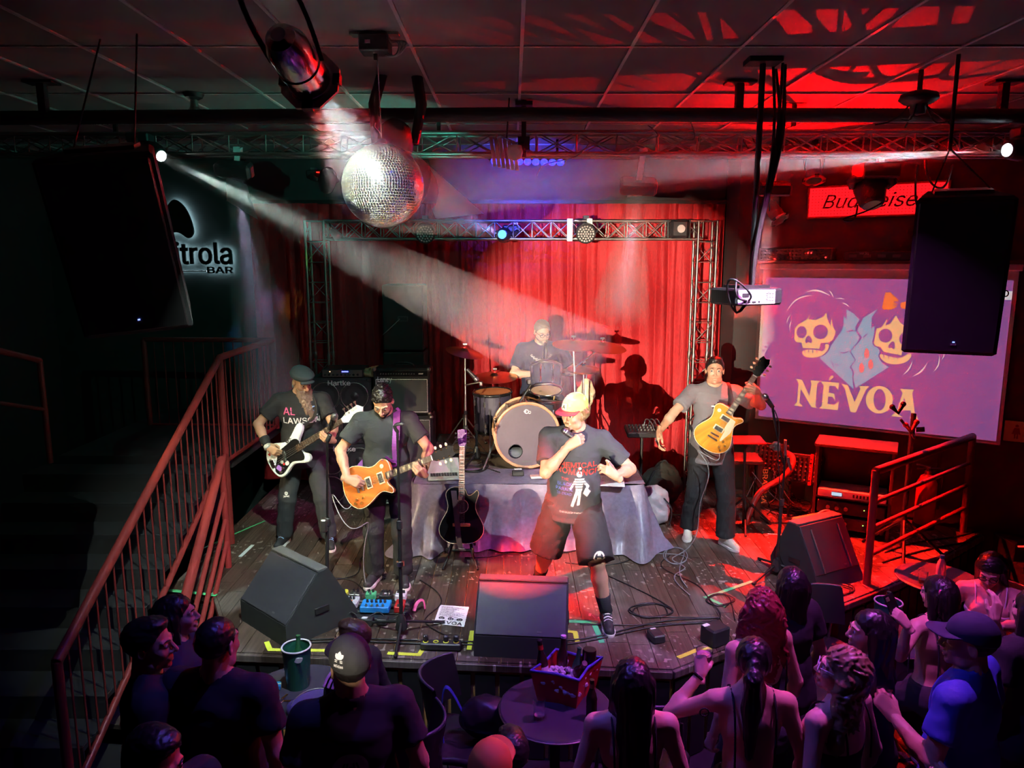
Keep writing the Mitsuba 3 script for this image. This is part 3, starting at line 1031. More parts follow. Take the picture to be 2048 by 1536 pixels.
 def shoes(self, upper, sole="sole_white", label=None, lace=None, sock=None):
  s = self.s
  for k in "rl":
   t, a = self.toe[k], self.ankle[k]
   gz = a[2] - 0.085 * s
   n = A(t[1], -t[0], 0)
   c = A(a[0], a[1], gz)
   q = Field(c - 0.28, c + A(0.28, 0.28, 0.2), 0.006)
   cut = ((c + A(0, 0, 0.022), A(0, 0, -1)),)
   q.cone(c - t * 0.03 + A(0, 0, 0.055), c + t * 0.16 + A(0, 0, 0.035), 0.043, 0.036, 0.02, cuts=cut)
   q.cone(c - t * 0.02 + A(0, 0, 0.06), c + t * 0.02 + A(0, 0, 0.115), 0.04, 0.041, 0.02, cuts=((c + A(0, 0, 0.11), A(0, 0, 1)),))
   q.cone(c + t * 0.05 + A(0, 0, 0.07), c + t * 0.11 + A(0, 0, 0.05), 0.036, 0.033, 0.015, cuts=cut)
   sh = part(self.key, "shoe", self.put(q.out()), upper, True, label)
   o = [(-0.075, 0.0), (-0.06, 0.036), (0.02, 0.037), (0.1, 0.047), (0.17, 0.036), (0.2, 0.0), (0.17, -0.036), (0.1, -0.047), (0.02, -0.037), (-0.06, -0.036)]
   m = bevel_body(np.array(o), 0.028, 0.006, 48, 3)
   part(sh, "sole", self.put(mv(m, np.stack([t, -n, A(0, 0, 1)], 1) if np.linalg.det(np.stack([t, -n, A(0, 0, 1)], 1)) > 0 else np.stack([t, n, A(0, 0, 1)], 1), c)), sole, True)
   if lace:
    ls = []
    for j in range(5):
     p = c + t * (0.045 + 0.022 * j) + A(0, 0, 0.112 - 0.0115 * j)
     ls.append(tube(spline([p - n * 0.03 - A(0, 0, 0.012), p + A(0, 0, 0.002), p + n * 0.03 - A(0, 0, 0.012)], 8), 0.0045, 6))
    part(sh, "laces", self.put(join(ls)), lace, True)
   if sock:
    part(self.key, "sock", self.put(tube([a + A(0, 0, 0.02), a + (self.knee[k] - a) * 0.17, a + (self.knee[k] - a) * 0.36], [0.046 * s, 0.046 * s, 0.056 * s], 18)), sock, True)
  return self

 def surf(self, p, d, field=None):
  """The point of the shirt met from p along d (own frame)."""
  q = field or self.sf
  p = np.array(p, float)
  for _ in range(110):
   p = p + d * np.clip(q.at(p) * 0.8, 0.0, 0.008)[:, None]
  return p

 def print_on(self, m, mat, height, right=0.0, back=False, name="print", scale=1.0, color=None, label=None, lift=0.004, tilt=0.0):
  """A flat print (mesh in x, y with x reading left to right as seen) laid on the shirt; height above the pelvis."""
  v = np.array(m.vertices)[:, :2] * scale
  if tilt:
   c, s_ = math.cos(math.radians(tilt)), math.sin(math.radians(tilt))
   v = v @ np.array([[c, s_], [-s_, c]])
  sg = 1 if back else -1
  R = self.Rc if height > 0.2 else self.Rt
  p = self.pel + self.u * height + R @ A(right, 0, 0) + (v[:, :1] * sg) * R[:, 0] + v[:, 1:] * R[:, 2] + R[:, 1] * (-0.45 if back else 0.45)
  d = R[:, 1] * (1 if back else -1)
  h = self.surf(p, d)
  ok = (np.abs(self.sf.at(h)) < 0.02)[np.array(m.faces)].all(1)  # only what lies on the cloth
  h = h - d * lift
  part(self.key, name, self.put(trimesh.Trimesh(h, np.array(m.faces)[ok], process=False)), mat, False, label, **({"color": color} if color is not None else {}))
  return self

 def cap(self, kind, mat, brim_mat=None, color=None, back=False, tilt=0, label=None, name="cap"):
  dome, brim = cap_parts(kind)
  R = RZ(180) if back else np.eye(3)
  R = R @ rot((1, 0, 0), tilt)
  c = color(np.array(dome.vertices)) if color else None
  k = part(self.key, name, self.puthead(mv(dome, R)), mat, True, label, **({"color": c} if c is not None else {}))
  if brim is not None:
   part(k, "brim", self.puthead(mv(brim, R)), brim_mat or mat, True)
  self.capR = R
  return self

 def beard(self, kind, mat, label=None, pitch=0):
  q = Field((-0.12, -0.03, -0.38), (0.12, 0.33, 0.02), 0.0045)
  noise = _strands(0.004, 110, 40, 9)
  q.ell((0, 0.03, -0.035), (0.064, 0.0645, 0.09), 0.01, cuts=(((0, 0.0, -0.045), (0, 0.25, 1)), ((0, 0.005, 0), (0, -1, 0))))
  q.ell((0, 0.077, -0.1), (0.024, 0.02, 0.02), 0.012)
  q.cone((-0.022, 0.096, -0.055), (0.022, 0.096, -0.055), 0.0055, 0.0055, 0.006)
  q.ell((0, 0.1, -0.0695), (0.019, 0.02, 0.008), 0.004, sub=True)
  if kind == "long":
   hang = lambda y, z: A(0, 0.075, -0.1) + rot((1, 0, 0), pitch) @ A(0, y, z)  # noqa: E731
   for x, y, z, r0, r1 in ((-0.03, 0.075, -0.17, 0.045, 0.03), (0.03, 0.075, -0.15, 0.045, 0.032), (0, 0.085, -0.23, 0.05, 0.016)):
    q.cone((x, 0.065, -0.1), A(x * 0.8, 0, 0) + hang(y, z), r0, r1, 0.03, flat=((0, 1, 0), 0.7))
   noise = _strands(0.011, 120, 6, 9)
  part(self.key, "beard", self.puthead(q.out(noise)), mat, True, label)
  return self

# ---------------------------------------------------------------- the room
CEIL, BACK = 4.54, 9.1
RX0, RX1, RY0 = -5.6, 6.2, 0.9
struct("floor", box(((RX0 + RX1) / 2, (RY0 + BACK) / 2, -0.05), (RX1 - RX0 + 0.4, BACK - RY0 + 0.4, 0.1)), "floor_dark", "dark floor of the bar")
struct("wall_back", box(((RX0 + RX1) / 2, BACK + 0.1, CEIL / 2), (RX1 - RX0 + 0.4, 0.2, CEIL + 0.2)), "wall_green", "dark green wall behind the stage")
struct("wall_left", box((RX0 - 0.1, (RY0 + BACK) / 2, CEIL / 2), (0.2, BACK - RY0, CEIL + 0.2)), "wall_dark")
struct("wall_right", box((RX1 + 0.1, (RY0 + BACK) / 2, CEIL / 2), (0.2, BACK - RY0, CEIL + 0.2)), "wall_dark")
ceil = struct("ceiling", box(((RX0 + RX1) / 2, (RY0 + BACK) / 2, CEIL + 0.12), (RX1 - RX0 + 0.4, BACK - RY0 + 0.4, 0.1)), "ceiling_strip", "suspended ceiling of dark boards between thin strips")
# boards of the ceiling, each a little below the strips' flange
xs = 0.055 + 0.625 * np.arange(-9, 10)
ys = 4.46 + 1.21 * np.arange(-4, 4)
for i in range(len(xs) - 1):
 for j in range(len(ys) - 1):
  x0, x1, y0, y1 = xs[i] + 0.011, xs[i + 1] - 0.011, ys[j] + 0.011, ys[j + 1] - 0.011
  if y1 < 1.2:
   continue
  sag = 0.004 * math.sin(i * 12.9 + j * 78.2)
  part(ceil, "panel", box(((x0 + x1) / 2, (y0 + y1) / 2, CEIL + 0.012 + sag), (x1 - x0, y1 - y0, 0.02)), "ceiling_board", False)
for x in xs:
 part(ceil, "strip", box((x, 4.0, CEIL - 0.002), (0.02, 9.6, 0.012)), "ceiling_strip", False)
for y in ys[1:]:
 part(ceil, "strip", box((0.0, y, CEIL - 0.001), (11.2, 0.02, 0.012)), "ceiling_strip", False)

# the wall at the right, turned towards the stage
WA, WB = A(2.62, 8.32, 0), A(6.2, 6.1, 0)
wdir = unit(WB - WA)
wn = A(wdir[1], -wdir[0], 0)  # into the room
if wn[1] > 0:
 wn = -wn
wr = lambda s, h, off=0.0: WA + wdir * s + A(0, 0, h) + wn * off  # noqa: E731  a point on that wall
RW = np.stack([wdir, -wn, A(0, 0, 1)], 1)
slant = struct("wall_side", box(wr(2.05, CEIL / 2, -0.06), (4.2, 0.12, CEIL), RW), "wall_red", "dark red panelled wall that carries the screen")
for s in (0.02, 1.02, 2.02, 3.02):
 part(slant, "panel", box(wr(s + 0.49, 1.2, 0.008), (0.975, 0.016, 1.0), RW, 0.004), "wall_red", False)
struct("column", box((2.62, 8.5, CEIL / 2), (0.30, 0.5, CEIL)), "wall_dark", "dark column between the curtain and the screen wall")

# the stage: a low platform with its corners cut off
OUT = [(-2.80, 5.66), (-2.37, 5.57), (-1.90, 4.69), (1.05, 4.47), (3.24, 5.83), (4.6, 6.9), (2.7, 8.4), (2.7, 9.0), (-2.8, 9.0)]
sp = Polygon(OUT)
stage = struct("floor_stage", extrude(sp.buffer(-0.012), STAGE - 0.013), "wood_amber", "worn wooden stage floor laid in long planks")
w = 0.148
for k in range(-19, 32):
 x0 = (k - 0.5) * w
 strip = sp.intersection(rect2(x0 + 0.0025, 4.0, x0 + w - 0.0025, 9.2))
 if strip.is_empty:
  continue
 y0, y1 = strip.bounds[1], strip.bounds[3]
 cuts = [y0 - 0.1, y0 + 0.42 + 0.12 * math.sin(k * 7.1), y0 + 2.1 + 0.6 * math.sin(k * 3.3), y1 + 0.1]
 for a, b in zip(cuts[:-1], cuts[1:]):
  q = strip.intersection(rect2(x0, a + 0.002, x0 + w, b - 0.002))
  if q.is_empty or q.area < 1e-3 or q.geom_type != "Polygon":
   continue
  part(stage, "plank", extrude(q, 0.02, None, (0, 0, STAGE - 0.02 + 0.0012 * math.sin(k * 5.7 + a))), "stage_wood", False)
# fascia boards under the edge
for (a, b) in (((-2.80, 5.66), (-2.37, 5.57)), ((-2.37, 5.57), (-1.90, 4.69)), ((-1.90, 4.69), (1.05, 4.47)), ((1.05, 4.47), (3.24, 5.83)), ((3.24, 5.83), (4.6, 6.9))):
 a, b = A(*a, 0), A(*b, 0)
 d, L = unit(b - a), np.linalg.norm(b - a)
 nn = A(d[1], -d[0], 0)
 Rr = np.stack([d, -nn, A(0, 0, 1)], 1)
 part(stage, "edge_trim", box((a + b) / 2 + A(0, 0, STAGE - 0.035) + nn * 0.012, (L, 0.03, 0.05), Rr, 0.004), "stage_wood", False)
 m = int(L / 0.16)
 for i in range(m):
  part(stage, "slat", box(a + d * (i + 0.5) * L / m + A(0, 0, STAGE / 2 - 0.04) + nn * 0.006, (L / m - 0.03, 0.02, STAGE - 0.1), Rr), "black_paint", False)

# steps beside the stage at the far right, edged with red light strips
for i in range(4):
 c = A(5.35, 5.9 + 0.3 * i, 0.09 + 0.17 * i)
 st = struct("stair_right", box(c, (1.2, 0.32, 0.18 + 0.34 * 0), None, 0.005), "wall_dark", "dark step edged with a red light strip")

# ---------------------------------------------------------------- curtain
def curtain(x0, x1, y, z0, z1, seed, label, mat="curtain_red", pleat=0.13, depth=0.05, ends=(0, 0)):
 rng = np.random.default_rng(seed)
 nx, nz = int((x1 - x0) / 0.011), 26
 xs = np.linspace(0, x1 - x0, nx)
 edges = [0.0]
 while edges[-1] < x1 - x0:
  edges.append(edges[-1] + pleat * rng.uniform(0.55, 1.5))
 edges = np.array(edges)
 amp, ph = rng.uniform(0.45, 1.2, len(edges)), rng.uniform(-1, 1, len(edges))
 zz = np.linspace(z0, z1, nz)
 V = np.zeros((nz, nx, 3))
 for i, z in enumerate(zz):
  t = (z - z0) / (z1 - z0)
  shift = 0.018 * np.sin(3.1 * t + ph * 3) * (1 - t)
  e = edges + shift
  e[0] = 0
  k = np.clip(np.searchsorted(e, xs, side="right") - 1, 0, len(e) - 2)
  u = (xs - e[k]) / np.maximum(e[k + 1] - e[k], 0.02)
  fold = np.sin(math.pi * np.clip(u, 0, 1)) ** 0.7 * amp[k]
  V[i, :, 0] = x0 + xs
  V[i, :, 1] = y - depth * fold * (1 - 0.35 * t) + 0.01 * np.sin(xs * 5 + seed) - (0.012 * np.sin(xs * 31 + 9 * t))
  V[i, :, 2] = z
 i, j = np.meshgrid(np.arange(nz - 1), np.arange(nx - 1), indexing="ij")
 f = np.stack([i * nx + j, i * nx + j + 1, (i + 1) * nx + j + 1, (i + 1) * nx + j], -1).reshape(-1, 4)
 k = solo("stage_curtain", mesh(V.reshape(-1, 3), f), mat, label, "curtain", smooth=True)
 part(k, "hem", tube(np.c_[x0 + xs[::6], V[0, ::6, 1], np.full(len(xs[::6]), z0 + 0.01)], 0.012, 6), mat, True)
 return k


curtain(-3.02, -2.22, 8.72, STAGE + 0.01, 3.98, 1, "narrow dark drape at the far left behind the landing rail, blue and green light on it", pleat=0.2, depth=0.08)
curtain(-2.25, -0.98, 8.78, STAGE + 0.01, 3.98, 2, "red stage curtain behind the left truss tower and the black loudspeaker stack", pleat=0.17)
curtain(-1.0, 0.16, 8.75, STAGE + 0.01, 3.98, 3, "red stage curtain in narrow pleats behind the floor tom and left cymbals", pleat=0.10)
curtain(0.14, 1.12, 8.77, STAGE + 0.01, 3.98, 4, "red stage curtain right behind the drummer and the hi-hat", pleat=0.13, depth=0.06)
curtain(1.10, 1.98, 8.75, STAGE + 0.01, 3.98, 5, "red stage curtain with the large shadow of a capped head", pleat=0.16, depth=0.07)
curtain(1.95, 2.47, 8.78, STAGE + 0.01, 3.98, 6, "dark red end of the curtain behind the right truss tower", pleat=0.14)
solo("curtain_track", join(box((-0.27, 8.74, 4.0), (5.5, 0.05, 0.04)), *[box((x, 8.95, 4.0), (0.03, 0.36, 0.03)) for x in (-2.6, -1.2, 0.2, 1.6)]), "black_paint", "black curtain track along the top of the red curtains", "curtain rail")


# ---------------------------------------------------------------- trusses
def truss(name, label, p0, p1, size, bays, up=(0, 0, 1), r=0.016, rb=0.006, mat="dull_steel", plates=(), faces=(0, 1, 2, 3)):
 k = thing(name, label, "truss")
 p0, p1 = A(*p0), A(*p1)
 d = unit(p1 - p0)
 a = unit(np.cross(d, up)) * size / 2
 b = unit(np.cross(a, d)) * size / 2
 cor = [a + b, a - b, -a - b, -a + b]
 for c in cor:
  part(k, "chord", rod(p0 + c, p1 + c, r, 8), mat, True)
 for fc in faces:
  c0, c1 = cor[fc], cor[(fc + 1) % 4]
  for i in range(bays + 1):
   q = p0 + (p1 - p0) * i / bays
   part(k, "strut", rod(q + c0, q + c1, rb, 5), mat, True)
   if i < bays and fc in (0, 2):
    q2 = p0 + (p1 - p0) * (i + 1) / bays
    part(k, "brace", rod(q + c0, q2 + c1, rb, 5), mat, True)
    part(k, "brace", rod(q + c1, q2 + c0, rb, 5), mat, True)
   elif i < bays and i % 2 == 0:
    q2 = p0 + (p1 - p0) * (i + 1) / bays
    part(k, "brace", rod(q + c0, q2 + c1, rb, 5), mat, True)
 for t in plates:
  q = p0 + (p1 - p0) * t
  for c in cor:
   part(k, "joint", rod(q + c - d * 0.035, q + c + d * 0.035, r * 1.5, 8), mat, True)
 return k


truss("front_truss", "long dark lighting truss hanging right across the room above the stage", (-4.6, 6.75, 4.33), (5.0, 5.75, 4.20), 0.165, 30, r=0.017, rb=0.006, plates=(0.33, 0.62))
truss("stage_truss", "horizontal steel truss above the drummer, joining two towers", (-2.02, 8.2, 3.66), (2.05, 8.2, 3.66), 0.19, 20, r=0.015, rb=0.0055, plates=(0.33, 0.36, 0.67))
truss("truss_tower", "steel truss tower at the left, tinted green and blue by light", (-2.12, 8.2, STAGE), (-2.12, 8.2, 3.755), 0.20, 14, up=(0, 1, 0), r=0.014, rb=0.005, plates=(0.52,))
truss("truss_tower", "steel truss tower at the right behind the guitarist in grey", (2.10, 8.2, STAGE), (2.10, 8.2, 3.755), 0.20, 14, up=(0, 1, 0), r=0.014, rb=0.005, plates=(0.52,))
for x in (0.62, 0.83):
 solo("joining_plate", join(box((x, 8.095, 3.66), (0.06, 0.012, 0.24), None, 0.003), *[rod((x, 8.085, 3.66 + s), (x, 8.10, 3.66 + s), 0.012, 8) for s in (-0.09, 0.09)]), "white_paint",
   "pale joining plate on the stage truss, " + ("left of the pair" if x < 0.7 else "right of the pair"), "plate", None, False)
# pipes
pipe = solo("ceiling_pipe", tube([(-4.9, 5.35, 4.30), (0, 5.3, 4.325), (5.2, 5.25, 4.30)], 0.047, 12), "black_paint", "black steel pipe running across the room just in front of the truss", "pipe", smooth=True)
for x in (-3.2, 1.55, 3.35):
 part(pipe, "hanger", join(box((x, 5.3, 4.44), (0.05, 0.05, 0.22)), box((x, 5.3, 4.53), (0.2, 0.12, 0.015))), "black_paint", False)
for x, y in ((-3.4, 6.62), (-0.6, 6.33), (2.2, 6.04), (4.2, 5.83)):
 part("front_truss", "hanger", join(box((x, y, 4.47), (0.03, 0.03, 0.2)), box((x, y, 4.54), (0.16, 0.1, 0.012))), "black_paint", False)
solo("ceiling_mount", join(box((0.09, 5.9, 4.33), (0.035, 0.035, 0.42)), box((0.09, 5.9, 4.51), (0.13, 0.1, 0.03)), box((0.09, 5.9, 4.22), (0.09, 0.07, 0.1))), "black_paint", "short black mounting post under the ceiling near the striped lamp", "bracket", smooth=False)
lamp = solo("worklight", lathe([(0, 0.05), (0.05, 0.045), (0.062, 0.0), (0.05, -0.05), (0, -0.065)], 18, None, (0.02, 5.75, 4.14)), "white_plastic", "round white lamp head beside the ribbed pink board above the truss", "lamp", smooth=True)
part(lamp, "arm", rod((0.02, 5.75, 4.16), (0.08, 5.86, 4.22), 0.012), "black_paint", True)
cb = thing("ribbed_board", "small pink ribbed board hanging above the truss", "board")
for i in range(6):
 part(cb, "slat", box((-0.145 + 0.034 * i, 5.82, 4.15 - 0.006 * i), (0.027, 0.012, 0.22), rot((0, 1, 0), -8), 0.003), "pink_board", False)
part(cb, "hanger", rod((-0.04, 5.82, 4.25), (-0.02, 5.82, 4.54), 0.006), "black_paint", True)


# ---------------------------------------------------------------- lamps
def emit(*c, w=0.05):
 return {"type": "area", "radiance": rgb(*(x * GAIN for x in c)), "sampling_weight": float(w)}


def disk(c, n, r, k=20, R=None):
 n = unit(n)
 x = unit(np.cross(n, (0, 0, 1) if abs(n[2]) < 0.9 else (1, 0, 0)))
 y = np.cross(n, x)
 a = np.arange(k) * 2 * math.pi / k
 v = np.vstack([[c], A(*c) + r * (np.cos(a)[:, None] * x + np.sin(a)[:, None] * y)])
 i = np.arange(k)
 return mesh(v, np.stack([i * 0, i + 1, (i + 1) % k + 1], 1))


def par_can(label, mouth, aim, size=1.0, mat="chrome", frame="white_paint", top=None, gel=None):
 """A can lamp: body, gel frame, yoke and clamp; mouth is the centre of its front opening."""
 k = thing("par_lamp", label, "stage lamp")
 d = unit(A(*aim) - A(*mouth))
 x = unit(np.cross(d, (0, 0, 1)))
 R = np.stack([x, np.cross(-d, x), -d], 1)
 s = size
 part(k, "can", lathe([(0.098 * s, 0.0), (0.098 * s, 0.012 * s), (0.09 * s, 0.016 * s), (0.09 * s, 0.11 * s), (0.094 * s, 0.115 * s), (0.094 * s, 0.135 * s), (0.088 * s, 0.14 * s), (0.086 * s, 0.25 * s), (0.06 * s, 0.31 * s), (0.03 * s, 0.33 * s), (0, 0.33 * s)], 28, R, mouth), mat, 30)
 part(k, "reflector", lathe([(0.088 * s, 0.004 * s), (0.07 * s, 0.06 * s), (0.03 * s, 0.1 * s), (0, 0.105 * s)], 20, R, mouth), "dull_steel", True)
 a = np.arange(8) * math.pi / 4 + math.pi / 8
 o = np.stack([np.cos(a), np.sin(a)], 1) * 0.135 * s
 fr = Polygon(o).difference(Point(0, 0).buffer(0.088 * s, 24))
 part(k, "gel_frame", extrude(fr, 0.012 * s, R, A(*mouth) - d * 0.0), frame, False)
 for t in (0, 90, 180, 270):
  part(k, "clip", box(A(*mouth) + R @ (RZ(t) @ A(0.118 * s, 0, 0.01 * s)), (0.03 * s, 0.045 * s, 0.03 * s), R @ RZ(t)), "black_paint", False)
 mid = A(*mouth) - d * 0.15 * s
 up = top if top is not None else mid + A(0, 0, 0.3 * s)
 up = A(*up)
 yk = [mid + x * 0.105 * s, mid + x * 0.105 * s + (up - mid) * 0.7, up, mid - x * 0.105 * s + (up - mid) * 0.7, mid - x * 0.105 * s]
 part(k, "yoke", tube(spline(yk, 20), 0.011 * s, 6, flat=0.5), "black_paint", True)
 part(k, "clamp", join(box(up + A(0, 0, 0.03 * s), (0.06 * s, 0.05 * s, 0.08 * s)), rod(up - x * 0.05 * s, up + x * 0.05 * s, 0.012 * s)), "black_paint", False)
 return k


par_can("large chrome can lamp with a white octagonal frame hanging at the top left", PAR_LAMP, BALL, 0.98, top=(-0.97, 2.93, 4.47))
par_can("small red-lit can lamp on the wall left of the red sign", P(1628, 362, 7.75), (2.9, 6.3, 0.7), 0.85, "dull_steel", "red_paint")
par_can("small red can lamp hanging on the dark column under the black fixture", P(1560, 440, 8.02), (3.6, 7.0, 2.2), 0.8, "red_paint", "white_paint")


def mover(label, at, aim, top, size=1.0, lens=None, led=None):
 k = thing("moving_head", label, "stage lamp")
 d, s = unit(A(*aim) - A(*at)), size
 x = unit(np.cross(d, (0, 0, 1)))
 R = np.stack([x, np.cross(-d, x), -d], 1)
 part(k, "head", lathe([(0, -0.0), (0.06 * s, 0.0), (0.075 * s, 0.02 * s), (0.095 * s, 0.12 * s), (0.085 * s, 0.22 * s), (0.05 * s, 0.27 * s), (0, 0.275 * s)], 22, R, A(*at) - d * 0.0), "black_plastic", True)
 part(k, "lens", disk(A(*at) + d * 0.004, d, 0.052 * s), "black_gloss" if lens is None else None, False, **({"emitter": emit(*lens)} if lens else {}))
 c = A(*at) - d * 0.13 * s
 top = A(*top)
 for sg in (-1, 1):
  part(k, "arm", tube([c + x * sg * 0.1 * s, c + x * sg * 0.125 * s + (top - c) * 0.5, top + x * sg * 0.08 * s], [0.025 * s, 0.03 * s, 0.03 * s], 8), "black_plastic", True)
 part(k, "base", box(top + unit(top - c) * 0.04 * s, (0.22 * s, 0.16 * s, 0.09 * s), None, 0.012), "black_plastic", False)
 if led:
  part(k, "display", box(top + A(0, -0.085 * s, 0.03 * s), (0.03 * s, 0.006, 0.012 * s)), None, False, emitter=emit(*led))
 part(k, "clamp", box(top + unit(top - c) * 0.12 * s, (0.05, 0.05, 0.09 * s)), "dull_steel", False)
 return k


mover("black moving head on the middle of the stage truss, lens glowing blue", MOVER, BALL, (-0.02, 8.22, 3.66), 0.9, (0.3, 1.2, 4.0))
mover("moving head at the left end of the front truss, its lens a bright white dot", LAMP_LEFT, (-0.85, 5.0, 3.30), A(*LAMP_LEFT) + A(-0.2, 0.12, 0.14), 0.85, (16, 18, 17))
mover("moving head at the far right of the front truss, its lens a bright bluish dot", LAMP_RIGHT, BALL, A(*LAMP_RIGHT) + A(0.19, 0.1, 0.11), 0.85, (12, 16, 18))
mover("black moving head with a red display hanging in front of the red sign", P(1745, 410, 6.9), (3.2, 5.6, 1.5), P(1748, 352, 6.9), 1.5, None, (3.0, 0.05, 0.02))
mover("dark moving head near the ceiling behind the mirror ball", DOWN, (-1.12, 8.2, 2.3), P(800, 130, 5.2), 1.25)
mover("dark moving head with a small red light left of the mirror ball", P(652, 380, 7.4), (-2.4, 8.7, 2.6), P(640, 352, 7.4), 0.9, None, (4.0, 0.06, 0.03))
spot("beam_blue_patch", P(652, 384, 7.35), P(536, 608, 8.66), (0.05, 0.35, 1.0), 26, 5.5, 0.5, 0.4)  # added: stands in for the blue patch the mirror ball throws on the drape
spot("beam_green_patch", P(656, 384, 7.36), P(583, 606, 8.66), (0.2, 1.0, 0.1), 9, 4.5, 0.5, 0.4)  # likewise added, for the ball's green reflection


def led_par(label, at, aim, top):
 k = thing("led_par", label, "stage lamp")
 d = unit(A(*aim) - A(*at))
 x = unit(np.cross(d, (0, 0, 1)))
 R = np.stack([x, np.cross(-d, x), -d], 1)
 part(k, "housing", lathe([(0, -0.0), (0.098, 0.0), (0.108, 0.006), (0.108, 0.09), (0.09, 0.13), (0.05, 0.15), (0, 0.15)], 26, R, at), "black_plastic", 30)
 pts = []
 for ring, n in ((0, 1), (0.027, 6), (0.053, 12), (0.08, 18)):
  for i in range(n):
   t = 2 * math.pi * i / n
   pts.append(lathe([(0, -0.01), (0.007, -0.008), (0.0105, 0.0)], 8, R, A(*at) + R @ A(ring * math.cos(t), ring * math.sin(t), -0.001)))
 for m in pts:
  part(k, "lens", m, "grey_lens", True)
 mid, top = A(*at) - d * 0.05, A(*top)
 part(k, "yoke", tube(spline([mid + x * 0.118, mid + x * 0.118 + (top - mid) * 0.7, top, mid - x * 0.118 + (top - mid) * 0.7, mid - x * 0.118], 20), 0.01, 6), "black_plastic", True)
 part(k, "clamp", box(top + A(0, 0.02, 0.0), (0.06, 0.09, 0.07)), "black_plastic", False)
 return k


M("grey_lens", (0.55, 0.52, 0.5), 0.2)
led_par("round multi-lens lamp on the stage truss left of the drummer, nearer the mirror ball", P(850, 468, 8.05), (-0.9, 4, 2.6), P(850, 438, 8.15))
led_par("round multi-lens lamp on the stage truss above the right cymbals", P(1172, 468, 8.05), (0.7, 4, 2.4), P(1172, 438, 8.15))
k = thing("clip_lamp", "small bright silver lamp clipped to the stage truss beside the left tower", "stage lamp")
part(k, "can", tube([P(664, 462, 8.08), P(676, 474, 8.02)], [0.03, 0.05], 12), "chrome", True)
part(k, "clip", rod(P(664, 462, 8.08), (-1.98, 8.19, 3.74), 0.008), "black_paint", True)
k = thing("blinder_lamp", "black square lamp at the right end of the stage truss", "stage lamp")
c = P(1358, 458, 8.05)
part(k, "housing", box(c, (0.2, 0.12, 0.2), None, 0.03), "black_plastic", False)
part(k, "lens", disk(c + A(0.01, -0.063, 0.0), (0, -1, 0), 0.042), "grey_lens", False)
part(k, "bracket", join(box(c + A(-0.115, 0.02, 0), (0.02, 0.03, 0.19)), box(c + A(0.115, 0.02, 0), (0.02, 0.03, 0.19))), "black_paint", False)


def beam_bar(label, c, aim, top, led):
 """A short multi-lens fixture hung by a strap."""
 k = thing("beam_fixture", label, "stage lamp")
 c, d = A(*c), unit(A(*aim) - A(*c))
 R = frame((1, 0.0, -0.12), -d)
 part(k, "housing", box(c - d * 0.06, (0.30, 0.14, 0.12), R, 0.02), "black_plastic", False)
 for i in range(3):
  part(k, "lens", disk(c + R @ A(-0.09 + 0.09 * i, 0, -0.001) + d * 0.002, d, 0.03), None, False, emitter=emit(*led))
 part(k, "strap", box((c + A(*top)) / 2, (0.045, 0.012, np.linalg.norm(A(*top) - c)), frame((1, 0, 0), A(*top) - c)), "white_paint", False)
 part(k, "hook", box(A(*top) + A(0, 0, 0.0), (0.06, 0.06, 0.05)), "white_paint", False)
 part(k, "end_light", box(c - d * 0.05 + R @ A(0.152, 0, 0), (0.01, 0.06, 0.08), R), "red_paint", False)
 return k


beam_bar("small fixture hung from the truss on a pale strap, three beams pointing down", FIX_MID, (1.05, 7.6, 2.2), (1.06, 6.2, 4.2), (2.5, 2.9, 3.2))
beam_bar("fixture under the front truss at the left, soft violet beams falling down", FIX_LEFT, (-2.45, 7.6, 1.6), (-2.3, 6.45, 4.25), (1.6, 1.8, 2.4))
beam_bar("black fixture at the dark column behind the hanging cables, pale beams pointing down", FIX_RIGHT, (2.42, 7.6, 2.0), (2.40, 7.02, 4.54), (2.0, 2.2, 2.4))
# blue bar under the truss
k = thing("light_bar", "slim black light bar under the truss with nine glowing blue lenses", "stage lamp")
bc = P(1055, 318, 6.45)
part(k, "housing", box(bc + A(0, 0.02, 0.02), (0.66, 0.09, 0.075), rot((0, 1, 0), 1.2), 0.01), "black_plastic", False)
for i in range(9):
 part(k, "lens", lathe([(0, -0.012), (0.026, -0.008), (0.033, 0.0)], 12, frame((1, 0, 0), (0, 0.75, 0.6)), bc + A(-0.276 + 0.069 * i, -0.035, -0.022 - 0.0014 * i)), None, True, emitter=emit(0.10, 0.12, 5.5, w=0.02))
for s in (-0.25, 0.25):
 part(k, "bracket", box(bc + A(s, 0.03, 0.10), (0.02, 0.05, 0.12)), "black_paint", False)
lettering("LIGHT CF-048", 0.018, bc + A(-0.1, -0.026, 0.03), (1, 0, -0.02), (0, 0, 1), "grille_grey", k, depth=0.001)
spot("bar_wash", bc + A(0, 0.1, -0.05), (0.16, 9.0, 4.08), (0.05, 0.06, 1.0), 70, 26, 0.3)
M("dark_fascia", (0.05, 0.05, 0.052), 0.8)
struct("trim_1", box((-0.3, 9.0, 4.28), (5.6, 0.16, 0.52)), "dark_fascia", "dark fascia above the curtain")

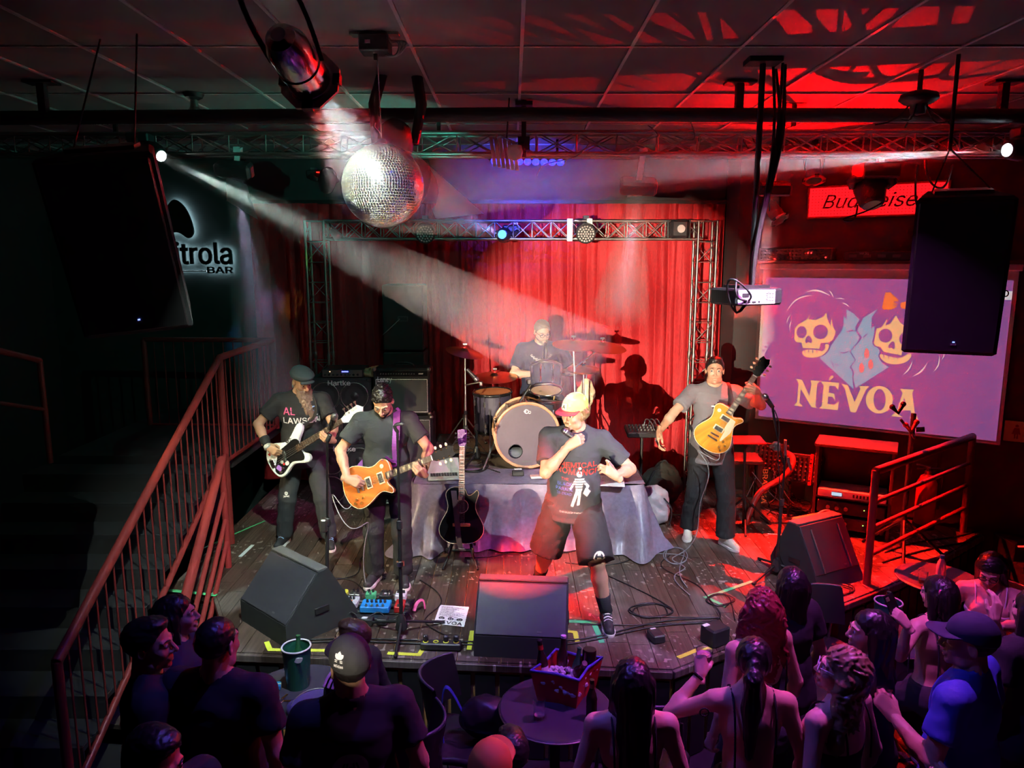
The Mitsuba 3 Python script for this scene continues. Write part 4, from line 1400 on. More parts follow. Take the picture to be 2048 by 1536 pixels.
# ---------------------------------------------------------------- mirror ball
r = 0.225
k = thing("mirror_ball", "mirror ball hanging over the stage front, blazing with reflected light", "mirror ball")
M("grout", (0.66, 0.64, 0.50), 0.35)
part(k, "core", mv(trimesh.creation.icosphere(4, r - 0.004), None, BALL), "grout", True)
rng = np.random.default_rng(11)
V, F = [], []
rows = 46
for i in range(rows):
 la0, la1 = -math.pi / 2 + math.pi * i / rows, -math.pi / 2 + math.pi * (i + 1) / rows
 la = (la0 + la1) / 2
 n = max(4, int(round(2 * rows * math.cos(la))))
 for j in range(n):
  lo = 2 * math.pi * (j + 0.5 * (i % 2) * 0) / n
  nn = A(math.cos(la) * math.cos(lo), math.cos(la) * math.sin(lo), math.sin(la))
  e, u = A(-math.sin(lo), math.cos(lo), 0), A(-math.sin(la) * math.cos(lo), -math.sin(la) * math.sin(lo), math.cos(la))
  wx, wz = math.pi * r * math.cos(la) / n * 0.80, (la1 - la0) * r * 0.5 * 0.82
  t = rng.normal(0, 0.035, 2)
  e2, u2 = e + nn * t[0], u + nn * t[1]
  b = len(V)
  c = A(*BALL) + nn * r
  V += [c - e2 * wx - u2 * wz, c + e2 * wx - u2 * wz, c + e2 * wx + u2 * wz, c - e2 * wx + u2 * wz]
  F.append([b, b + 1, b + 2, b + 3])
stuff_part(k, "mirror_tiles", mesh(V, F), "mirror_facet")
part(k, "cap", lathe([(0.0, 0.03), (0.02, 0.03), (0.03, 0.012), (0.03, 0)], 14, None, A(*BALL) + A(0, 0, r - 0.006)), "dull_steel", 30)
part(k, "hook", tube(spline([A(*BALL) + A(0, 0, r + 0.02), A(*BALL) + A(-0.01, 0, r + 0.06), A(*BALL) + A(-0.035, 0, r + 0.09), A(*BALL) + A(-0.03, 0, r + 0.11)], 10), 0.0025, 5), "white_paint", True)
part(k, "cord", tube([A(*BALL) + A(0, 0, r + 0.02), A(*BALL) + A(-0.006, 0, 0.5), A(*BALL) + A(-0.012, 0, 0.69)], 0.0026, 6), "white_paint", True)
k = thing("ball_motor", "small black motor box with cables above the mirror ball", "motor")
c = A(*BALL) + A(-0.02, 0.0, 0.735)
part(k, "case", box(c, (0.16, 0.13, 0.09), None, 0.008), "black_plastic", False)
part(k, "tag", box(c + A(-0.03, -0.067, 0.0), (0.028, 0.003, 0.018)), "white_plastic", False)
part(k, "bracket", join(box(c + A(0, 0, 0.055), (0.26, 0.07, 0.02)), box(c + A(0, 0.0, 0.0), (0.02, 0.02, 0.16))), "dull_steel", False)
for i in range(3):
 part(k, "cable", tube(spline([c + A(0.07, 0.02 * i, 0.02), c + A(0.13 + 0.02 * i, -0.03, 0.0), c + A(0.11, 0.01 * i, -0.05), c + A(0.05, 0.02, -0.045)], 16), 0.006, 6), "cable_grey", True)


# ---------------------------------------------------------------- hanging loudspeakers
def hung_speaker(label, c, R, size, hang, led):
 k = thing("hanging_speaker", label, "loudspeaker")
 sx, sy, sz = size
 c = A(*c)
 o = [(-sx / 2, -sy / 2), (sx / 2, -sy / 2), (sx * 0.36, sy / 2), (-sx * 0.36, sy / 2)]
 part(k, "cabinet", bevel_cab(o, sz, R, c), "carpet_black", 30)
 part(k, "grille", box(c + R @ A(0, -sy / 2 - 0.012, 0), (sx * 0.94, 0.02, sz * 0.95), R, 0.008), "black_paint", False)
 part(k, "badge", box(c + R @ A(0.02, -sy / 2 - 0.026, -sz * 0.42), (0.03, 0.004, 0.012), R), "grille_grey", False)
 part(k, "indicator", box(c + R @ A(0.02, -sy / 2 - 0.027, -sz * 0.405), (0.012, 0.004, 0.008), R), None, False, emitter=emit(0.5, 0.7, 3.0))
 for h in hang:
  part(k, "chain", tube([c + R @ A(h[0], h[1], sz / 2), A(*h[2])], 0.005, 6), "black_paint", True)
 part(k, "bracket", box(c + R @ A(0, 0, sz / 2 + 0.012), (sx * 0.6, sy * 0.35, 0.022), R), "dull_steel", False)
 return k


def bevel_cab(o, h, R, c):
 m = bevel_body2(o, h, 0.018)
 return mv(mv(m, None, (0, 0, -h / 2)), R, c)


def bevel_body2(o, h, b):
 p = []
 for (x, y) in o:
  for z, q in ((0, b), (b, 0), (h - b, 0), (h, b)):
   v = unit(A(x, y))
   p.append([x - v[0] * q * 1.4, y - v[1] * q * 1.4, z])
 return hullmesh(p)


RL = RZ(14) @ rot((1, 0, 0), 14) @ rot((0, 1, 0), -6)
hung_speaker("large black loudspeaker hanging in the dark in front of the lit wall letters", (-2.12, 4.15, 3.45), RL, (0.56, 0.44, 0.95), ((-0.15, 0, (-2.25, 4.3, 4.53)), (0.15, 0, (-2.0, 4.2, 4.53))), 1)
RR = RZ(-24) @ rot((1, 0, 0), 10)
hung_speaker("large black loudspeaker hanging at the right in front of the projected picture", (2.68, 4.55, 3.27), RR, (0.5, 0.42, 0.93), ((-0.16, 0.0, (2.62, 4.6, 4.0)), (0.16, 0.0, (2.62, 4.6, 4.0))), 1)
part("hanging_speaker_001", "hanger", rod((2.62, 4.6, 3.99), (2.62, 4.6, 4.53), 0.012), "black_paint", True)

# ---------------------------------------------------------------- projector on its pole
k = thing("projector", "white projector hanging upside down from a ceiling pole beside the screen", "projector")
pc = P(1492, 592, 4.75)
Rp = RZ(22)
part(k, "body", box(pc, (0.36, 0.27, 0.105), Rp, 0.014), "black_plastic", False)
part(k, "back_panel", box(pc + Rp @ A(-0.03, -0.137, 0), (0.285, 0.008, 0.09), Rp, 0.003), "white_plastic", False)
for i, (x, z, w_) in enumerate(((-0.12, 0.012, 0.05), (-0.125, -0.03, 0.016), (-0.09, -0.03, 0.016), (-0.055, -0.03, 0.03), (-0.015, -0.03, 0.012))):
 part(k, "socket", box(pc + Rp @ A(x, -0.143, z), (w_, 0.006, 0.024 if i == 0 else 0.012), Rp), "black_paint", False)
for i in range(6):
 for j in range(3):
  part(k, "label_line", box(pc + Rp @ A(0.045 + 0.022 * j, -0.1425, 0.03 - 0.011 * i), (0.016, 0.002, 0.004), Rp), "ink", False)
part(k, "vent", box(pc + Rp @ A(0.182, -0.03, 0), (0.006, 0.07, 0.06), Rp), "black_paint", False)
part(k, "mount", box(pc + Rp @ A(0, 0, 0.062), (0.24, 0.16, 0.02), Rp), "black_paint", False)
pp_ = pc + A(0.03, 0, 0.07)
part(k, "pole", rod(pp_, A(pp_[0], pp_[1], CEIL), 0.018, 10), "black_paint", True)
part(k, "ceiling_plate", box(A(pp_[0], pp_[1], CEIL - 0.01), (0.2, 0.14, 0.03)), "black_paint", False)
for i, (dx, sag) in enumerate(((0.0, 0.1), (0.03, -0.06), (-0.03, 0.05), (0.05, 0.12), (0.015, 0.02))):
 pts = [A(pp_[0] + 0.12 + dx, pp_[1] + 0.04 * i, CEIL - 0.02), A(pp_[0] + 0.10 + dx * 0.7, pp_[1] - 0.03, 4.1), A(pp_[0] + 0.055 + 0.3 * dx, pp_[1] - 0.04, 3.75), A(pp_[0] + 0.0 + 0.2 * dx, pp_[1] - 0.05, 3.4), A(pp_[0] - 0.01, pp_[1] - 0.06, 3.1)]
 cable("projector_cable", pts, "black cable hanging in the bundle along the projector's pole", "cable_black", 0.009, group="cables along the projector pole")
for i in range(2):
 pts = [A(pp_[0] - 0.01, pp_[1] - 0.07, 3.15), A(pp_[0] - 0.12, pp_[1] - 0.1, 3.02), pc + Rp @ A(-0.2 - 0.05 * i, -0.15, 0.11), pc + Rp @ A(-0.24 + 0.1 * i, -0.2, 0.03), pc + Rp @ A(-0.12 + 0.02 * i, -0.15, -0.02)]
 cable("projector_lead", pts, "black lead looping into the back of the projector", "cable_black", 0.007, group="leads into the projector")

# ---------------------------------------------------------------- screen and what it shows
SL, SZ0 = 2.32, 1.585   # width and lower edge
S0 = 0.18               # where it begins along the wall
SH = 1.66
scr = thing("projection_screen", "white roll-down screen showing a violet picture of two skulls", "screen")
part(scr, "sheet", box(wr(S0 + SL / 2, SZ0 + SH / 2, 0.045), (SL, 0.006, SH), RW), "white_paint", False)
part(scr, "case", box(wr(S0 + SL / 2, SZ0 + SH + 0.03, 0.06), (SL + 0.06, 0.07, 0.07), RW, 0.01), "white_paint", False)
part(scr, "weight_bar", rod(wr(S0, SZ0, 0.045), wr(S0 + SL, SZ0, 0.045), 0.012, 8), "white_paint", True)
for e in (0.012, SL - 0.012):
 part(scr, "border", box(wr(S0 + e, SZ0 + SH / 2, 0.05), (0.024, 0.004, SH), RW), "white_paint", False)


# the picture: flat shapes with colours of their own, in a frame of 300 x 300 units read off the photograph (x right, y down)
def quadmap(src, dst):
 M_, b = [], []
 for (x, y), (u, v) in zip(src, dst):
  M_ += [[x, y, 1, 0, 0, 0, -u * x, -u * y], [0, 0, 0, x, y, 1, -v * x, -v * y]]
  b += [u, v]
 h = np.r_[np.linalg.solve(np.array(M_, float), np.array(b, float)), 1].reshape(3, 3)
 return lambda p: (lambda q: q[:, :2] / q[:, 2:])(np.c_[p, np.ones(len(p))] @ h.T)


to_screen = quadmap([(1533, 537), (2045, 547), (2008, 893), (1513, 833)], [(0, 0), (1, 0), (1, 1), (0, 1)])


def art(pts, smooth=True, n=60):
 """Corner points of a 1536-px close-up of the picture (its upper left at 1560, 560; 300 units wide) -> polygon on the sheet (0..1, 0..1)."""
 p = np.array(pts, float) * 300 / 1536 + A(1560, 560)
 q = to_screen(p)
 if smooth:
  q = spline(np.c_[q, np.zeros(len(q))], n, closed=True)[:, :2]
 return Polygon(q).buffer(0)


def stroke(pts, w):
 p = np.array(pts, float)
 c = spline(np.c_[p, np.zeros(len(p))], 14)[:, :2]
 t = np.gradient(c, axis=0)
 t /= np.linalg.norm(t, axis=1, keepdims=True)
 nn = np.stack([-t[:, 1], t[:, 0]], 1)
 ww = w * np.sin(np.linspace(0.12, math.pi - 0.12, len(c)))[:, None]
 return art(np.vstack([c + nn * ww, (c - nn * ww)[::-1]]), False)


def circle(x, y, rx, ry=None):
 a = np.linspace(0, 2 * math.pi, 28)[:-1]
 return art(np.stack([x + rx * np.cos(a), y + (ry or rx) * np.sin(a)], 1), False)


skull1 = [(172, 600), (178, 490), (215, 450), (300, 400), (345, 340), (320, 395), (380, 405), (398, 360), (385, 410), (470, 375), (505, 330), (515, 400), (545, 470), (556, 385), (570, 470), (600, 530), (570, 610), (520, 640), (445, 640), (430, 700), (260, 690), (245, 635), (195, 630)]
jaw1 = [(265, 715), (420, 715), (455, 725), (490, 690), (490, 655), (522, 655), (510, 720), (440, 775), (370, 790), (300, 785), (262, 760)]
s1 = art(skull1, False).union(art(jaw1, True))
holes1 = [circle(248, 528, 52, 62), circle(443, 528, 75, 74), art([(318, 565), (355, 625), (338, 640), (320, 630), (300, 640), (286, 625)])]
dx = 850
skull2 = [(990, 650), (1020, 500), (1070, 490), (1135, 395), (1110, 470), (1160, 455), (1218, 370), (1260, 440), (1330, 500), (1310, 410), (1380, 505), (1425, 540), (1480, 600), (1475, 690), (1370, 735), (1280, 740), (1275, 780), (1090, 740), (1060, 690), (1010, 680)]
jaw2 = [(1055, 765), (1150, 785), (1270, 800), (1330, 770), (1340, 765), (1372, 765), (1345, 830), (1240, 868), (1140, 860), (1070, 815)]
s2 = art(skull2, False).union(art(jaw2, True))
holes2 = [circle(1110, 575, 70, 70), circle(1330, 612, 78, 76), art([(1188, 635), (1205, 700), (1190, 712), (1170, 697), (1150, 703), (1140, 685)])]
teeth = [stroke([(x, 690 if i < 4 else 0), (x + 2, 748)], 5) for i, x in enumerate((278, 318, 360, 402))] + [stroke([(x, 735 + 8 * i), (x + 3, 815 + 4 * i)], 5) for i, x in enumerate((1092, 1140, 1190, 1235))]
heartL = art([(710, 300), (790, 350), (845, 410), (800, 480), (805, 520), (845, 590), (820, 640), (740, 730), (795, 820), (740, 890), (770, 940), (770, 1030), (780, 1118), (430, 795), (530, 700), (600, 600), (660, 520), (680, 460), (680, 365), (715, 410)], False)
heartR = art([(1032, 303), (970, 385), (965, 500), (1000, 475), (990, 590), (970, 640), (1050, 720), (1045, 810), (1080, 860), (1145, 895), (800, 1108), (776, 1000), (790, 940), (755, 890), (805, 820), (752, 730), (835, 640), (870, 590), (820, 515), (885, 390)], False)
cracks = unary_union([stroke([(700, 535), (760, 520), (815, 525)], 7), stroke([(870, 600), (905, 570), (930, 545)], 7), stroke([(620, 725), (680, 745), (740, 725)], 6), stroke([(545, 815), (560, 850), (590, 915)], 5), stroke([(560, 850), (610, 868), (650, 865)], 4)])
drops = [art([(x, y - 55), (x + 27, y + 15), (x, y + 48), (x - 27, y + 15)]) for x, y in ((917, 755), (863, 903), (957, 868))]
bow = unary_union([art([(1075, 290), (1110, 135), (1160, 135), (1255, 225), (1190, 232), (1245, 262), (1180, 262), (1235, 280), (1170, 312), (1090, 310)], False), art([(1270, 245), (1310, 235), (1355, 245), (1345, 300), (1300, 305), (1270, 290)]), art([(1380, 270), (1470, 215), (1560, 180), (1570, 400), (1440, 380), (1365, 305), (1430, 290)], False)])
lines = unary_union([stroke([(90, 325), (170, 220), (260, 170), (368, 155)], 7), stroke([(295, 125), (380, 105), (470, 125), (542, 160)], 9), stroke([(530, 105), (560, 140), (578, 185)], 6), stroke([(600, 195), (650, 190), (692, 202)], 5), stroke([(662, 235), (705, 250), (740, 280)], 6), stroke([(95, 440), (110, 390), (143, 340)], 5), stroke([(127, 515), (130, 450), (152, 400)], 5), stroke([(1285, 980), (1350, 920), (1388, 835)], 7), stroke([(1390, 997), (1480, 940), (1540, 860)], 8), stroke([(1590, 960), (1650, 890), (1665, 780)], 6), stroke([(1690, 830), (1712, 780), (1705, 730)], 5)])
let = {
 "N": [(185, 1003), (250, 1015), (322, 1180), (345, 1060), (335, 1020), (435, 1030), (405, 1060), (385, 1285), (400, 1305), (345, 1300), (235, 1110), (220, 1250), (260, 1290), (162, 1278), (195, 1240), (212, 1050)],
 "E": [(440, 1033), (632, 1050), (622, 1125), (590, 1085), (530, 1080), (522, 1150), (580, 1160), (592, 1235), (560, 1195), (518, 1190), (510, 1265), (580, 1275), (628, 1240), (615, 1332), (420, 1310), (450, 1285), (470, 1075)],
 "V": [(652, 1060), (720, 1075), (790, 1250), (850, 1115), (835, 1085), (942, 1090), (905, 1130), (800, 1360), (745, 1350), (690, 1110)],
 "A": [(1258, 1120), (1405, 1130), (1385, 1165), (1412, 1370), (1448, 1438), (1355, 1425), (1375, 1400), (1368, 1345), (1270, 1340), (1245, 1385), (1290, 1415), (1165, 1400), (1225, 1350), (1285, 1165)],
}
word = unary_union([art(v, False) for v in let.values()] + [art([(525, 1025), (555, 975), (575, 985), (560, 1005)], True), circle(1045, 1230, 140, 142).difference(circle(1048, 1230, 62, 110))])
word = word.difference(art([(1300, 1210), (1330, 1300), (1282, 1300)], False))
light = unary_union([s1.difference(unary_union(holes1 + teeth)), s2.difference(unary_union(holes2 + teeth)), word])
blue = heartL.union(heartR).difference(unary_union([cracks, s1.buffer(0.006), s2.buffer(0.006), word.buffer(0.004)] + drops))
corner = rect2(0.925, 0.115, 0.985, 0.165)
sheet = rect2(0.015, 0.055, 0.985, 0.985)
taken, layers = Polygon(), []
M("screen_violet", (0.7, 0.7, 0.7), 0.8)
for shape, col in ((unary_union(drops), (0.95, 0.16, 0.15)), (bow, (1.0, 0.20, 0.03)), (lines, (0.85, 0.66, 0.62)), (corner, (0.6, 0.6, 0.62)), (light, (0.86, 0.52, 0.24)), (blue, (0.20, 0.40, 0.55)), (sheet, (0.20, 0.075, 0.27))):
 s_ = shape.intersection(sheet).difference(taken)
 layers.append((s_, col))
 taken = taken.union(shape)
V, F, C = [], [], []
at = 0
for s_, col in layers:
 m = flatpoly(s_.simplify(0.0003))
 p = np.array(m.vertices)
 w3 = WA + wdir * (S0 + p[:, :1] * SL) + A(0, 0, 1) * (SZ0 + SH - p[:, 1:2] * SH) + wn * 0.0525
 V.append(w3)
 f = np.array(m.faces)
 n_ = np.cross(w3[f[:, 1]] - w3[f[:, 0]], w3[f[:, 2]] - w3[f[:, 0]]) @ wn
 f[n_ < 0] = f[n_ < 0][:, ::-1]
 F.append(f + at)
 C.append(np.repeat([col], len(p), 0))
 at += len(p)
SCREEN_GAIN = 0.75
part(scr, "picture", trimesh.Trimesh(np.vstack(V), np.vstack(F), process=False), "white_paint", False, "glowing violet picture: two skulls, a broken blue heart and the word NÉVOA", color=np.vstack(C) * SCREEN_GAIN * GAIN, emitter={"type": "area", "radiance": {"type": "mesh_attribute", "name": "vertex_color"}, "sampling_weight": 1.0})
lettering("LO", 0.06, wr(S0 + 0.93 * SL, SZ0 + 0.853 * SH, 0.056), wdir, (0, 0, 1), "ink", scr, depth=0.001, bold=True)

# the desks on the ledge above the screen
struct("trim_2", box(wr(1.35, SZ0 + SH + 0.075, 0.16), (2.5, 0.3, 0.03), RW), "wall_red", "ledge above the screen")


def desk(name, label, s, w_, h, knobs, leds):
 k = thing(name, label, "mixer")
 c = wr(s, SZ0 + SH + 0.09 + h / 2, 0.17)
 part(k, "case", box(c, (w_, 0.22, h), RW, 0.012), "dull_steel" if knobs else "black_plastic", False)
 part(k, "panel", box(c + wn * 0.112, (w_ * 0.96, 0.008, h * 0.86), RW), "black_plastic", False)
 rng = np.random.default_rng(3)
 for i in range(knobs):
  for j in range(3):
   part(k, "knob", rod(c + wdir * (-w_ * 0.45 + w_ * 0.9 * i / knobs) + A(0, 0, h * (-0.3 + 0.28 * j)) + wn * 0.115, c + wdir * (-w_ * 0.45 + w_ * 0.9 * i / knobs) + A(0, 0, h * (-0.3 + 0.28 * j)) + wn * 0.13, 0.009, 6), "black_plastic" if (i + j) % 2 else "grille_grey", True)
 for q, z in leds:
  part(k, "indicator", mv(trimesh.creation.icosphere(1, 0.008), None, c + wdir * w_ * q + A(0, 0, h * z) + wn * 0.13), None, True, emitter=emit(5, 0.1, 0.1, w=0.01))
 return k


desk("mixing_desk", "silver mixing desk with red lights on the ledge above the screen", 0.52, 0.78, 0.13, 18, ((-0.22, -0.35), (0.2, 0.1), (0.24, 0.1), (0.42, -0.25)))
desk("rack_mixer", "flat black unit on the ledge right of the silver mixing desk", 1.32, 0.62, 0.09, 0, ())
k = "rack_mixer"
for i in range(4):
 part(k, "socket", box(wr(1.10 + 0.13 * i, SZ0 + SH + 0.135, 0.29), (0.07, 0.01, 0.03), RW), "grille_grey", False)
lettering("MX 32", 0.02, wr(1.16, SZ0 + SH + 0.15, 0.296), wdir, (0, 0, 1), "white_plastic", k, depth=0.001)
# red light sign
sign = thing("light_sign", "red glowing advertising panel with dark script lettering above the screen", "sign")
b0, b1 = 0.62, 1.86
c = wr((b0 + b1) / 2, 3.93, 0.05)
part(sign, "box", box(c, (b1 - b0 + 0.05, 0.07, 0.33), RW, 0.008), "red_paint", False)
part(sign, "panel", box(c + wn * 0.04, (b1 - b0, 0.006, 0.285), RW), None, False, emitter={"type": "area", "radiance": rgb(2.2 * GAIN, 0.012 * GAIN, 0.02 * GAIN), "sampling_weight": 1.2})
lettering("Budweiser", 0.135, wr(b0 + 0.13, 3.865, 0.095), wdir, A(0.0, 0, 1), "dark_red_ink", sign, width=0.92, shear=0.35, depth=0.002)
dots = [mv(trimesh.creation.cylinder(0.0045, 0.003, sections=6), np.stack([wdir, A(0, 0, 1), wn], 1), wr(b0 + 0.03 + 0.031 * i, 3.81 + 0.03 * j, 0.094)) for i in range(39) for j in range(9)]
stuff_part(sign, "dots", join(dots), "dark_red_ink")
M("dark_red_ink", (0.10, 0.0, 0.004), 0.7)
# washroom sign at the right
sg_ = thing("washroom_sign", "small square sign with a woman's figure at the right edge of the screen", "sign")
M("sign_yellow", (0.55, 0.35, 0.10), 0.6)
M("sign_red", (0.25, 0.02, 0.02), 0.6)
c = wr(2.62, 1.72, 0.02)
part(sg_, "plate", box(c, (0.2, 0.012, 0.2), RW, 0.003), "sign_yellow", False)
fig = unary_union([Point(0, 0.055).buffer(0.014), Polygon([(-0.02, 0.035), (0.02, 0.035), (0.036, -0.025), (-0.036, -0.025)]), rect2(-0.016, -0.07, -0.004, -0.02), rect2(0.004, -0.07, 0.016, -0.02)])
part(sg_, "figure", extrude(fig, 0.003, np.stack([wdir, A(0, 0, 1), wn], 1), c + wn * 0.006), "sign_red", False)

# ---------------------------------------------------------------- the lit letters on the back wall at the left
vs = thing("wall_sign", "black letters reading Vitrola BAR on the dark wall, lit from behind", "sign")
RBW = np.stack([A(1, 0, 0), A(0, 0, 1), A(0, -1, 0)], 1)
words, backs = [], []


def backlit(text, h, x, z, width, bold=True):
 m = meshkit.text_mesh(text, h, 0.02, bold)
 v = np.array(m.vertices)
 v[:, 0] = (v[:, 0] - v[:, 0].min()) * width / np.ptp(v[:, 0])
 m = trimesh.Trimesh(v, m.faces, process=False)
 k = part(vs, "lettering", mv(m, RBW, (x, 9.055, z)), "black_gloss", False)
 m2 = meshkit.text_mesh(text, h, 0.002, bold)
 v2 = np.array(m2.vertices)
 v2[:, 0] = (v2[:, 0] - v2[:, 0].min()) * width / np.ptp(v2[:, 0])
 f = np.array(m2.faces)
 low = (v2[f][:, :, 2] < 1e-6).all(1)
 backs.append(mv(trimesh.Trimesh(v2, f[low], process=False), RBW, (x, 9.059, z)))


backlit("Vitrola", 0.245, -4.27, 3.30, 0.90)
backlit("BAR", 0.075, -3.68, 3.185, 0.31)
part(vs, "underline", box((-3.98, 9.06, 3.21), (0.56, 0.02, 0.012)), "black_gloss", False)
backs.append(box((-3.98, 9.075, 3.21), (0.56, 0.004, 0.012)))
horn = np.array([(-0.30, 0.0), (-0.22, 0.1), (-0.16, 0.30), (-0.10, 0.40), (-0.04, 0.44), (0.04, 0.40), (0.12, 0.28), (0.17, 0.10), (0.16, 0.02), (0.10, -0.02), (0.0, 0.04), (-0.15, 0.03)]) * 0.98
hm = bevel_body(horn, 0.02, 0.004, 80, 3)
part(vs, "emblem", mv(hm, RBW, (-3.98, 9.055, 3.62)), "black_gloss", True)
hb = flatpoly(Polygon(spline(np.c_[horn, np.zeros(len(horn))], 60, closed=True)[:, :2]).buffer(0.0))
backs.append(mv(trimesh.Trimesh(hb.vertices, hb.faces[:, ::-1], process=False), RBW, (-3.98, 9.06, 3.62)))
part(vs, "backlight", join(backs), None, False, "white light strip behind the letters", emitter={"type": "area", "radiance": rgb(7 * GAIN, 9.5 * GAIN, 11 * GAIN), "sampling_weight": 0.7})

# ---------------------------------------------------------------- ceiling odds and ends
k = thing("lamp_socket", "bare bulb socket hanging from the ceiling at the left above the truss", "lamp")
c = P(388, 200, 5.67)
part(k, "rose", lathe([(0, 0.0), (0.075, 0.0), (0.06, -0.03), (0.03, -0.045), (0, -0.045)], 18, None, (c[0], c[1], CEIL - 0.002)), "black_paint", 30)
part(k, "holder", lathe([(0, 0), (0.025, 0), (0.03, -0.05), (0.045, -0.07), (0.045, -0.08), (0, -0.08)], 14, None, (c[0], c[1], CEIL - 0.045)), "dull_steel", 30)
part(k, "bulb", mv(trimesh.creation.icosphere(2, 0.045), None, (c[0], c[1], CEIL - 0.165)), "white_plastic", True)
k = thing("ceiling_fan", "dark fan motor with loose wires hanging from the ceiling at the right", "ceiling fan")
c = P(1838, 195, 5.0)
part(k, "rod", rod((c[0], c[1], CEIL), (c[0], c[1], c[2] + 0.02), 0.016), "black_paint", True)
part(k, "motor", lathe([(0, 0.04), (0.05, 0.04), (0.11, 0.02), (0.12, -0.01), (0.09, -0.035), (0.05, -0.05), (0.045, -0.1), (0, -0.11)], 20, None, c), "black_paint", True)
for i in range(5):
 a = i * 1.256 + 0.3
 part(k, "wire", tube(spline([c + A(0.05 * math.cos(a), 0.05 * math.sin(a), -0.04), c + A(0.14 * math.cos(a), 0.1 * math.sin(a), -0.09 - 0.02 * i), c + A(0.26 * math.cos(a), 0.15 * math.sin(a), -0.16)], 10), 0.006, 5), "cable_black", True)
# the wide dark drum with its foil at the top right
k = thing("ceiling_duct", "wide round black duct wrapped in crumpled silver foil at the top right", "duct")
dc = A(1.02, 2.35, 4.36)
prof = [(0.60, 0.20), (0.66, 0.12), (0.72, 0.05), (0.70, -0.01), (0.665, -0.02), (0.655, 0.0)]
m = lathe(prof, 96, None, dc)
v = np.array(m.vertices)
d = v - dc
rr = np.linalg.norm(d[:, :2], axis=1, keepdims=True)
wob = (meshkit.fbm(v * 7, 3, 4) - 0.5) * 0.10
v[:, :2] += d[:, :2] / rr * wob[:, None]
v[:, 2] += (meshkit.fbm(v * 6, 3, 9) - 0.5) * 0.05
part(k, "foil", trimesh.Trimesh(v, m.faces, process=False), "foil", True)
part(k, "drum", lathe([(0.62, -0.03), (0.625, -0.035), (0.61, 0.17), (0.0, 0.17)], 64, None, dc), "black_paint", 30)
part(k, "inner_ring", lathe([(0.625, 0.16), (0.63, -0.03), (0.62, -0.038), (0.61, -0.03)], 64, None, dc), "black_paint", True)
part(k, "hanger", rod(dc + A(0, 0, 0.16), dc + A(0, 0, 0.2), 0.05), "black_paint", True)
part(k, "flap", mesh([dc + A(-0.1, 0.2, -0.02), dc + A(0.05, 0.42, -0.05), dc + A(0.18, 0.22, 0.05), dc + A(0.05, 0.25, 0.12)], [[0, 1, 2, 3]]), "foil", False)
# cables draped over the truss
rng = np.random.default_rng(21)
for i in range(14):
 x = rng.uniform(1.9, 3.6)
 y = 6.55 - 0.105 * x
 L = rng.uniform(0.3, 0.9)
 z = 4.27
 pts = [A(x, y + rng.uniform(-0.09, 0.09), z + 0.06), A(x + L * 0.3, y + rng.uniform(-0.1, 0.05), z - rng.uniform(0.02, 0.12)), A(x + L * 0.6, y + rng.uniform(-0.1, 0.08), z + rng.uniform(-0.05, 0.08)), A(x + L, y, z + 0.04)]
 cable("truss_cable", pts, "black cable tangled along the right part of the front truss", "cable_black", rng.uniform(0.006, 0.011), 24, group="cables tangled in the truss")
for (pts, lab) in (
 ([(0.62, 6.15, 4.27), (0.5, 6.1, 4.15), (0.25, 6.15, 4.09), (0.2, 6.1, 4.0)], "thin pale cord sagging from the truss near the blue bar"),
 ([(0.95, 5.4, 4.27), (1.0, 5.3, 4.18), (0.86, 5.3, 4.17)], "short pale loop of cord on the black pipe, left one"),
 ([(1.22, 5.35, 4.32), (1.25, 5.3, 4.16), (1.12, 5.3, 4.18)], "short pale loop of cord on the black pipe, right one"),
):
 cable("loop_of_cord", pts, lab, "cable_grey", 0.004, 20)
for (pts, lab) in (
 ([P(1715, 410, 6.8), P(1705, 440, 6.75), P(1685, 440, 6.7), P(1725, 425, 6.8), P(1765, 405, 6.8)], "black cable dangling below the moving head before the red sign"),
 ([P(1835, 330, 5.6), P(1832, 400, 5.5), P(1850, 445, 5.4), P(1880, 460, 5.2)], "black cable hanging in a long loop towards the right loudspeaker"),
 ([P(1850, 320, 5.6), P(1862, 365, 5.5), P(1885, 375, 5.4), P(1905, 330, 5.5)], "black cable loop under the right end of the truss"),
):
 cable("lamp_cable", pts, lab, "cable_black", 0.008, 30)

# ---------------------------------------------------------------- riser and its cloth
RT = 1.32
ris = thing("drum_riser", "carpeted drum platform behind the draped cloth", "platform")
part(ris, "deck", box((0.15, 7.53, RT - 0.04), (2.0, 1.96, 0.08), None, 0.006), "riser_carpet", False)
part(ris, "edge", join(box((1.155, 7.53, RT - 0.04), (0.012, 1.96, 0.09)), box((-0.855, 7.53, RT - 0.04), (0.012, 1.96, 0.09))), "dull_steel", False)
for x in (-0.8, 1.1):
 for y in (6.65, 7.5, 8.4):
  part(ris, "leg", box((x, y, (STAGE + RT - 0.08) / 2), (0.06, 0.06, RT - 0.08 - STAGE)), "dull_steel", False)


def _carpet(p, n, uv):
 t = fbm(p.x * 5, p.y * 5, 2, 4)
 line = smoothstep(0.9, 0.95, noise(p.x * 30 + p.y * 13, p.y * 8, 6))
 return mix(mix((0.07, 0.055, 0.045), (0.13, 0.105, 0.085), t), (0.35, 0.25, 0.2), line * 0.5)


M("riser_carpet", mikit.proc(_carpet), 0.9)
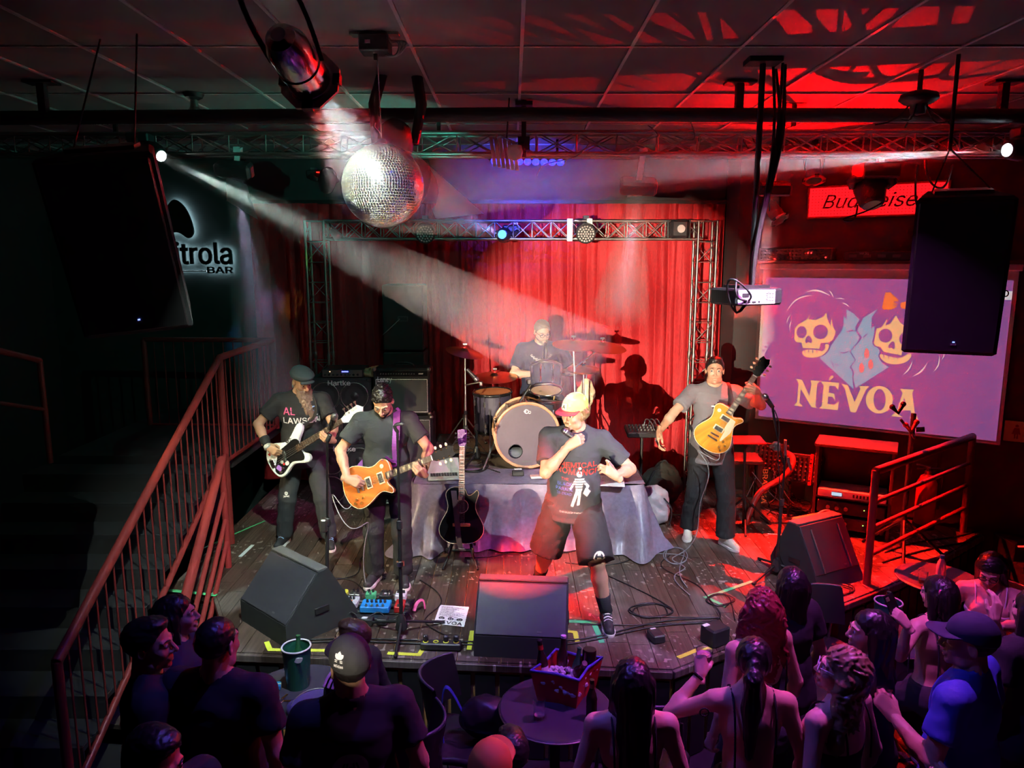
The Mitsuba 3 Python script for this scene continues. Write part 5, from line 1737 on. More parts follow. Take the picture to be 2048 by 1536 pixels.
# cloth: a sheet over the front of the platform that hangs to the floor
path = [A(-0.89, 7.15), A(-0.90, 6.85), A(-0.91, 6.60), A(-0.85, 6.52), A(-0.5, 6.515), A(0.2, 6.50), A(0.8, 6.49), A(1.14, 6.48), A(1.20, 6.55), A(1.21, 6.85), A(1.20, 7.2)]
pp2 = spline(np.c_[np.array(path), np.zeros(len(path))], 260)[:, :2]
tt = np.gradient(pp2, axis=0)
tt /= np.linalg.norm(tt, axis=1, keepdims=True)
on = np.stack([tt[:, 1], -tt[:, 0]], 1)
rows_ = 30
s_ = np.r_[0, np.cumsum(np.linalg.norm(np.diff(pp2, axis=0), axis=1))]
V = []
cornerness = np.exp(-((pp2[:, 0] - 1.2) ** 2 + (pp2[:, 1] - 6.5) ** 2) / 0.05) + np.exp(-((pp2[:, 0] + 0.9) ** 2 + (pp2[:, 1] - 6.52) ** 2) / 0.05)
for i in range(rows_ + 1):
 t = i / rows_
 wave = 0.012 * np.sin(s_ * 17 + 1.2 * t) + 0.01 * np.sin(s_ * 31 + 2) + cornerness * (0.10 + 0.035 * np.sin(s_ * 38 + 3 * t))
 off = t ** 1.2 * (0.02 + 2.0 * wave) + 0.05 * max(0, t - 0.85) / 0.15 + 0.012
 crease = (meshkit.fbm(np.c_[s_ * 6, np.full(len(s_), t * 5), s_ * 0], 3, 5) - 0.5) * 0.022
 q = pp2 + on * (off + crease)[:, None]
 V.append(np.c_[q, np.full(len(q), RT + 0.008 - t * (RT - STAGE - 0.006))])
V = np.array(V)
n_ = len(pp2)
i, j = np.meshgrid(np.arange(rows_), np.arange(n_ - 1), indexing="ij")
f = np.stack([i * n_ + j, (i + 1) * n_ + j, (i + 1) * n_ + j + 1, i * n_ + j + 1], -1).reshape(-1, 4)
skirt = mesh(V.reshape(-1, 3), f)
gx, gy = np.meshgrid(np.linspace(-0.905, 1.215, 90), np.linspace(6.505, 7.0, 24), indexing="ij")
gz = RT + 0.008 + 0.012 * np.abs(meshkit.fbm(np.stack([gx * 5, gy * 9, gx * 0], -1), 3, 8) - 0.5) * np.clip((gy - 6.5) * 6, 0, 1)
V2 = np.stack([gx, gy, gz], -1).reshape(-1, 3)
i, j = np.meshgrid(np.arange(89), np.arange(23), indexing="ij")
top = mesh(V2, np.stack([i * 24 + j, (i + 1) * 24 + j, (i + 1) * 24 + j + 1, i * 24 + j + 1], -1).reshape(-1, 4))
solo("platform_cloth", join(skirt, top), "satin_grey", "shiny grey-violet cloth draped over the front of the drum platform", "cloth", smooth=True)

# ---------------------------------------------------------------- amplifiers
RF = np.stack([A(1, 0, 0), A(0, 0, 1), A(0, -1, 0)], 1)  # x right, y up, z towards the viewer
M("badge_silver", (0.6, 0.6, 0.58), 0.35, 0.3)


def cone_cab(label, c, w_, h, d, word, n=2):
 k = thing("bass_cabinet", label, "speaker cabinet")
 part(k, "box", box(c, (w_, d, h), None, 0.02), "carpet_black", False)
 f = A(c[0], c[1] - d / 2, c[2])
 r = w_ * 0.215
 for sx in (-1, 1):
  for sz in (-1, 1):
   o = f + A(sx * w_ * 0.235, -0.002, sz * h * 0.235)
   part(k, "cone", lathe([(r, 0.0), (r * 0.9, 0.004), (r * 0.35, -0.012), (r * 0.3, 0.0), (0, 0.008)], 26, RF, o), "black_plastic", True)
   part(k, "ring", tube([o + RF @ A(r * 1.03 * math.cos(a), r * 1.03 * math.sin(a), 0.004) for a in np.arange(28) * math.pi / 14], 0.006, 6, closed=True), "dull_steel", True)
 part(k, "horn", box(f + A(0, -0.004, 0), (0.13, 0.012, 0.13), rot((0, 1, 0), 45), 0.01), "black_plastic", False)
 lettering(word, 0.05, f + A(-0.12, -0.012, h * 0.40), (1, 0, 0), (0, 0, 1), "badge_silver", k, "badge", 0.004, True, 0.24)
 for sx in (-1, 1):
  for sz in (-1, 1):
   part(k, "corner", box(A(c[0] + sx * (w_ / 2 - 0.02), c[1] - d / 2 + 0.02, c[2] + sz * (h / 2 - 0.02)), (0.05, 0.05, 0.05), None, 0.012), "black_plastic", False)
 return k


cone_cab("upper of two black bass cabinets behind the bassist, four cones and a silver badge", A(-1.83, 7.95, 1.745), 0.66, 0.72, 0.42, "Hartke")
cone_cab("lower of two black bass cabinets, partly hidden behind the players", A(-1.80, 7.95, 1.043), 0.66, 0.68, 0.42, "Hartke")
k = thing("bass_amp_head", "small black amplifier with a glowing blue meter on top of the bass cabinets", "amplifier")
c = A(-1.80, 7.93, 2.155)
part(k, "case", box(c, (0.44, 0.34, 0.09), None, 0.008), "black_plastic", False)
part(k, "panel", box(c + A(0, -0.172, 0), (0.42, 0.006, 0.074), None, 0.002), "dull_steel", False)
for i in range(9):
 part(k, "knob", rod(c + A(-0.18 + 0.043 * i, -0.175, -0.012), c + A(-0.18 + 0.043 * i, -0.19, -0.012), 0.011, 10), "black_plastic", 30)
part(k, "meter", box(c + A(0.03, -0.177, 0.02), (0.07, 0.004, 0.014), None), None, False, emitter=emit(0.4, 0.5, 9.0, w=0.05))
part(k, "indicator", box(c + A(-0.13, -0.177, 0.02), (0.008, 0.004, 0.008)), None, False, emitter=emit(4, 2, 1, w=0.01))
k = thing("loose_cloth", "crumpled tan cloth lying on the bass cabinet", "cloth")
m = mv(trimesh.creation.icosphere(4, 1.0), None, None, (0.13, 0.11, 0.055))
v = np.array(m.vertices)
v += m.vertex_normals * ((meshkit.fbm(v * 22, 3, 6) - 0.5) * 0.09)[:, None]
v[:, 2] = np.maximum(v[:, 2], -0.03)
M("tan_cloth", (0.42, 0.25, 0.13), 0.8)
scene[k] = mikit.ply(trimesh.Trimesh(v + A(-1.50, 7.9, 2.14), m.faces, process=False), "tan_cloth", True)


def guitar_amp(label, c, w_, h, d, word, panel=True):
 k = thing("guitar_amp", label, "amplifier")
 part(k, "box", box(c, (w_, d, h), None, 0.018), "black_plastic", False)
 f = A(c[0], c[1] - d / 2, c[2])
 ph = 0.075 if panel else 0.0
 part(k, "grille", box(f + A(0, -0.004, -ph / 2 - 0.005), (w_ - 0.07, 0.01, h - 0.09 - ph), None, 0.004), "grille_grey", False)
 x0, z0, z1 = (w_ - 0.06) / 2, -(h - 0.08) / 2 - 0.005, (h - 0.08) / 2 - ph
 b = [(-x0, z0), (x0, z0), (x0, z1), (-x0, z1)]
 for (a, e) in zip(b, b[1:] + b[:1]):
  part(k, "piping", rod(f + A(a[0], -0.008, a[1]), f + A(e[0], -0.008, e[1]), 0.005, 6), "badge_silver", True)
 if panel:
  part(k, "panel", box(f + A(0, -0.003, h / 2 - 0.055), (w_ - 0.06, 0.01, 0.055), None, 0.002), "black_gloss", False)
  for i in range(14):
   part(k, "knob", rod(f + A(-w_ * 0.36 + i * w_ * 0.045, -0.008, h / 2 - 0.055), f + A(-w_ * 0.36 + i * w_ * 0.045, -0.022, h / 2 - 0.055), 0.008, 8), "grille_grey", 30)
  part(k, "nameplate", box(f + A(w_ * 0.34, -0.010, h / 2 - 0.055), (0.05, 0.003, 0.014)), "badge_silver", False)
  part(k, "handle", tube(spline([c + A(-0.11, 0, h / 2), c + A(-0.09, 0, h / 2 + 0.03), c + A(0.09, 0, h / 2 + 0.03), c + A(0.11, 0, h / 2)], 14), 0.011, 6), "black_leather", True)
 if word:
  lettering(word, 0.052, f + A(-w_ * 0.42, -0.012, h * 0.22), (1, 0, 0), (0, 0, 1), "white_plastic", k, "badge", 0.004, True, 0.15)
 for sx in (-1, 1):
  for sz in (-1, 1):
   part(k, "corner", mv(trimesh.creation.icosphere(1, 0.024), None, A(c[0] + sx * (w_ / 2 - 0.012), c[1] - d / 2 + 0.012, c[2] + sz * (h / 2 - 0.012))), "dull_steel", True)
 return k


guitar_amp("grey-grilled guitar amplifier with white lettering at the foot of the loudspeaker stack", A(-1.165, 7.86, 1.965), 0.60, 0.50, 0.30, "Laney")
guitar_amp("black speaker cabinet under the guitar amplifier with white lettering", A(-1.155, 7.86, 1.21), 0.62, 0.99, 0.34, "", False)

k = thing("loudspeaker_stack", "tall black loudspeaker stack in front of the red curtain", "loudspeaker")
part(k, "cabinet", box(A(-1.225, 8.52, 2.70), (0.46, 0.40, 0.74), None, 0.015), "carpet_black", False, "upper cabinet")
part(k, "cabinet", box(A(-1.225, 8.52, 1.51), (0.47, 0.42, 1.60), None, 0.015), "carpet_black", False, "lower cabinet")
part(k, "handle", join(*[box(A(-1.225, 8.316, 2.69) + A(x, 0, z), s) for x, z, s in ((0, 0.024, (0.11, 0.012, 0.008)), (0, -0.024, (0.11, 0.012, 0.008)), (-0.052, 0, (0.008, 0.012, 0.055)), (0.052, 0, (0.008, 0.012, 0.055)))]), "grille_grey", False)
part(k, "lead", tube(spline([A(-1.26, 8.31, 2.69), A(-1.33, 8.28, 2.62), A(-1.43, 8.29, 2.53), A(-1.47, 8.4, 2.5)], 14), 0.006, 6), "cable_grey", True)

# ---------------------------------------------------------------- drum kit
M("drum_dark", (0.03, 0.025, 0.045), 0.3, clearcoat=0.5)
M("drum_blue", (0.04, 0.055, 0.10), 0.25, 0.4, clearcoat=0.6)
M("head_violet", (0.075, 0.055, 0.075), 0.45)
M("head_skin", (0.36, 0.25, 0.18), 0.5)
M("hoop_wood", (0.42, 0.22, 0.12), 0.35)


def drum(name, label, c, axis, r, depth, shell, head, lugs=8, hoop="chrome", bottom=None, x0=(1, 0, 0)):
 """axis points to the head that is struck; c is the middle."""
 k = thing(name, label, "drum")
 R = frame(x0, axis)
 h = depth / 2
 part(k, "shell", lathe([(r * 0.99, -h), (r, -h + 0.01), (r, h - 0.01), (r * 0.99, h)], 40, R, c), shell, 30)
 part(k, "head", disk(A(*c) + R @ A(0, 0, h + 0.004), R[:, 2], r * 0.985, 40), head, False)
 part(k, "head", disk(A(*c) - R @ A(0, 0, h + 0.004), -R[:, 2], r * 0.985, 40), bottom or head, False)
 for z in (h, -h):
  part(k, "hoop", tube([A(*c) + R @ A(r * 1.03 * math.cos(a), r * 1.03 * math.sin(a), z) for a in np.arange(40) * math.pi / 20], 0.011, 6, closed=True, flat=1.5), hoop, True)
 for i in range(lugs):
  a = (i + 0.5) * 2 * math.pi / lugs
  e = A(math.cos(a), math.sin(a), 0)
  part(k, "lug", join(box(A(*c) + R @ (e * r * 1.03 + A(0, 0, h * 0.55)), (0.022, 0.022, 0.06), R @ RZ(math.degrees(a)), 0.006), box(A(*c) + R @ (e * r * 1.03 - A(0, 0, h * 0.55)), (0.022, 0.022, 0.06), R @ RZ(math.degrees(a)), 0.006)), "chrome", False)
  part(k, "rod", rod(A(*c) + R @ (e * r * 1.06 + A(0, 0, h + 0.02)), A(*c) + R @ (e * r * 1.06 - A(0, 0, h + 0.02)), 0.004, 6), "chrome", True)
 return k, R


# bass drum, its front head towards the viewer
BD = A(0.135, 7.19, RT + 0.335)
k, R = drum("bass_drum", "large dark bass drum with a round hole in its front head", BD, (0.07, -1, 0.05), 0.305, 0.40, "drum_dark", "black_paint", 10, "hoop_wood", "black_paint")
del scene[k + "__head"]
h = 0.2
hp = Point(0, 0).buffer(0.302, 40).difference(Point(-0.115, -0.155).buffer(0.066, 24))
part(k, "front_head", mv(flatpoly(hp, h + 0.004), R, BD), "head_violet", False, "dark violet front head with a round hole")
part(k, "port_ring", tube([BD + R @ A(-0.115 + 0.067 * math.cos(a), -0.155 + 0.067 * math.sin(a), h + 0.006) for a in np.arange(24) * math.pi / 12], 0.004, 6, closed=True), "black_gloss", True)
part(k, "damping_pillow", mv(mv(trimesh.creation.icosphere(3, 1), None, None, (0.16, 0.07, 0.10)), R, BD + R @ A(-0.08, -0.21, h - 0.13)), "slate_cloth", True)
part(k, "emblem", mv(flatpoly(unary_union([Point(0, 0).buffer(0.022).difference(Point(0.003, 0).buffer(0.014)), Point(0.03, -0.008).buffer(0.014).difference(Point(0.03, -0.008).buffer(0.009)), rect2(-0.026, -0.002, 0.0, 0.003)]), h + 0.0075), R, BD + R @ A(-0.01, 0.235, 0)), "badge_silver", False)
part(k, "sticker", mv(flatpoly(rect2(-0.05, -0.008, 0.04, 0.008), h + 0.0075), R, BD + R @ A(0.0, -0.255, 0)), "grille_grey", False)
part(k, "inner_hoop", tube([BD + R @ A(0.311 * math.cos(a), 0.311 * math.sin(a), h - 0.045) for a in np.arange(48) * math.pi / 24], 0.008, 6, closed=True), "chrome", True)
for sx in (-1, 1):
 part(k, "spur", tube([BD + A(sx * 0.30, -0.08, -0.06), A(BD[0] + sx * 0.42, BD[1] - 0.28, RT + 0.01)], [0.011, 0.008], 8), "chrome", True)
# rack tom
TM = P(1092, 757, 7.20)
k, R = drum("rack_tom", "blue sparkling tom on the bass drum, its brown lower head showing", TM, (0.02, 0.52, 0.85), 0.150, 0.235, "drum_blue", "white_plastic", 8, "chrome", "head_skin")
part(k, "mount", join(rod(TM + A(-0.14, 0.02, -0.05), A(BD[0] - 0.06, 7.16, RT + 0.64), 0.012), box(TM + A(-0.165, 0.0, -0.03), (0.05, 0.05, 0.06), None, 0.01)), "chrome", 30)
part(k, "emblem", mv(flatpoly(Polygon([(-0.025, -0.006), (0.03, 0.004), (0.005, 0.01), (-0.005, 0.018), (-0.01, 0.006)]), 0.0), frame((1, 0, 0), (0, -0.52, -0.85)), TM + A(-0.06, -0.075, -0.115)), "ink", False)
k = thing("drum_microphone", "black microphone clipped above the blue tom", "microphone")
q = P(1092, 705, 7.2)
part(k, "body", tube([q + A(0.0, 0, -0.06), q + A(0, 0, 0.02), q + A(0, 0.0, 0.05)], [0.018, 0.018, 0.012], 12), "black_plastic", True)
part(k, "clip", tube(spline([TM + A(-0.02, -0.12, 0.12), q + A(-0.03, 0, 0.0), q + A(-0.01, 0, 0.1), q + A(0, 0.02, 0.05)], 12), 0.006, 6), "black_plastic", True)
# floor tom
FT = A(-0.20, 7.62, RT + 0.46)
k, R = drum("floor_tom", "large dark floor tom on three legs left of the bass drum", FT, (-0.03, -0.05, 1), 0.195, 0.40, "drum_dark", "head_skin", 8, "black_gloss")
M("head_orange", (0.42, 0.18, 0.07), 0.45)
scene[k + "__head"]["bsdf"]["id"] = "head_orange"
for a in (0.6, 2.5, 4.6):
 part(k, "leg", tube(spline([FT + A(0.215 * math.cos(a), 0.215 * math.sin(a), 0.06), FT + A(0.215 * math.cos(a), 0.215 * math.sin(a), -0.28), A(FT[0] + 0.26 * math.cos(a), FT[1] + 0.26 * math.sin(a), RT + 0.012)], 12), 0.008, 6), "chrome", True)
# snare behind the bass drum
k, R = drum("snare_drum", "snare drum between the bass drum and the drummer", A(0.36, 7.56, RT + 0.50), (0, 0.1, 1), 0.178, 0.14, "steel", "white_plastic", 8)
for a in (0.3, 2.4, 4.5):
 part(k, "leg", rod(A(0.36, 7.56, RT + 0.2), A(0.36 + 0.25 * math.cos(a), 7.56 + 0.25 * math.sin(a), RT + 0.01), 0.008, 6), "chrome", True)
part(k, "stem", rod(A(0.36, 7.56, RT + 0.42), A(0.36, 7.56, RT + 0.15), 0.012), "chrome", True)


def cymbal(label, c, r, tilt, foot, straight=True, pair=False, boom=None):
 k = thing("cymbal_stand", label, "cymbal")
 c = A(*c)
 R = rot((0, 1, 0), tilt[0]) @ rot((1, 0, 0), tilt[1])
 prof = [(0.008, 0.03), (0.03, 0.026), (0.045, 0.012), (0.06, 0.006), (r * 0.6, -0.006), (r, -0.02), (r, -0.0215), (r * 0.6, -0.008), (0.05, 0.006), (0.008, 0.027)]
 part(k, "cymbal", lathe(prof, 48, R, c), "brass", True)
 if pair:
  part(k, "cymbal", mv(lathe(prof, 48), R @ np.diag([1, 1, -1.0]), c - A(0, 0, 0.025)), "brass", True)
 part(k, "wing_nut", join(rod(c + A(0, 0, 0.02), c + A(0, 0, 0.075), 0.006), box(c + A(0, 0, 0.07), (0.045, 0.01, 0.02), None, 0.004)), "chrome", 30)
 part(k, "felt", rod(c + A(0, 0, 0.03), c + A(0, 0, 0.045), 0.018, 10), "red_paint" if not pair else "black_cloth", True)
 f = A(*foot)
 base = c - A(0, 0, 0.01)
 if boom is not None:
  b = A(*boom)
  part(k, "boom", rod(base, b, 0.008), "chrome", True)
  base = b
 part(k, "tube", tube([base, A(f[0], f[1], base[2] * 0.45 + f[2] * 0.55)], 0.0085, 8), "steel", True)
 part(k, "tube", tube([A(f[0], f[1], base[2] * 0.45 + f[2] * 0.55), A(f[0], f[1], f[2] + 0.12)], 0.0125, 8), "steel", True)
 part(k, "collar", box(A(f[0], f[1], base[2] * 0.45 + f[2] * 0.55), (0.035, 0.035, 0.04), None, 0.008), "black_plastic", False)
 part(k, "hub", box(A(f[0], f[1], f[2] + 0.34), (0.04, 0.04, 0.05), None, 0.01), "chrome", False)
 for i in range(3):
  a = 0.5 + i * 2.094
  e = A(f[0] + 0.26 * math.cos(a), f[1] + 0.26 * math.sin(a), f[2] + 0.015)
  g = part(k, "leg", join(rod(A(f[0], f[1], f[2] + 0.35), e, 0.008), rod(A(f[0], f[1], f[2] + 0.14), A(f[0], f[1], f[2]) * 0.5 + e * 0.5 + A(0, 0, 0.08), 0.006)), "steel", True)
  part(g, "rubber_foot", mv(trimesh.creation.icosphere(1, 0.018), None, e), "black_plastic", True)
 return k


cymbal("thin crash cymbal tilted on a tall stand at the left of the kit", P(930, 702, 7.5), 0.195, (13, 8), (-0.47, 7.35, RT))
cymbal("wide flat cymbal above the floor tom", P(990, 751, 7.6), 0.235, (-1, 7), (-0.52, 7.9, RT), boom=A(-0.50, 7.88, P(990, 751, 7.6)[2] - 0.16))
cymbal("crash cymbal at the drummer's left shoulder, nearer the singer's cap", P(1147, 687, 7.45), 0.215, (3, 9), (0.64, 7.35, RT))
cymbal("large dark cymbal at the far right on a boom", P(1205, 690, 7.6), 0.25, (6, 9), (0.66, 7.5, RT), boom=A(0.64, 7.42, P(1150, 735, 7.42)[2]))
cymbal("hi-hat of two small cymbals right of the blue tom", P(1167, 737, 7.5), 0.165, (0, 6), (0.74, 7.5, RT), pair=True)
# drum stool
k = thing("drum_throne", "round black drum stool under the drummer", "stool")
part(k, "seat", lathe([(0, 0.07), (0.15, 0.065), (0.185, 0.03), (0.18, 0), (0, -0.005)], 26, None, (0.30, 7.98, RT + 0.46)), "black_leather", True)
part(k, "post", rod((0.30, 7.98, RT + 0.46), (0.30, 7.98, RT + 0.12), 0.02), "steel", True)
for i in range(3):
 a = 0.2 + i * 2.094
 part(k, "leg", rod(A(0.30, 7.98, RT + 0.2), A(0.30 + 0.27 * math.cos(a), 7.98 + 0.27 * math.sin(a), RT + 0.01), 0.012), "steel", True)


# ---------------------------------------------------------------- microphone stands
def mic_at(k, tip, d, name="microphone", s=1.0):
 d = unit(d)
 R = frame((1, 0.1, 0.05) if abs(d[0]) < 0.9 else (0, 1, 0), d)
 tip = A(*tip)
 part(k, "grille", lathe([(0, 0), (0.016, -0.004), (0.0255, -0.02), (0.026, -0.034), (0.022, -0.05)], 16, R, tip), "steel", True)
 part(k, "band", lathe([(0.026, -0.033), (0.0275, -0.036), (0.0275, -0.04), (0.026, -0.043)], 16, R, tip), "chrome", True)
 part(k, "handle", lathe([(0.023, -0.048), (0.021, -0.06), (0.0165, -0.17), (0, -0.172)], 14, R, tip), "black_plastic", 30)


def mic_stand(label, base, top, boom=None, legs=(0.3, 2.4, 4.5), round_base=False):
 k = thing("microphone_stand", label, "microphone stand")
 b, t = A(*base), A(*top)
 part(k, "pole", rod(b + A(0, 0, 0.05), b + (t - b) * 0.55, 0.0135, 10), "black_paint", True)
 part(k, "pole", rod(b + (t - b) * 0.52, t, 0.009, 10), "black_gloss", True)
 part(k, "collar", lathe([(0.014, 0.03), (0.021, 0.024), (0.021, -0.03), (0.014, -0.036)], 12, frame((1, 0, 0), t - b), b + (t - b) * 0.55), "black_plastic", 30)
 part(k, "hub", lathe([(0.014, 0.16), (0.03, 0.12), (0.045, 0.05), (0.03, 0.03), (0, 0.03)], 12, None, b), "black_plastic", True)
 for a in legs:
  e = A(b[0] + 0.33 * math.cos(a), b[1] + 0.33 * math.sin(a), b[2] + 0.012)
  g = part(k, "leg", rod(b + A(0, 0, 0.10), e, 0.0105, 8), "black_paint", True)
  part(g, "rubber_foot", rod(e - (e - b) * 0.1, e, 0.0135, 8), "black_plastic", True)
 return k


k = mic_stand("black microphone stand before the bassist, microphone tipped up", (-1.39, 5.20, STAGE), (-1.335, 5.21, 2.05), legs=(0.0, 2.2, 4.3))
part(k, "clip", tube([(-1.335, 5.21, 2.05), (-1.31, 5.20, 2.10)], 0.016, 10), "black_plastic", True)
m1 = thing("microphone", "microphone with a silver grille on the stand before the bassist", "microphone")
mic_at(m1, P(671, 828, 5.15), P(671, 828, 5.15) - P(658, 862, 5.25))
part(k, "clutch", box(A(-1.38, 5.19, 1.42), (0.05, 0.06, 0.10), None, 0.01), "dull_steel", False)
k = mic_stand("tall black microphone stand with an empty clip in front of the guitarist with the orange guitar", (-0.79, 4.93, STAGE), (-0.785, 4.95, 2.19), legs=(-1.55, 0.5, 2.7))
part(k, "clip", tube(spline([(-0.785, 4.95, 2.18), (-0.80, 4.93, 2.22), (-0.77, 4.90, 2.245), (-0.73, 4.90, 2.245)], 10), 0.012, 8), "black_plastic", True)
part(k, "clutch", lathe([(0.012, 0.02), (0.028, 0.016), (0.028, -0.016), (0.012, -0.02)], 12, None, (-0.788, 4.94, 1.23)), "chrome", 30)
k = mic_stand("black microphone stand at the right with a boom, in front of the screen", (2.245, 5.94, STAGE), (2.26, 5.93, 1.88), legs=(-0.4, 1.7, 3.8))
part(k, "boom", tube([P(1566, 925, 5.92), P(1552, 860, 5.9), P(1545, 815, 5.86)], [0.008, 0.008, 0.011], 8), "black_gloss", True)
part(k, "clutch", join(box(P(1553, 893, 5.92), (0.06, 0.06, 0.075), None, 0.012), rod(P(1541, 893, 5.9), P(1553, 893, 5.92), 0.016), rod(P(1571, 880, 5.9), P(1571, 925, 5.95), 0.012), rod(P(1575, 915, 5.9), P(1582, 940, 5.9), 0.012)), "dull_steel", 30)
m3 = thing("microphone", "microphone on the boom at the right, before the bottom corner of the screen", "microphone")
mic_at(m3, P(1527, 789, 5.8), P(1527, 789, 5.8) - P(1548, 818, 5.88))
cable("microphone_cable", [P(1549, 820, 5.87), P(1558, 850, 5.87), P(1556, 900, 5.89), P(1560, 1000, 5.88), P(1557, 1100, 5.85), G(1585, 1140, STAGE + 0.01), G(1640, 1120, STAGE + 0.01)], "black cable running down the right microphone stand", "cable_black", 0.0045)
k = mic_stand("short microphone stand among the cymbal stands left of the bass drum", (-0.36, 7.3, RT), (-0.36, 7.3, RT + 0.66), legs=(0.4, 2.5, 4.4))
part(k, "clutch", box(P(962, 768, 7.3), (0.04, 0.04, 0.06), None, 0.01), "chrome", False)
part(k, "boom", tube([P(930, 770, 7.35), P(962, 764, 7.3)], 0.007, 6), "chrome", True)
m2 = thing("microphone", "small microphone aimed at the floor tom, left of the drum kit", "microphone")
mic_at(m2, P(953, 759, 7.3) + A(0.02, 0, -0.02), A(0.5, 0, -0.55))

# ---------------------------------------------------------------- stage monitors
PROFILE = [(0, 0), (0, 0.15), (0.25, 0.43), (0.33, 0.44), (0.55, 0.07), (0.53, 0)]  # (depth, height); the long slope faces the viewer


def wedge(label, c, w_, yaw, s=1.0, prof=None, grille_near=False):
 k = thing("stage_monitor", label, "stage monitor")
 pr = np.array(prof or PROFILE) * s
 R = RZ(yaw)
 p = Polygon(pr)
 m = trimesh.creation.extrude_polygon(p, w_, engine="earcut")
 B = np.stack([A(0, 1, 0), A(0, 0, 1), A(1, 0, 0)], 1)
 body = mv(mv(m, B, (-w_ / 2, 0, 0)), R, c)
 part(k, "cabinet", body, "carpet_black", False)
 at = lambda x, y, z: A(*c) + R @ A(x, y, z)  # noqa: E731
 lo, hi = pr[1], pr[2]
 mid, dv = (lo + hi) / 2, hi - lo
 up = unit(R @ A(0, dv[0], dv[1]))
 Rp = np.stack([R @ A(1, 0, 0), up, np.cross(R @ A(1, 0, 0), up)], 1)
 part(k, "panel", box(at(0, mid[0], mid[1]) + Rp[:, 2] * 0.004, (w_ * 0.97, np.linalg.norm(dv) * 0.96, 0.012), Rp, 0.004), "grille_grey" if grille_near else "monitor_panel", False)
 g0, g1 = pr[2], pr[3]
 part(k, "grille_strip", box(at(0, (g0[0] + g1[0]) / 2, (g0[1] + g1[1]) / 2 + 0.006), (w_ * 0.98, (g1[0] - g0[0]) * 1.02, 0.014), R, 0.003), "grille_grey", False)
 for sx in (-1, 1):
  part(k, "handle", box(at(sx * (w_ / 2 + 0.002), 0.27 * s, 0.17 * s), (0.01, 0.12, 0.05), R, 0.004), "black_paint", False)
 part(k, "badge", box(at(w_ * 0.2, mid[0] - dv[0] * 0.4, mid[1] - dv[1] * 0.4) + Rp[:, 2] * 0.011, (0.03, 0.012, 0.003), Rp), "grille_grey", False)
 return k


M("monitor_panel", (0.035, 0.034, 0.042), 0.5)
wedge("black stage monitor at the front centre before the singer, ice bucket in front of it", (0.055, 4.60, STAGE), 0.63, -5)
wedge("black stage monitor turned sideways at the front left corner of the stage", (-1.78, 4.93, STAGE), 0.62, -42, 1.08)
k = wedge("black stage monitor lit red at the right front corner, grille towards the crowd", (2.72, 5.72, STAGE), 0.54, 28, 1.02, [(0, 0), (0.06, 0.10), (0.26, 0.47), (0.36, 0.47), (0.52, 0.12), (0.5, 0)])
mid = A(2.72, 5.72, STAGE)
Rw = RZ(28)
for sx in (-0.16, 0.16):
 part(k, "bar", rod(mid + Rw @ A(sx, 0.052, 0.12), mid + Rw @ A(sx, 0.225, 0.44), 0.008), "dull_steel", True)
lettering("dB", 0.03, mid + Rw @ A(-0.2, 0.29, 0.482), Rw @ A(1, 0, 0), Rw @ A(0, 1, 0.0), "white_plastic", k, "badge", 0.002, True)


# ---------------------------------------------------------------- string instruments
class Guitar:
 """Frame: x along the neck towards the head, y across (towards the bass strings), z out of the face; origin at the middle of the body's face."""

 def __init__(self, key, o, neck, face):
  self.k, self.o = key, A(*o)
  x = unit(neck)
  z = unit(A(*face) - x * np.dot(face, x))
  self.R = np.stack([x, np.cross(z, x), z], 1)

 def w(self, *p):
  return self.o + self.R @ A(*p)

 def put(self, m):
  return mv(m, self.R, self.o)

 def part(self, name, m, mat, smooth=35, label=None, **k):
  return part(self.k, name, self.put(m), mat, smooth, label, **k)

 def neck(self, x0, x1, w0, w1, wood, board, nfret, scale, bridge, zf=0.012, frets="steel", inlay="cream_plastic", inlays=True):
  o = Polygon([(x0, -w0 / 2), (x1, -w1 / 2), (x1, w1 / 2), (x0, w0 / 2)])
  self.part("neck", tube([A(x0, 0, zf - 0.012), A(x1, 0, zf - 0.012)], [w0 / 2, w1 / 2], 10, flat=0.55), wood, True)
  self.part("fretboard", extrude(o, 0.007, None, (0, 0, zf - 0.004)), board, False)
  nut = x1
  for i in range(1, nfret + 1):
   x = nut - scale * (1 - 2 ** (-i / 12))
   if x < x0 + 0.004:
    break
   w_ = w0 + (w1 - w0) * (x - x0) / (x1 - x0)
   self.part("fret", box((x, 0, zf + 0.0035), (0.003, w_, 0.0025)), frets, False)
   if inlays and i in (3, 5, 7, 9, 12, 15, 17, 19):
    xm = nut - scale * (1 - 2 ** (-(i - 0.5) / 12))
    self.part("inlay", box((xm, 0, zf + 0.0033), (0.012, w_ * 0.6, 0.001)), inlay, False)
  self.part("nut", box((nut + 0.002, 0, zf + 0.004), (0.005, w1, 0.007)), "white_plastic", False)

 def strings(self, n, w0, w1, x0, x1, z0, z1, r=0.0009):
  for i in range(n):
   t = i / (n - 1) - 0.5
   self.part("string", rod((x0, t * w0, z0), (x1, t * w1, z1), r * (1.5 - 0.8 * (i / (n - 1) if True else 0)), 5), "steel", True)


LP = [(-0.225, 0), (-0.205, 0.10), (-0.13, 0.165), (-0.035, 0.15), (0.045, 0.112), (0.11, 0.118), (0.165, 0.135), (0.205, 0.11), (0.212, 0.05), (0.20, -0.02), (0.158, -0.04), (0.168, -0.08), (0.185, -0.115), (0.172, -0.138), (0.11, -0.105), (0.045, -0.112), (-0.035, -0.15), (-0.13, -0.165), (-0.205, -0.10)]


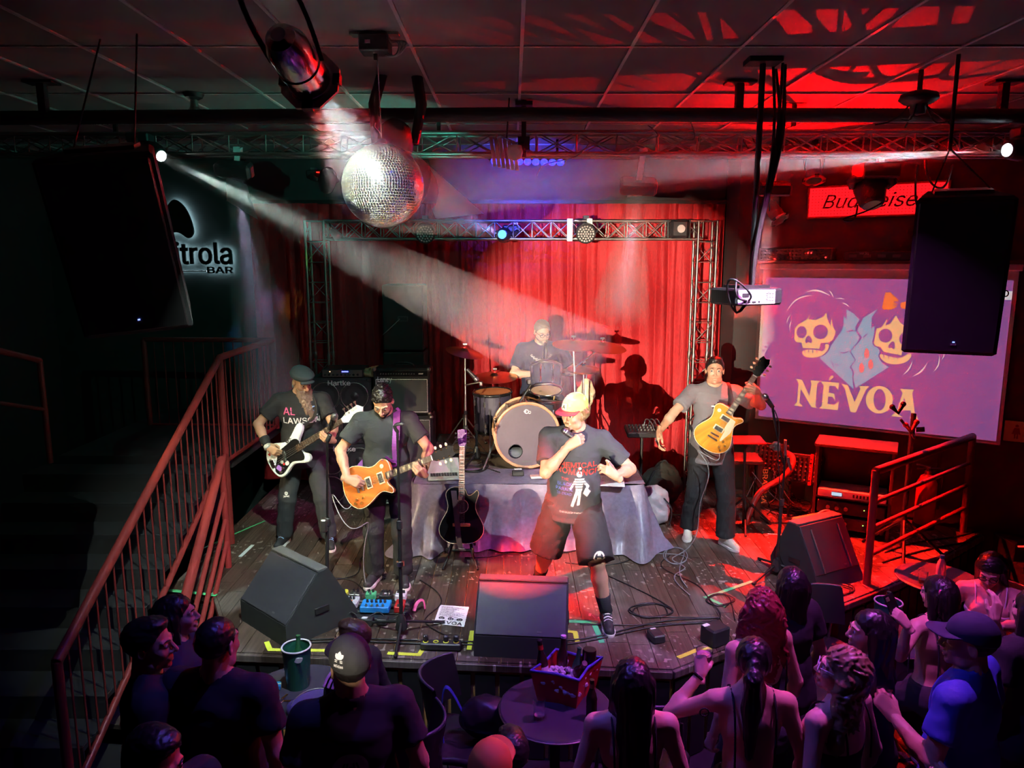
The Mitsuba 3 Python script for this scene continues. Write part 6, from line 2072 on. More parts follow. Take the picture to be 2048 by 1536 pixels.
def single_cut(label, o, neck, face, top_a, top_b, guard, cream):
 k = thing("electric_guitar", label, "electric guitar")
 g = Guitar(k, o, neck, face)
 m = bevel_body(np.array(LP), 0.048, 0.008, 130, 4)
 m = mv(m, None, (0, 0, -0.048))
 v = np.array(m.vertices)
 d = np.linalg.norm(v[:, :2] * A(1, 1.25), axis=1) / 0.225
 t = np.clip((d - 0.55) / 0.5, 0, 1)[:, None]
 front = v[:, 2:3] > -0.012
 n_ = (meshkit.fbm(v * A(14, 60, 1), 3, 2) - 0.5)[:, None]
 c = np.where(front, A(*top_a) * (1 - t) + A(*top_b) * t, A(*top_b) * 0.45) * (1 + 0.9 * n_)
 g.part("body", m, "vcolor_gloss", True, color=c)
 edge = spline(np.c_[np.array(LP), np.zeros(len(LP))], 110, closed=True)
 g.part("binding", tube(edge + A(0, 0, -0.005), 0.0035, 6, closed=True), "cream_plastic", True)
 g.neck(0.165, 0.575, 0.056, 0.043, "wood_neck", "wood_dark", 22, 0.63, -0.055)
 hd = Polygon([(0.575, -0.021), (0.60, -0.036), (0.72, -0.046), (0.755, -0.03), (0.742, 0), (0.755, 0.03), (0.72, 0.046), (0.60, 0.036), (0.575, 0.021)])
 g.part("headstock", extrude(hd, 0.015, rot((0, 1, 0), 13), A(0.575, 0, 0.0) - rot((0, 1, 0), 13) @ A(0.575, 0, 0) + A(0, 0, -0.002)), "black_gloss", False)
 for i in range(3):
  for s in (-1, 1):
   q = A(0.62 + 0.042 * i, s * 0.033, 0.004 - 0.23 * (0.045 + 0.042 * i))
   t_ = g.part("tuner", rod(q, q + A(0, 0, 0.02), 0.005, 8), "gold", True)
   part(t_, "button", g.put(mv(trimesh.creation.icosphere(1, 0.011), None, q + A(0, s * 0.03, -0.002), (1.0, 1, 0.6)) if False else mv(mv(trimesh.creation.icosphere(1, 0.012), None, None, (0.9, 1.2, 0.6)), None, q + A(0, s * 0.03, 0))), "cream_plastic", True)
 for x in (0.115, 0.005):
  pk = g.part("pickup_ring", box((x, 0, 0.004), (0.05, 0.094, 0.010), None, 0.003), cream, False)
  part(pk, "pickup", g.put(box((x, 0, 0.010), (0.036, 0.070, 0.010), None, 0.003)), "black_plastic", False)
  for i in range(6):
   part(pk, "pole", g.put(rod((x + 0.009, -0.026 + 0.0104 * i, 0.012), (x + 0.009, -0.026 + 0.0104 * i, 0.0165), 0.0028, 6)), "steel", True)
 g.part("bridge", box((-0.058, 0, 0.010), (0.014, 0.082, 0.014), rot((0, 0, 1), 3), 0.003), "chrome", False)
 g.part("tailpiece", box((-0.098, 0, 0.010), (0.018, 0.098, 0.014), None, 0.005), "chrome", False)
 for (x, y) in ((-0.075, -0.095), (-0.135, -0.09), (-0.10, -0.128), (-0.155, -0.115)):
  g.part("knob", lathe([(0, 0.018), (0.009, 0.018), (0.0125, 0.0), (0, 0.0)], 14, None, (x, y, 0.0)), "gold", 30)
 g.part("switch", join(lathe([(0, 0.003), (0.016, 0.003), (0.017, 0)], 16, None, (0.15, 0.085, 0.0)), rod((0.15, 0.085, 0), (0.155, 0.088, 0.02), 0.003)), cream, 30)
 if guard:
  pg = Polygon([(0.145, -0.03), (0.14, -0.085), (0.03, -0.105), (-0.085, -0.075), (-0.08, -0.06), (0.02, -0.052), (0.03, -0.038)])
  g.part("pickguard", extrude(pg, 0.003, None, (0, 0, 0.008)), "cream_plastic", False)
 g.strings(6, 0.052, 0.036, -0.098, 0.577, 0.019, 0.018)
 g.part("strap_button", mv(trimesh.creation.icosphere(1, 0.008), None, (-0.232, 0, -0.02)), "chrome", True)
 return g


def bass(label, o, neck, face):
 k = thing("bass_guitar", label, "bass guitar")
 g = Guitar(k, o, neck, face)
 PB = [(-0.245, 0.02), (-0.225, 0.11), (-0.15, 0.165), (-0.05, 0.135), (0.03, 0.115), (0.12, 0.15), (0.20, 0.195), (0.235, 0.185), (0.235, 0.14), (0.175, 0.085), (0.135, 0.045), (0.125, -0.005), (0.135, -0.05), (0.17, -0.08), (0.185, -0.12), (0.16, -0.15), (0.10, -0.14), (0.0, -0.105), (-0.08, -0.13), (-0.16, -0.15), (-0.22, -0.10)]
 m = mv(bevel_body(np.array(PB), 0.042, 0.011, 140, 4), None, (0, 0, -0.042))
 g.part("body", m, "bass_white", True)
 pg = Polygon(spline(np.c_[np.array([(0.15, 0.05), (0.12, 0.09), (0.02, 0.085), (-0.09, 0.06), (-0.15, 0.0), (-0.20, -0.06), (-0.185, -0.11), (-0.13, -0.125), (-0.05, -0.09), (0.03, -0.085), (0.12, -0.115), (0.14, -0.06), (0.13, 0.0)]), np.zeros(13)], 70, closed=True)[:, :2]).buffer(0)
 g.part("pickguard", extrude(pg, 0.0025, None, (0, 0, 0.0005)), "black_gloss", False)
 g.neck(0.10, 0.64, 0.062, 0.042, "wood_neck", "wood_dark", 20, 0.86, -0.20, inlays=False)
 hd = Polygon([(0.64, -0.022), (0.68, -0.04), (0.84, -0.035), (0.87, 0.01), (0.83, 0.05), (0.70, 0.045), (0.64, 0.022)])
 g.part("headstock", extrude(hd, 0.014, None, (0, 0, -0.008)), "bass_white", False)
 for i in range(4):
  q = A(0.69 + 0.042 * i, 0.03, 0.006)
  g.part("tuner", join(rod(q, q + A(0, 0, 0.018), 0.007), rod(q - A(0, 0, 0.01), q + A(0, 0.05, -0.01), 0.005), box(q + A(0, 0.055, -0.01), (0.022, 0.014, 0.006))), "chrome", 30)
 for x, y in ((-0.04, 0.022), (-0.06, -0.022)):
  g.part("pickup", box((x, y, 0.008), (0.03, 0.05, 0.012), None, 0.004), "black_plastic", False)
 g.part("bridge", box((-0.195, 0, 0.006), (0.045, 0.075, 0.012), None, 0.003), "chrome", False)
 for (x, y) in ((-0.115, -0.085), (-0.15, -0.105)):
  g.part("knob", lathe([(0, 0.016), (0.01, 0.016), (0.011, 0.0), (0, 0)], 12, None, (x, y, 0.002)), "chrome", 30)
 g.strings(4, 0.055, 0.032, -0.19, 0.642, 0.019, 0.019, 0.0016)
 # stickers
 sk = unary_union([Point(0, 0.006).buffer(0.018), rect2(-0.01, -0.02, 0.01, -0.005)]).difference(unary_union([Point(-0.007, 0.006).buffer(0.0045), Point(0.007, 0.006).buffer(0.0045)]))
 bones = unary_union([LineString([(-0.028, -0.035), (0.028, -0.018)]).buffer(0.003), LineString([(-0.028, -0.018), (0.028, -0.035)]).buffer(0.003)])
 for shape, pos, col, ang, sc in ((sk.union(bones), (0.045, 0.112), "ink", 120, 1.0), (Point(0, 0).buffer(0.017), (-0.10, -0.03), "tape_white", 0, 1.0), (Point(0, 0).buffer(0.02), (-0.055, -0.062), "white_plastic", 0, 1.1), (Point(0, 0).buffer(0.012), (-0.045, -0.058), "pink_cloth", 0, 1.0),
          (Point(0, 0).buffer(0.012), (-0.09, -0.055), "red_paint", 0, 1.0), (rect2(-0.02, -0.03, 0.02, 0.02), (-0.155, -0.06), "violet_sticker", 30, 1.1), (Polygon([(0, -0.02), (0.018, 0.004), (0.009, 0.014), (0, 0.006), (-0.009, 0.014), (-0.018, 0.004)]), (-0.19, 0.09), "red_paint", 120, 0.9), (rect2(-0.03, -0.008, 0.03, 0.008), (-0.205, 0.02), "ink", 95, 1.0)):
  g.part("sticker", mv(extrude(shape, 0.0008), RZ(ang), A(pos[0], pos[1], 0.0032), sc), col, False)
 return g


M("bass_white", (0.62, 0.68, 0.70), 0.25, clearcoat=0.6)
M("violet_sticker", (0.35, 0.16, 0.55), 0.5)


def acoustic(label, o, neck, face):
 k = thing("acoustic_guitar", label, "acoustic guitar")
 g = Guitar(k, o, neck, face)
 AC = [(-0.25, 0), (-0.235, 0.12), (-0.15, 0.195), (-0.05, 0.175), (0.04, 0.128), (0.11, 0.125), (0.19, 0.14), (0.24, 0.09), (0.245, 0.03), (0.225, -0.03), (0.175, -0.055), (0.185, -0.1), (0.215, -0.135), (0.19, -0.15), (0.12, -0.13), (0.04, -0.128), (-0.05, -0.175), (-0.15, -0.195), (-0.235, -0.12)]
 g.part("body", mv(bevel_body(np.array(AC), 0.095, 0.006, 140, 3), None, (0, 0, -0.095)), "black_gloss", True)
 edge = spline(np.c_[np.array(AC), np.zeros(len(AC))], 120, closed=True)
 g.part("binding", tube(edge * A(0.985, 0.985, 1) + A(0, 0, 0.0), 0.0032, 6, closed=True), "cream_plastic", True)
 g.part("sound_hole", mv(flatpoly(Point(0, 0).buffer(0.05, 24), 0.0012), None, (0.075, 0, 0)), "wood_dark", False)
 g.part("rosette", tube([A(0.075 + 0.058 * math.cos(a), 0.058 * math.sin(a), 0.001) for a in np.arange(36) * math.pi / 18], 0.0035, 6, closed=True), "cream_plastic", True)
 g.neck(0.125, 0.595, 0.056, 0.043, "wood_neck", "wood_fret", 20, 0.65, -0.06, zf=0.012, inlay="ink")
 hd = Polygon([(0.595, -0.022), (0.62, -0.035), (0.74, -0.042), (0.75, 0.0), (0.74, 0.042), (0.62, 0.035), (0.595, 0.022)])
 g.part("headstock", extrude(hd, 0.015, None, (0, 0, -0.008)), "head_purple", False)
 for i in range(3):
  for s in (-1, 1):
   q = A(0.64 + 0.036 * i, s * 0.028, 0.006)
   g.part("tuner", join(rod(q, q + A(0, 0, 0.014), 0.005), rod(q - A(0, 0, 0.006), q + A(0, s * 0.026, -0.006), 0.004), box(q + A(0, s * 0.03, -0.006), (0.018, 0.014, 0.008), None, 0.003)), "chrome", 30)
 g.part("bridge", box((-0.085, 0, 0.005), (0.028, 0.155, 0.010), None, 0.004), "wood_amber", False)
 g.strings(6, 0.052, 0.036, -0.085, 0.597, 0.014, 0.018)
 g.part("headstock_inlay", mv(flatpoly(unary_union([rect2(-0.02, -0.002, 0.02, 0.002), rect2(-0.003, -0.012, 0.003, 0.012)]), 0.0085), None, (0.66, 0, 0)), "white_plastic", False)
 return g


M("wood_fret", (0.22, 0.07, 0.045), 0.45)
M("head_purple", (0.12, 0.03, 0.16), 0.3)
lean = A(0.0, 0.30, 1)
ag = acoustic("black acoustic-electric guitar with cream edges standing on a floor stand before the cloth", P(923, 1030, 6.18), lean, (0, -1, 0.30))
st = thing("guitar_stand", "black folding floor stand under the acoustic guitar, red-tipped feet", "guitar stand")
b = P(923, 1090, 6.2)
for s in (-1, 1):
 part(st, "leg", tube([A(b[0] + s * 0.05, 6.38, 1.02), A(b[0] + s * 0.09, 6.16, 0.83), A(b[0] + s * 0.15, 6.02, STAGE + 0.012)], 0.011, 8), "black_paint", True)
 part(st, "cradle", tube(spline([A(b[0] + s * 0.075, 6.20, 0.90), A(b[0] + s * 0.10, 6.12, 0.86), A(b[0] + s * 0.11, 6.03, 0.865), A(b[0] + s * 0.11, 6.01, 0.91)], 12), 0.010, 8), "black_plastic", True)
 part(st, "back_leg", rod(A(b[0] + s * 0.05, 6.38, 1.0), A(b[0] + s * 0.12, 6.46, STAGE + 0.01), 0.011, 8), "black_paint", True)
part(st, "crossbar", rod(A(b[0] - 0.1, 6.17, 0.83), A(b[0] + 0.1, 6.17, 0.83), 0.010, 8), "black_paint", True)
strap = thing("guitar_strap", "brown leather strap hanging down the front of the acoustic guitar", "strap")
sp_ = spline([ag.w(0.21, 0.07, 0.02), ag.w(0.12, 0.055, 0.035), ag.w(-0.05, 0.035, 0.03), ag.w(-0.20, 0.02, 0.035), ag.w(-0.28, 0.0, 0.02), ag.w(-0.30, -0.03, 0.05)], 30)
side = ag.R[:, 1] * 0.024
v = np.vstack([sp_ + side, sp_ - side, sp_ + side + ag.R[:, 2] * 0.004, sp_ - side + ag.R[:, 2] * 0.004])
n_ = len(sp_)
f = []
for i in range(n_ - 1):
 f += [[i + 2 * n_, i + 1 + 2 * n_, i + 1 + 3 * n_, i + 3 * n_], [i, i + n_, i + 1 + n_, i + 1], [i, i + 1, i + 1 + 2 * n_, i + 2 * n_], [i + n_, i + 3 * n_, i + 1 + 3 * n_, i + 1 + n_]]
M("brown_leather", (0.09, 0.05, 0.045), 0.4)
scene[strap] = mikit.ply(mesh(v, f), "brown_leather", False)

# ---------------------------------------------------------------- the band
def text2d(t, h, bold=True):
 m = meshkit.text_mesh(t, h, 0.001, bold)
 v, f = np.array(m.vertices), np.array(m.faces)
 keep = (v[f][:, :, 2] > 0.0009).all(1)
 v[:, 0] -= (v[:, 0].max() + v[:, 0].min()) / 2
 v[:, 1] -= h / 2
 return trimesh.Trimesh(v, f[keep], process=False)


def fine(poly):
 """A flat shape cut into small triangles so that it can follow cloth."""
 b = poly.bounds
 n = max(2, int(max(b[2] - b[0], b[3] - b[1]) / 0.02))
 xs, ys = np.linspace(b[0], b[2], n + 1), np.linspace(b[1], b[3], n + 1)
 return flatpoly(type_multi([poly.intersection(rect2(xs[i], ys[j], xs[i + 1], ys[j + 1])) for i in range(n) for j in range(n)]))


def type_multi(ps):
 out = []
 for p in ps:
  out += [g for g in getattr(p, "geoms", [p]) if g.geom_type == "Polygon" and not g.is_empty]

 class _M:
  geoms = out
 return _M()


def band_strap(p, pts, mat, w_=0.03, label=None, key=None, name="strap"):
 """A flat strap along world points."""
 c = spline(pts, 40)
 return part(key or p.key, name, tube(c, w_, 8, flat=0.12), mat, True, label)


# bassist
g_b = bass("white bass guitar with black scratch plate and stickers, played by the bearded man", P(578, 908, 6.38), P(699, 833, 6.22) - P(578, 908, 6.38), (0.12, -1, 0.42))
p = Person("bearded bassist in a flat cap and black T-shirt standing at the left", (-1.93, 6.66, STAGE), 12, 1.72, "m", 1.12, lean=4, head=(-30, 22, 4), fine=True, skin="skin_tan",
   feet={"r": ((-2.15, 6.66, STAGE), 18), "l": ((-1.71, 6.60, STAGE), -6)},
   rh=dict(at=g_b.w(-0.13, 0.15, 0.055), dir=g_b.R @ A(0.45, -0.85, -0.12), back=g_b.R @ A(0.1, 0.1, 1), pose="pick", pole=(1, -0.5, -0.1)),
   lh=dict(at=g_b.w(0.42, -0.085, -0.05), dir=g_b.R @ A(0.1, 0.25, 0.9), back=g_b.R @ A(0.3, -1, 0), pose="neck", pole=(-0.7, -0.2, -1)))
p.brow = "hair_black"
p.body().shirt("black_cloth", sleeve=0.66, hem=-0.14, seed=3, label="black T-shirt with pink and white lettering").trousers("dark_cloth", loose=0.02, seed=4).shoes("shoe_black", lace="lace_blue")
p.cap("flat", "slate_dark", label="dark flat cap", tilt=4).beard("long", "beard_brown", "long brown beard", pitch=22)
p.print_on(text2d("AL", 0.062), "pink_cloth", 0.40, right=0.10).print_on(text2d("LAWSON", 0.055), "white_cloth", 0.315, right=-0.005)
p.print_on(fine(unary_union([rect2(-0.02 + 0.013 * i, -0.045 + 0.013 * j, -0.007 + 0.013 * i, -0.032 + 0.013 * j) for i in range(4) for j in range(7) if (i + j) % 2 == 0])), "white_cloth", 0.33, right=-0.115)
p.print_on(fine(Point(0, 0).buffer(0.024).difference(Point(0, 0).buffer(0.014))), "lace_blue", 0.415, right=-0.115)
kb = p.knee["r"]
sk = unary_union([Point(0, 0.008).buffer(0.016), rect2(-0.009, -0.012, 0.009, 0.0)]).difference(unary_union([Point(-0.006, 0.008).buffer(0.004), Point(0.006, 0.008).buffer(0.004)])).union(unary_union([LineString([(-0.024, -0.026), (0.024, -0.014)]).buffer(0.003), LineString([(-0.024, -0.014), (0.024, -0.026)]).buffer(0.003)]))
m = fine(sk)
v = np.array(m.vertices)
h = p.surf(kb + A(0, 0.3, 0.06) + A(-1, 0, 0) * v[:, :1] + A(0, 0, 1.0) * v[:, 1:2], A(0, -1.0, 0), p.pf) + A(0, 0.004, 0)
part(p.key, "patch", p.put(trimesh.Trimesh(h, m.faces, process=False)), "white_cloth", False, "white skull print on the trouser knee")
w0, e0 = p.wrist["r"], p.elbow["r"]
part(p.key, "wristband", p.put(tube([w0 + (e0 - w0) * 0.05, w0 + (e0 - w0) * 0.36], [0.037, 0.046], 18)), "black_cloth", True)
part(p.key, "bracelet", p.put(tube([w0 - (e0 - w0) * 0.10, w0 + (e0 - w0) * 0.03], 0.036, 18)), "badge_silver", True)
part(p.key, "earring", p.puthead(tube([A(0.084 + 0.0, -0.004 + 0.012 * math.cos(a), -0.04 + 0.012 * math.sin(a)) for a in np.arange(12) * math.pi / 6], 0.003, 6, closed=True)), "chrome", True)
sp_ = thing("guitar_strap", "thin dark strap of the white bass guitar", "strap")
c = spline([g_b.w(0.235, 0.17, -0.03), p.world(p.sh["l"] + A(0.06, 0.13, -0.1)), p.world(p.sh["l"] + A(0.10, 0.02, 0.075)), p.world(p.sh["l"] + A(0.14, -0.16, -0.12)), p.world(p.pel + A(0.14, -0.16, 0.15)), g_b.w(-0.245, 0.02, -0.03)], 40)
scene[sp_] = mikit.ply(tube(c, 0.022, 8, flat=0.14), "black_leather", True)
M("slate_dark", (0.035, 0.05, 0.06), 0.8)

# guitarist at the left
o = P(737, 966, 5.56)
g_l = single_cut("orange flamed electric guitar with cream pickups, played by the man with short curly hair", o, P(897, 903, 5.42) - o, (0.05, -1, 0.40), (0.62, 0.20, 0.03), (0.42, 0.10, 0.015), False, "cream_plastic")
p = Person("guitarist with short curly hair and goatee in a plain dark T-shirt looking down", (-1.02, 5.84, STAGE), 6, 1.72, "m", 1.06, lean=9, head=(8, 30, 0), fine=True, skin="skin_tan",
   feet={"r": ((-1.14, 5.82, STAGE), 18), "l": ((-0.90, 5.80, STAGE), -6)},
   rh=dict(at=g_l.w(-0.13, 0.08, 0.06), dir=g_l.R @ A(0.75, -0.62, -0.15), back=g_l.R @ A(0.05, 0.15, 1), pose="pick", pole=(1, -0.4, -0.2)),
   lh=dict(at=g_l.w(0.44, -0.085, -0.055), dir=g_l.R @ A(0.1, 0.25, 0.9), back=g_l.R @ A(0.3, -1, 0), pose="neck", pole=(-1, -0.4, -0.3)))
p.hair("curly", "hair_black").body().shirt("ash_cloth", sleeve=0.66, hem=-0.12, seed=7).trousers("charcoal_cloth", loose=0.02, wide=0.006, seed=8).shoes("shoe_black").beard("short", "hair_black", "dark goatee")
sp_ = thing("guitar_strap", "wide purple strap over the shoulder of the guitarist with the orange guitar", "strap")
c = [g_l.w(0.19, 0.135, 0.0)] + [p.world(q) for q in (p.pel + p.Rc @ A(-0.075, 0.16, 0.17), p.pel + p.Rc @ A(-0.085, 0.175, 0.31), p.pel + p.Rc @ A(-0.095, 0.13, 0.45), p.sh["l"] + p.Rc @ A(0.09, 0.01, 0.085), p.sh["l"] + p.Rc @ A(0.10, -0.15, -0.06), p.pel + A(0.05, -0.17, 0.2), p.pel + A(0.2, -0.05, 0.08))] + [g_l.w(-0.232, 0, -0.03)]
c = spline(c, 60)
tt = np.gradient(c, axis=0)
side = np.array([unit(np.cross(t, p.R @ A(0, 1, 0.15))) for t in tt]) * 0.027
th = np.array([unit(np.cross(s, t)) for s, t in zip(side, tt)]) * 0.003
n_ = len(c)
v = np.vstack([c + side + th, c - side + th, c + side - th, c - side - th])
f = []
for i in range(n_ - 1):
 f += [[i, i + 1, i + 1 + n_, i + n_], [i + 2 * n_, i + 3 * n_, i + 1 + 3 * n_, i + 1 + 2 * n_], [i, i + 2 * n_, i + 1 + 2 * n_, i + 1], [i + n_, i + 1 + n_, i + 1 + 3 * n_, i + 3 * n_]]
scene[sp_] = mikit.ply(mesh(v, f), "purple_strap", False)
part(sp_, "leather_end", tube(c[:7], 0.026, 8, flat=0.25), "black_leather", True)
cable("guitar_cable", [g_l.w(-0.19, -0.10, -0.02), g_l.w(-0.26, -0.12, 0.0), g_l.w(-0.33, 0.02, 0.0), g_l.w(-0.25, -0.28, 0.02), P(735, 1045, 5.6), P(728, 1100, 5.65), G(735, 1180, STAGE + 0.01), G(750, 1205, STAGE + 0.01)], "pale cable looping from the orange guitar down to the pedals", "cable_grey", 0.0045)

# singer
p = Person("singer in a lime cap and black knee shorts shouting into a microphone", (0.46, 5.34, STAGE), -8, 1.78, "m", 1.08, lean=7, side=-2, head=(34, 4, 2), fine=True, skin="skin_tan", seat=0.875, hips=(0, 0.02),
   feet={"r": ((0.215, 5.66, STAGE), 20), "l": ((0.69, 5.06, STAGE), -10)},
   rh=dict(at=P(1137, 893, 5.06), dir=(0.62, -0.2, 0.5), back=(-0.45, -0.85, 0.15), pose="grip", pole=(0.75, -0.1, -0.9)),
   lh=dict(at=P(1232, 952, 4.98), dir=(-0.72, -0.25, 0.62), back=(0.45, -0.8, 0.3), pose="point", pole=(-0.8, -0.5, -0.6)))
p.hair("curltail", "hair_gold", "wavy fair hair under the cap").body()
p.shirt("faded_cloth", sleeve=0.72, hem=-0.13, seed=11, folds=0.014).trousers("charcoal_cloth", 0.5, loose=0.02, wide=0.028, seed=12, name="shorts", label="black knee-length shorts").shoes("shoe_black", lace="white_cloth", sock="black_cloth", label="black and pale trainer")


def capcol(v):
 t = np.clip((v[:, :1] * 9 + 0.35) + 0.7 * (meshkit.fbm(v * A(16, 16, 26), 3, 3) - 0.5)[:, None], 0, 1)  # pink towards one side: magenta light put into the cap's colour
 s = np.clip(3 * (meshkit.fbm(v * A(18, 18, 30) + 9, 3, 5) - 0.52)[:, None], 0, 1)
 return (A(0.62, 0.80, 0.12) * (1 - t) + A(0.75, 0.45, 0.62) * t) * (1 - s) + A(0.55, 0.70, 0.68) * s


M("cap_red", (0.42, 0.05, 0.07), 0.6)
p.cap("base", "vcolor", "cap_red", color=capcol, label="lime cap with pale swirls, pink light put into its colour, red brim", tilt=-4)
part(p.key, "cap_badge", p.puthead(mv(box((0, 0.103, 0.085), (0.034, 0.012, 0.045), rot((1, 0, 0), 18), 0.004), rot((1, 0, 0), -4))), "cream_plastic", False)
part(p.key, "cap_badge", p.puthead(mv(mv(text2d("A", 0.024), np.stack([A(-1, 0, 0), A(0, -0.3, 0.95), A(0, 1, 0.3)], 1), (0, 0.112, 0.086)), rot((1, 0, 0), -4))), "ink", False)
q = Field((-0.04, 0.06, -0.07), (0.04, 0.13, -0.02), 0.003)
q.cone((-0.022, 0.096, -0.054), (0.022, 0.096, -0.054), 0.0045, 0.0045, 0.004)
part(p.key, "moustache", p.puthead(q.out()), "hair_gold", True)
R0 = 0.0
M("print_red", (0.62, 0.035, 0.03), 0.7)
M("print_pale", (0.42, 0.44, 0.42), 0.8)
M("print_blue", (0.10, 0.12, 0.42), 0.8)
p.print_on(text2d("CHEMICAL", 0.042), "print_red", 0.335, right=-0.01, tilt=2).print_on(text2d("ROMANCE", 0.045), "print_red", 0.282, right=-0.03, tilt=-3)
fg = unary_union([Point(0, 0.11).buffer(0.022), Point(0, 0.155).buffer(0.012), Polygon([(-0.035, 0.08), (0.035, 0.08), (0.022, -0.01), (-0.022, -0.01)]), Polygon([(-0.034, 0.07), (-0.07, 0.0), (-0.055, -0.004), (-0.025, 0.05)]), Polygon([(0.034, 0.07), (0.075, 0.02), (0.065, 0.005), (0.025, 0.05)]), Polygon([(-0.02, 0.0), (-0.055, -0.13), (-0.035, -0.135), (0.0, -0.02)]), Polygon([(0.02, 0.0), (0.01, -0.12), (-0.01, -0.125), (0.0, 0.0)]), Polygon([(0.05, 0.02), (0.085, -0.02), (0.06, -0.06), (0.03, -0.03)])])
fg = fg.difference(unary_union([rect2(-0.05, 0.068 - 0.018 * i, 0.05, 0.063 - 0.018 * i) for i in range(4)]))
p.print_on(fine(fg), "print_pale", 0.155, right=-0.045, label="pale marching figure printed on the shirt")
for i, (t, h_) in enumerate((("THE", 0.020), ("BLACK", 0.024), ("PARADE", 0.024), ("IS DEAD", 0.02))):
 p.print_on(text2d(t, h_, False), "print_blue" if i != 0 else "print_red", 0.225 - 0.036 * i, right=0.06)
p.print_on(text2d("THE BLACK PARADE", 0.014, False), "print_pale", -0.03, right=0.0)
kk = p.knee["l"]
em = fine(Point(0, 0).buffer(0.045).difference(Point(0, 0).buffer(0.034)).union(Polygon([(-0.02, -0.03), (0.02, -0.03), (0.012, 0.03), (0, 0.04), (-0.012, 0.03)])))
v = np.array(em.vertices)
h = p.surf(kk + A(-0.02, 0.35, 0.07) + A(-0.9, 0, 0) * v[:, :1] + A(0, 0, 1.0) * v[:, 1:2], A(0, -1.0, 0), p.pf) + A(0, 0.004, 0)
part(p.key, "patch", p.put(trimesh.Trimesh(h, em.faces, process=False)), "cream_plastic", False, "round emblem on the leg of the shorts")
ms = thing("microphone", "silver and black microphone in the singer's hand", "microphone")
tip, tail = p.headpt((0.0, 0.15, -0.075)), None
gp = p.world(p.wrist["r"]) + p.R @ (p.hand["r"][0] * 0.07 - p.hand["r"][1] * 0.03)
mic_at(ms, tip, tip - (gp - (tip - gp) * 0.4))

# guitarist at the right
o = P(1437, 858, 6.42)
g_r = single_cut("golden yellow electric guitar with a cream plate held up by the man in the grey T-shirt", o, P(1537, 712, 6.25) - o, (-0.25, -1, 0.10), (0.80, 0.36, 0.03), (0.62, 0.20, 0.012), True, "cream_plastic")
p = Person("guitarist in a grey T-shirt at the right with one arm held out", (1.87, 6.75, STAGE), -4, 1.78, "m", 1.02, lean=0, head=(8, -2, 0), fine=True, skin="skin_tan",
   feet={"r": ((1.71, 6.85, STAGE), 14), "l": ((2.00, 6.60, STAGE), -24)},
   rh=dict(at=P(1310, 873, 6.45), dir=(-0.15, -0.35, -0.9), back=(-0.95, 0.15, 0.1), pose="relaxed", pole=(0.4, -1, 0.2)),
   lh=dict(at=g_r.w(0.46, -0.09, -0.05), dir=g_r.R @ A(0.1, 0.3, 0.9), back=g_r.R @ A(0.3, -1, 0), pose="neck", pole=(-0.8, -0.6, -1)))
p.hair("short", "hair_black").body().shirt("grey_cloth", sleeve=0.70, hem=-0.17, seed=15).trousers("charcoal_cloth", loose=0.022, wide=0.01, seed=16).shoes("shoe_cream", lace="white_cloth", label="cream trainer")
for dz, w_, m_ in ((0.0, 0.11, "white_cloth"), (0.014, 0.06, "ink"), (-0.016, 0.09, "ink")):
 p.print_on(fine(rect2(-w_ / 2, -0.006, w_ / 2, 0.006)), m_, 0.38 + dz, right=-0.01, tilt=-2)
sp_ = thing("guitar_strap", "dark strap of the golden yellow guitar across the grey T-shirt", "strap")
s_ = p
c = spline([g_r.w(0.20, 0.12, -0.04), s_.world(s_.pel + A(-0.12, 0.155, 0.36)), s_.world(s_.sh["l"] + A(0.08, 0.03, 0.085)), s_.world(s_.sh["l"] + A(0.12, -0.15, -0.05)), s_.world(s_.pel + A(0.12, -0.17, 0.25)), s_.world(s_.pel + A(0.2, -0.02, 0.15)), s_.world(s_.pel + A(0.10, 0.165, 0.06)), g_r.w(-0.232, 0, -0.03)], 60)
scene[sp_] = mikit.ply(tube(c, 0.024, 8, flat=0.16), "black_leather", True)
cable("guitar_cable", [g_r.w(-0.18, -0.12, -0.02), g_r.w(-0.25, -0.14, 0.02), g_r.w(-0.26, 0.05, 0.03), P(1415, 930, 6.4), P(1402, 1000, 6.5), P(1395, 1060, 6.6), G(1372, 1100, STAGE + 0.012), G(1345, 1120, STAGE + 0.012), G(1370, 1135, STAGE + 0.012), G(1350, 1150, STAGE + 0.012), G(1380, 1190, STAGE + 0.012)], "thin grey cable from the golden guitar down to the floor coils", "cable_grey", 0.005)

# drummer
p = Person("drummer with grey hair and glasses seated behind the drum kit", (0.31, 7.93, RT), 0, 1.76, "m", 1.2, lean=6, head=(-16, 14, 0), fine=True, skin="skin_fair", seat=0.60,
   feet={"r": ((0.12, 7.50, RT), 6), "l": ((0.62, 7.52, RT), -10)}, knees={"r": (0.35, 1, 0.4), "l": (-0.35, 1, 0.4)},
   rh=dict(at=P(1066, 748, 7.62), dir=(0.3, -0.9, -0.2), back=(-0.1, -0.2, 1), pose="grip", pole=(1, -0.6, -0.3)),
   lh=dict(at=P(1116, 745, 7.62), dir=(-0.3, -0.9, -0.2), back=(0.1, -0.2, 1), pose="grip", pole=(-1, -0.8, -0.3)))
p.hair("grey", "hair_grey", "short grey hair").body().shirt("navy_cloth", sleeve=0.74, hem=-0.06, seed=21, folds=0.01).trousers("charcoal_cloth", loose=0.02, seed=22).shoes("shoe_black").beard("short", "hair_grey", "grey beard")
disc = Point(0, 0).buffer(0.088).intersection(rect2(-0.1, -0.075, 0.1, 0.1)).difference(unary_union([LineString([(x, -0.05), (x + 0.01 * math.sin(x * 300), 0.0), (x * 0.7, 0.06)]).buffer(0.003) for x in np.linspace(-0.06, 0.06, 7)]))
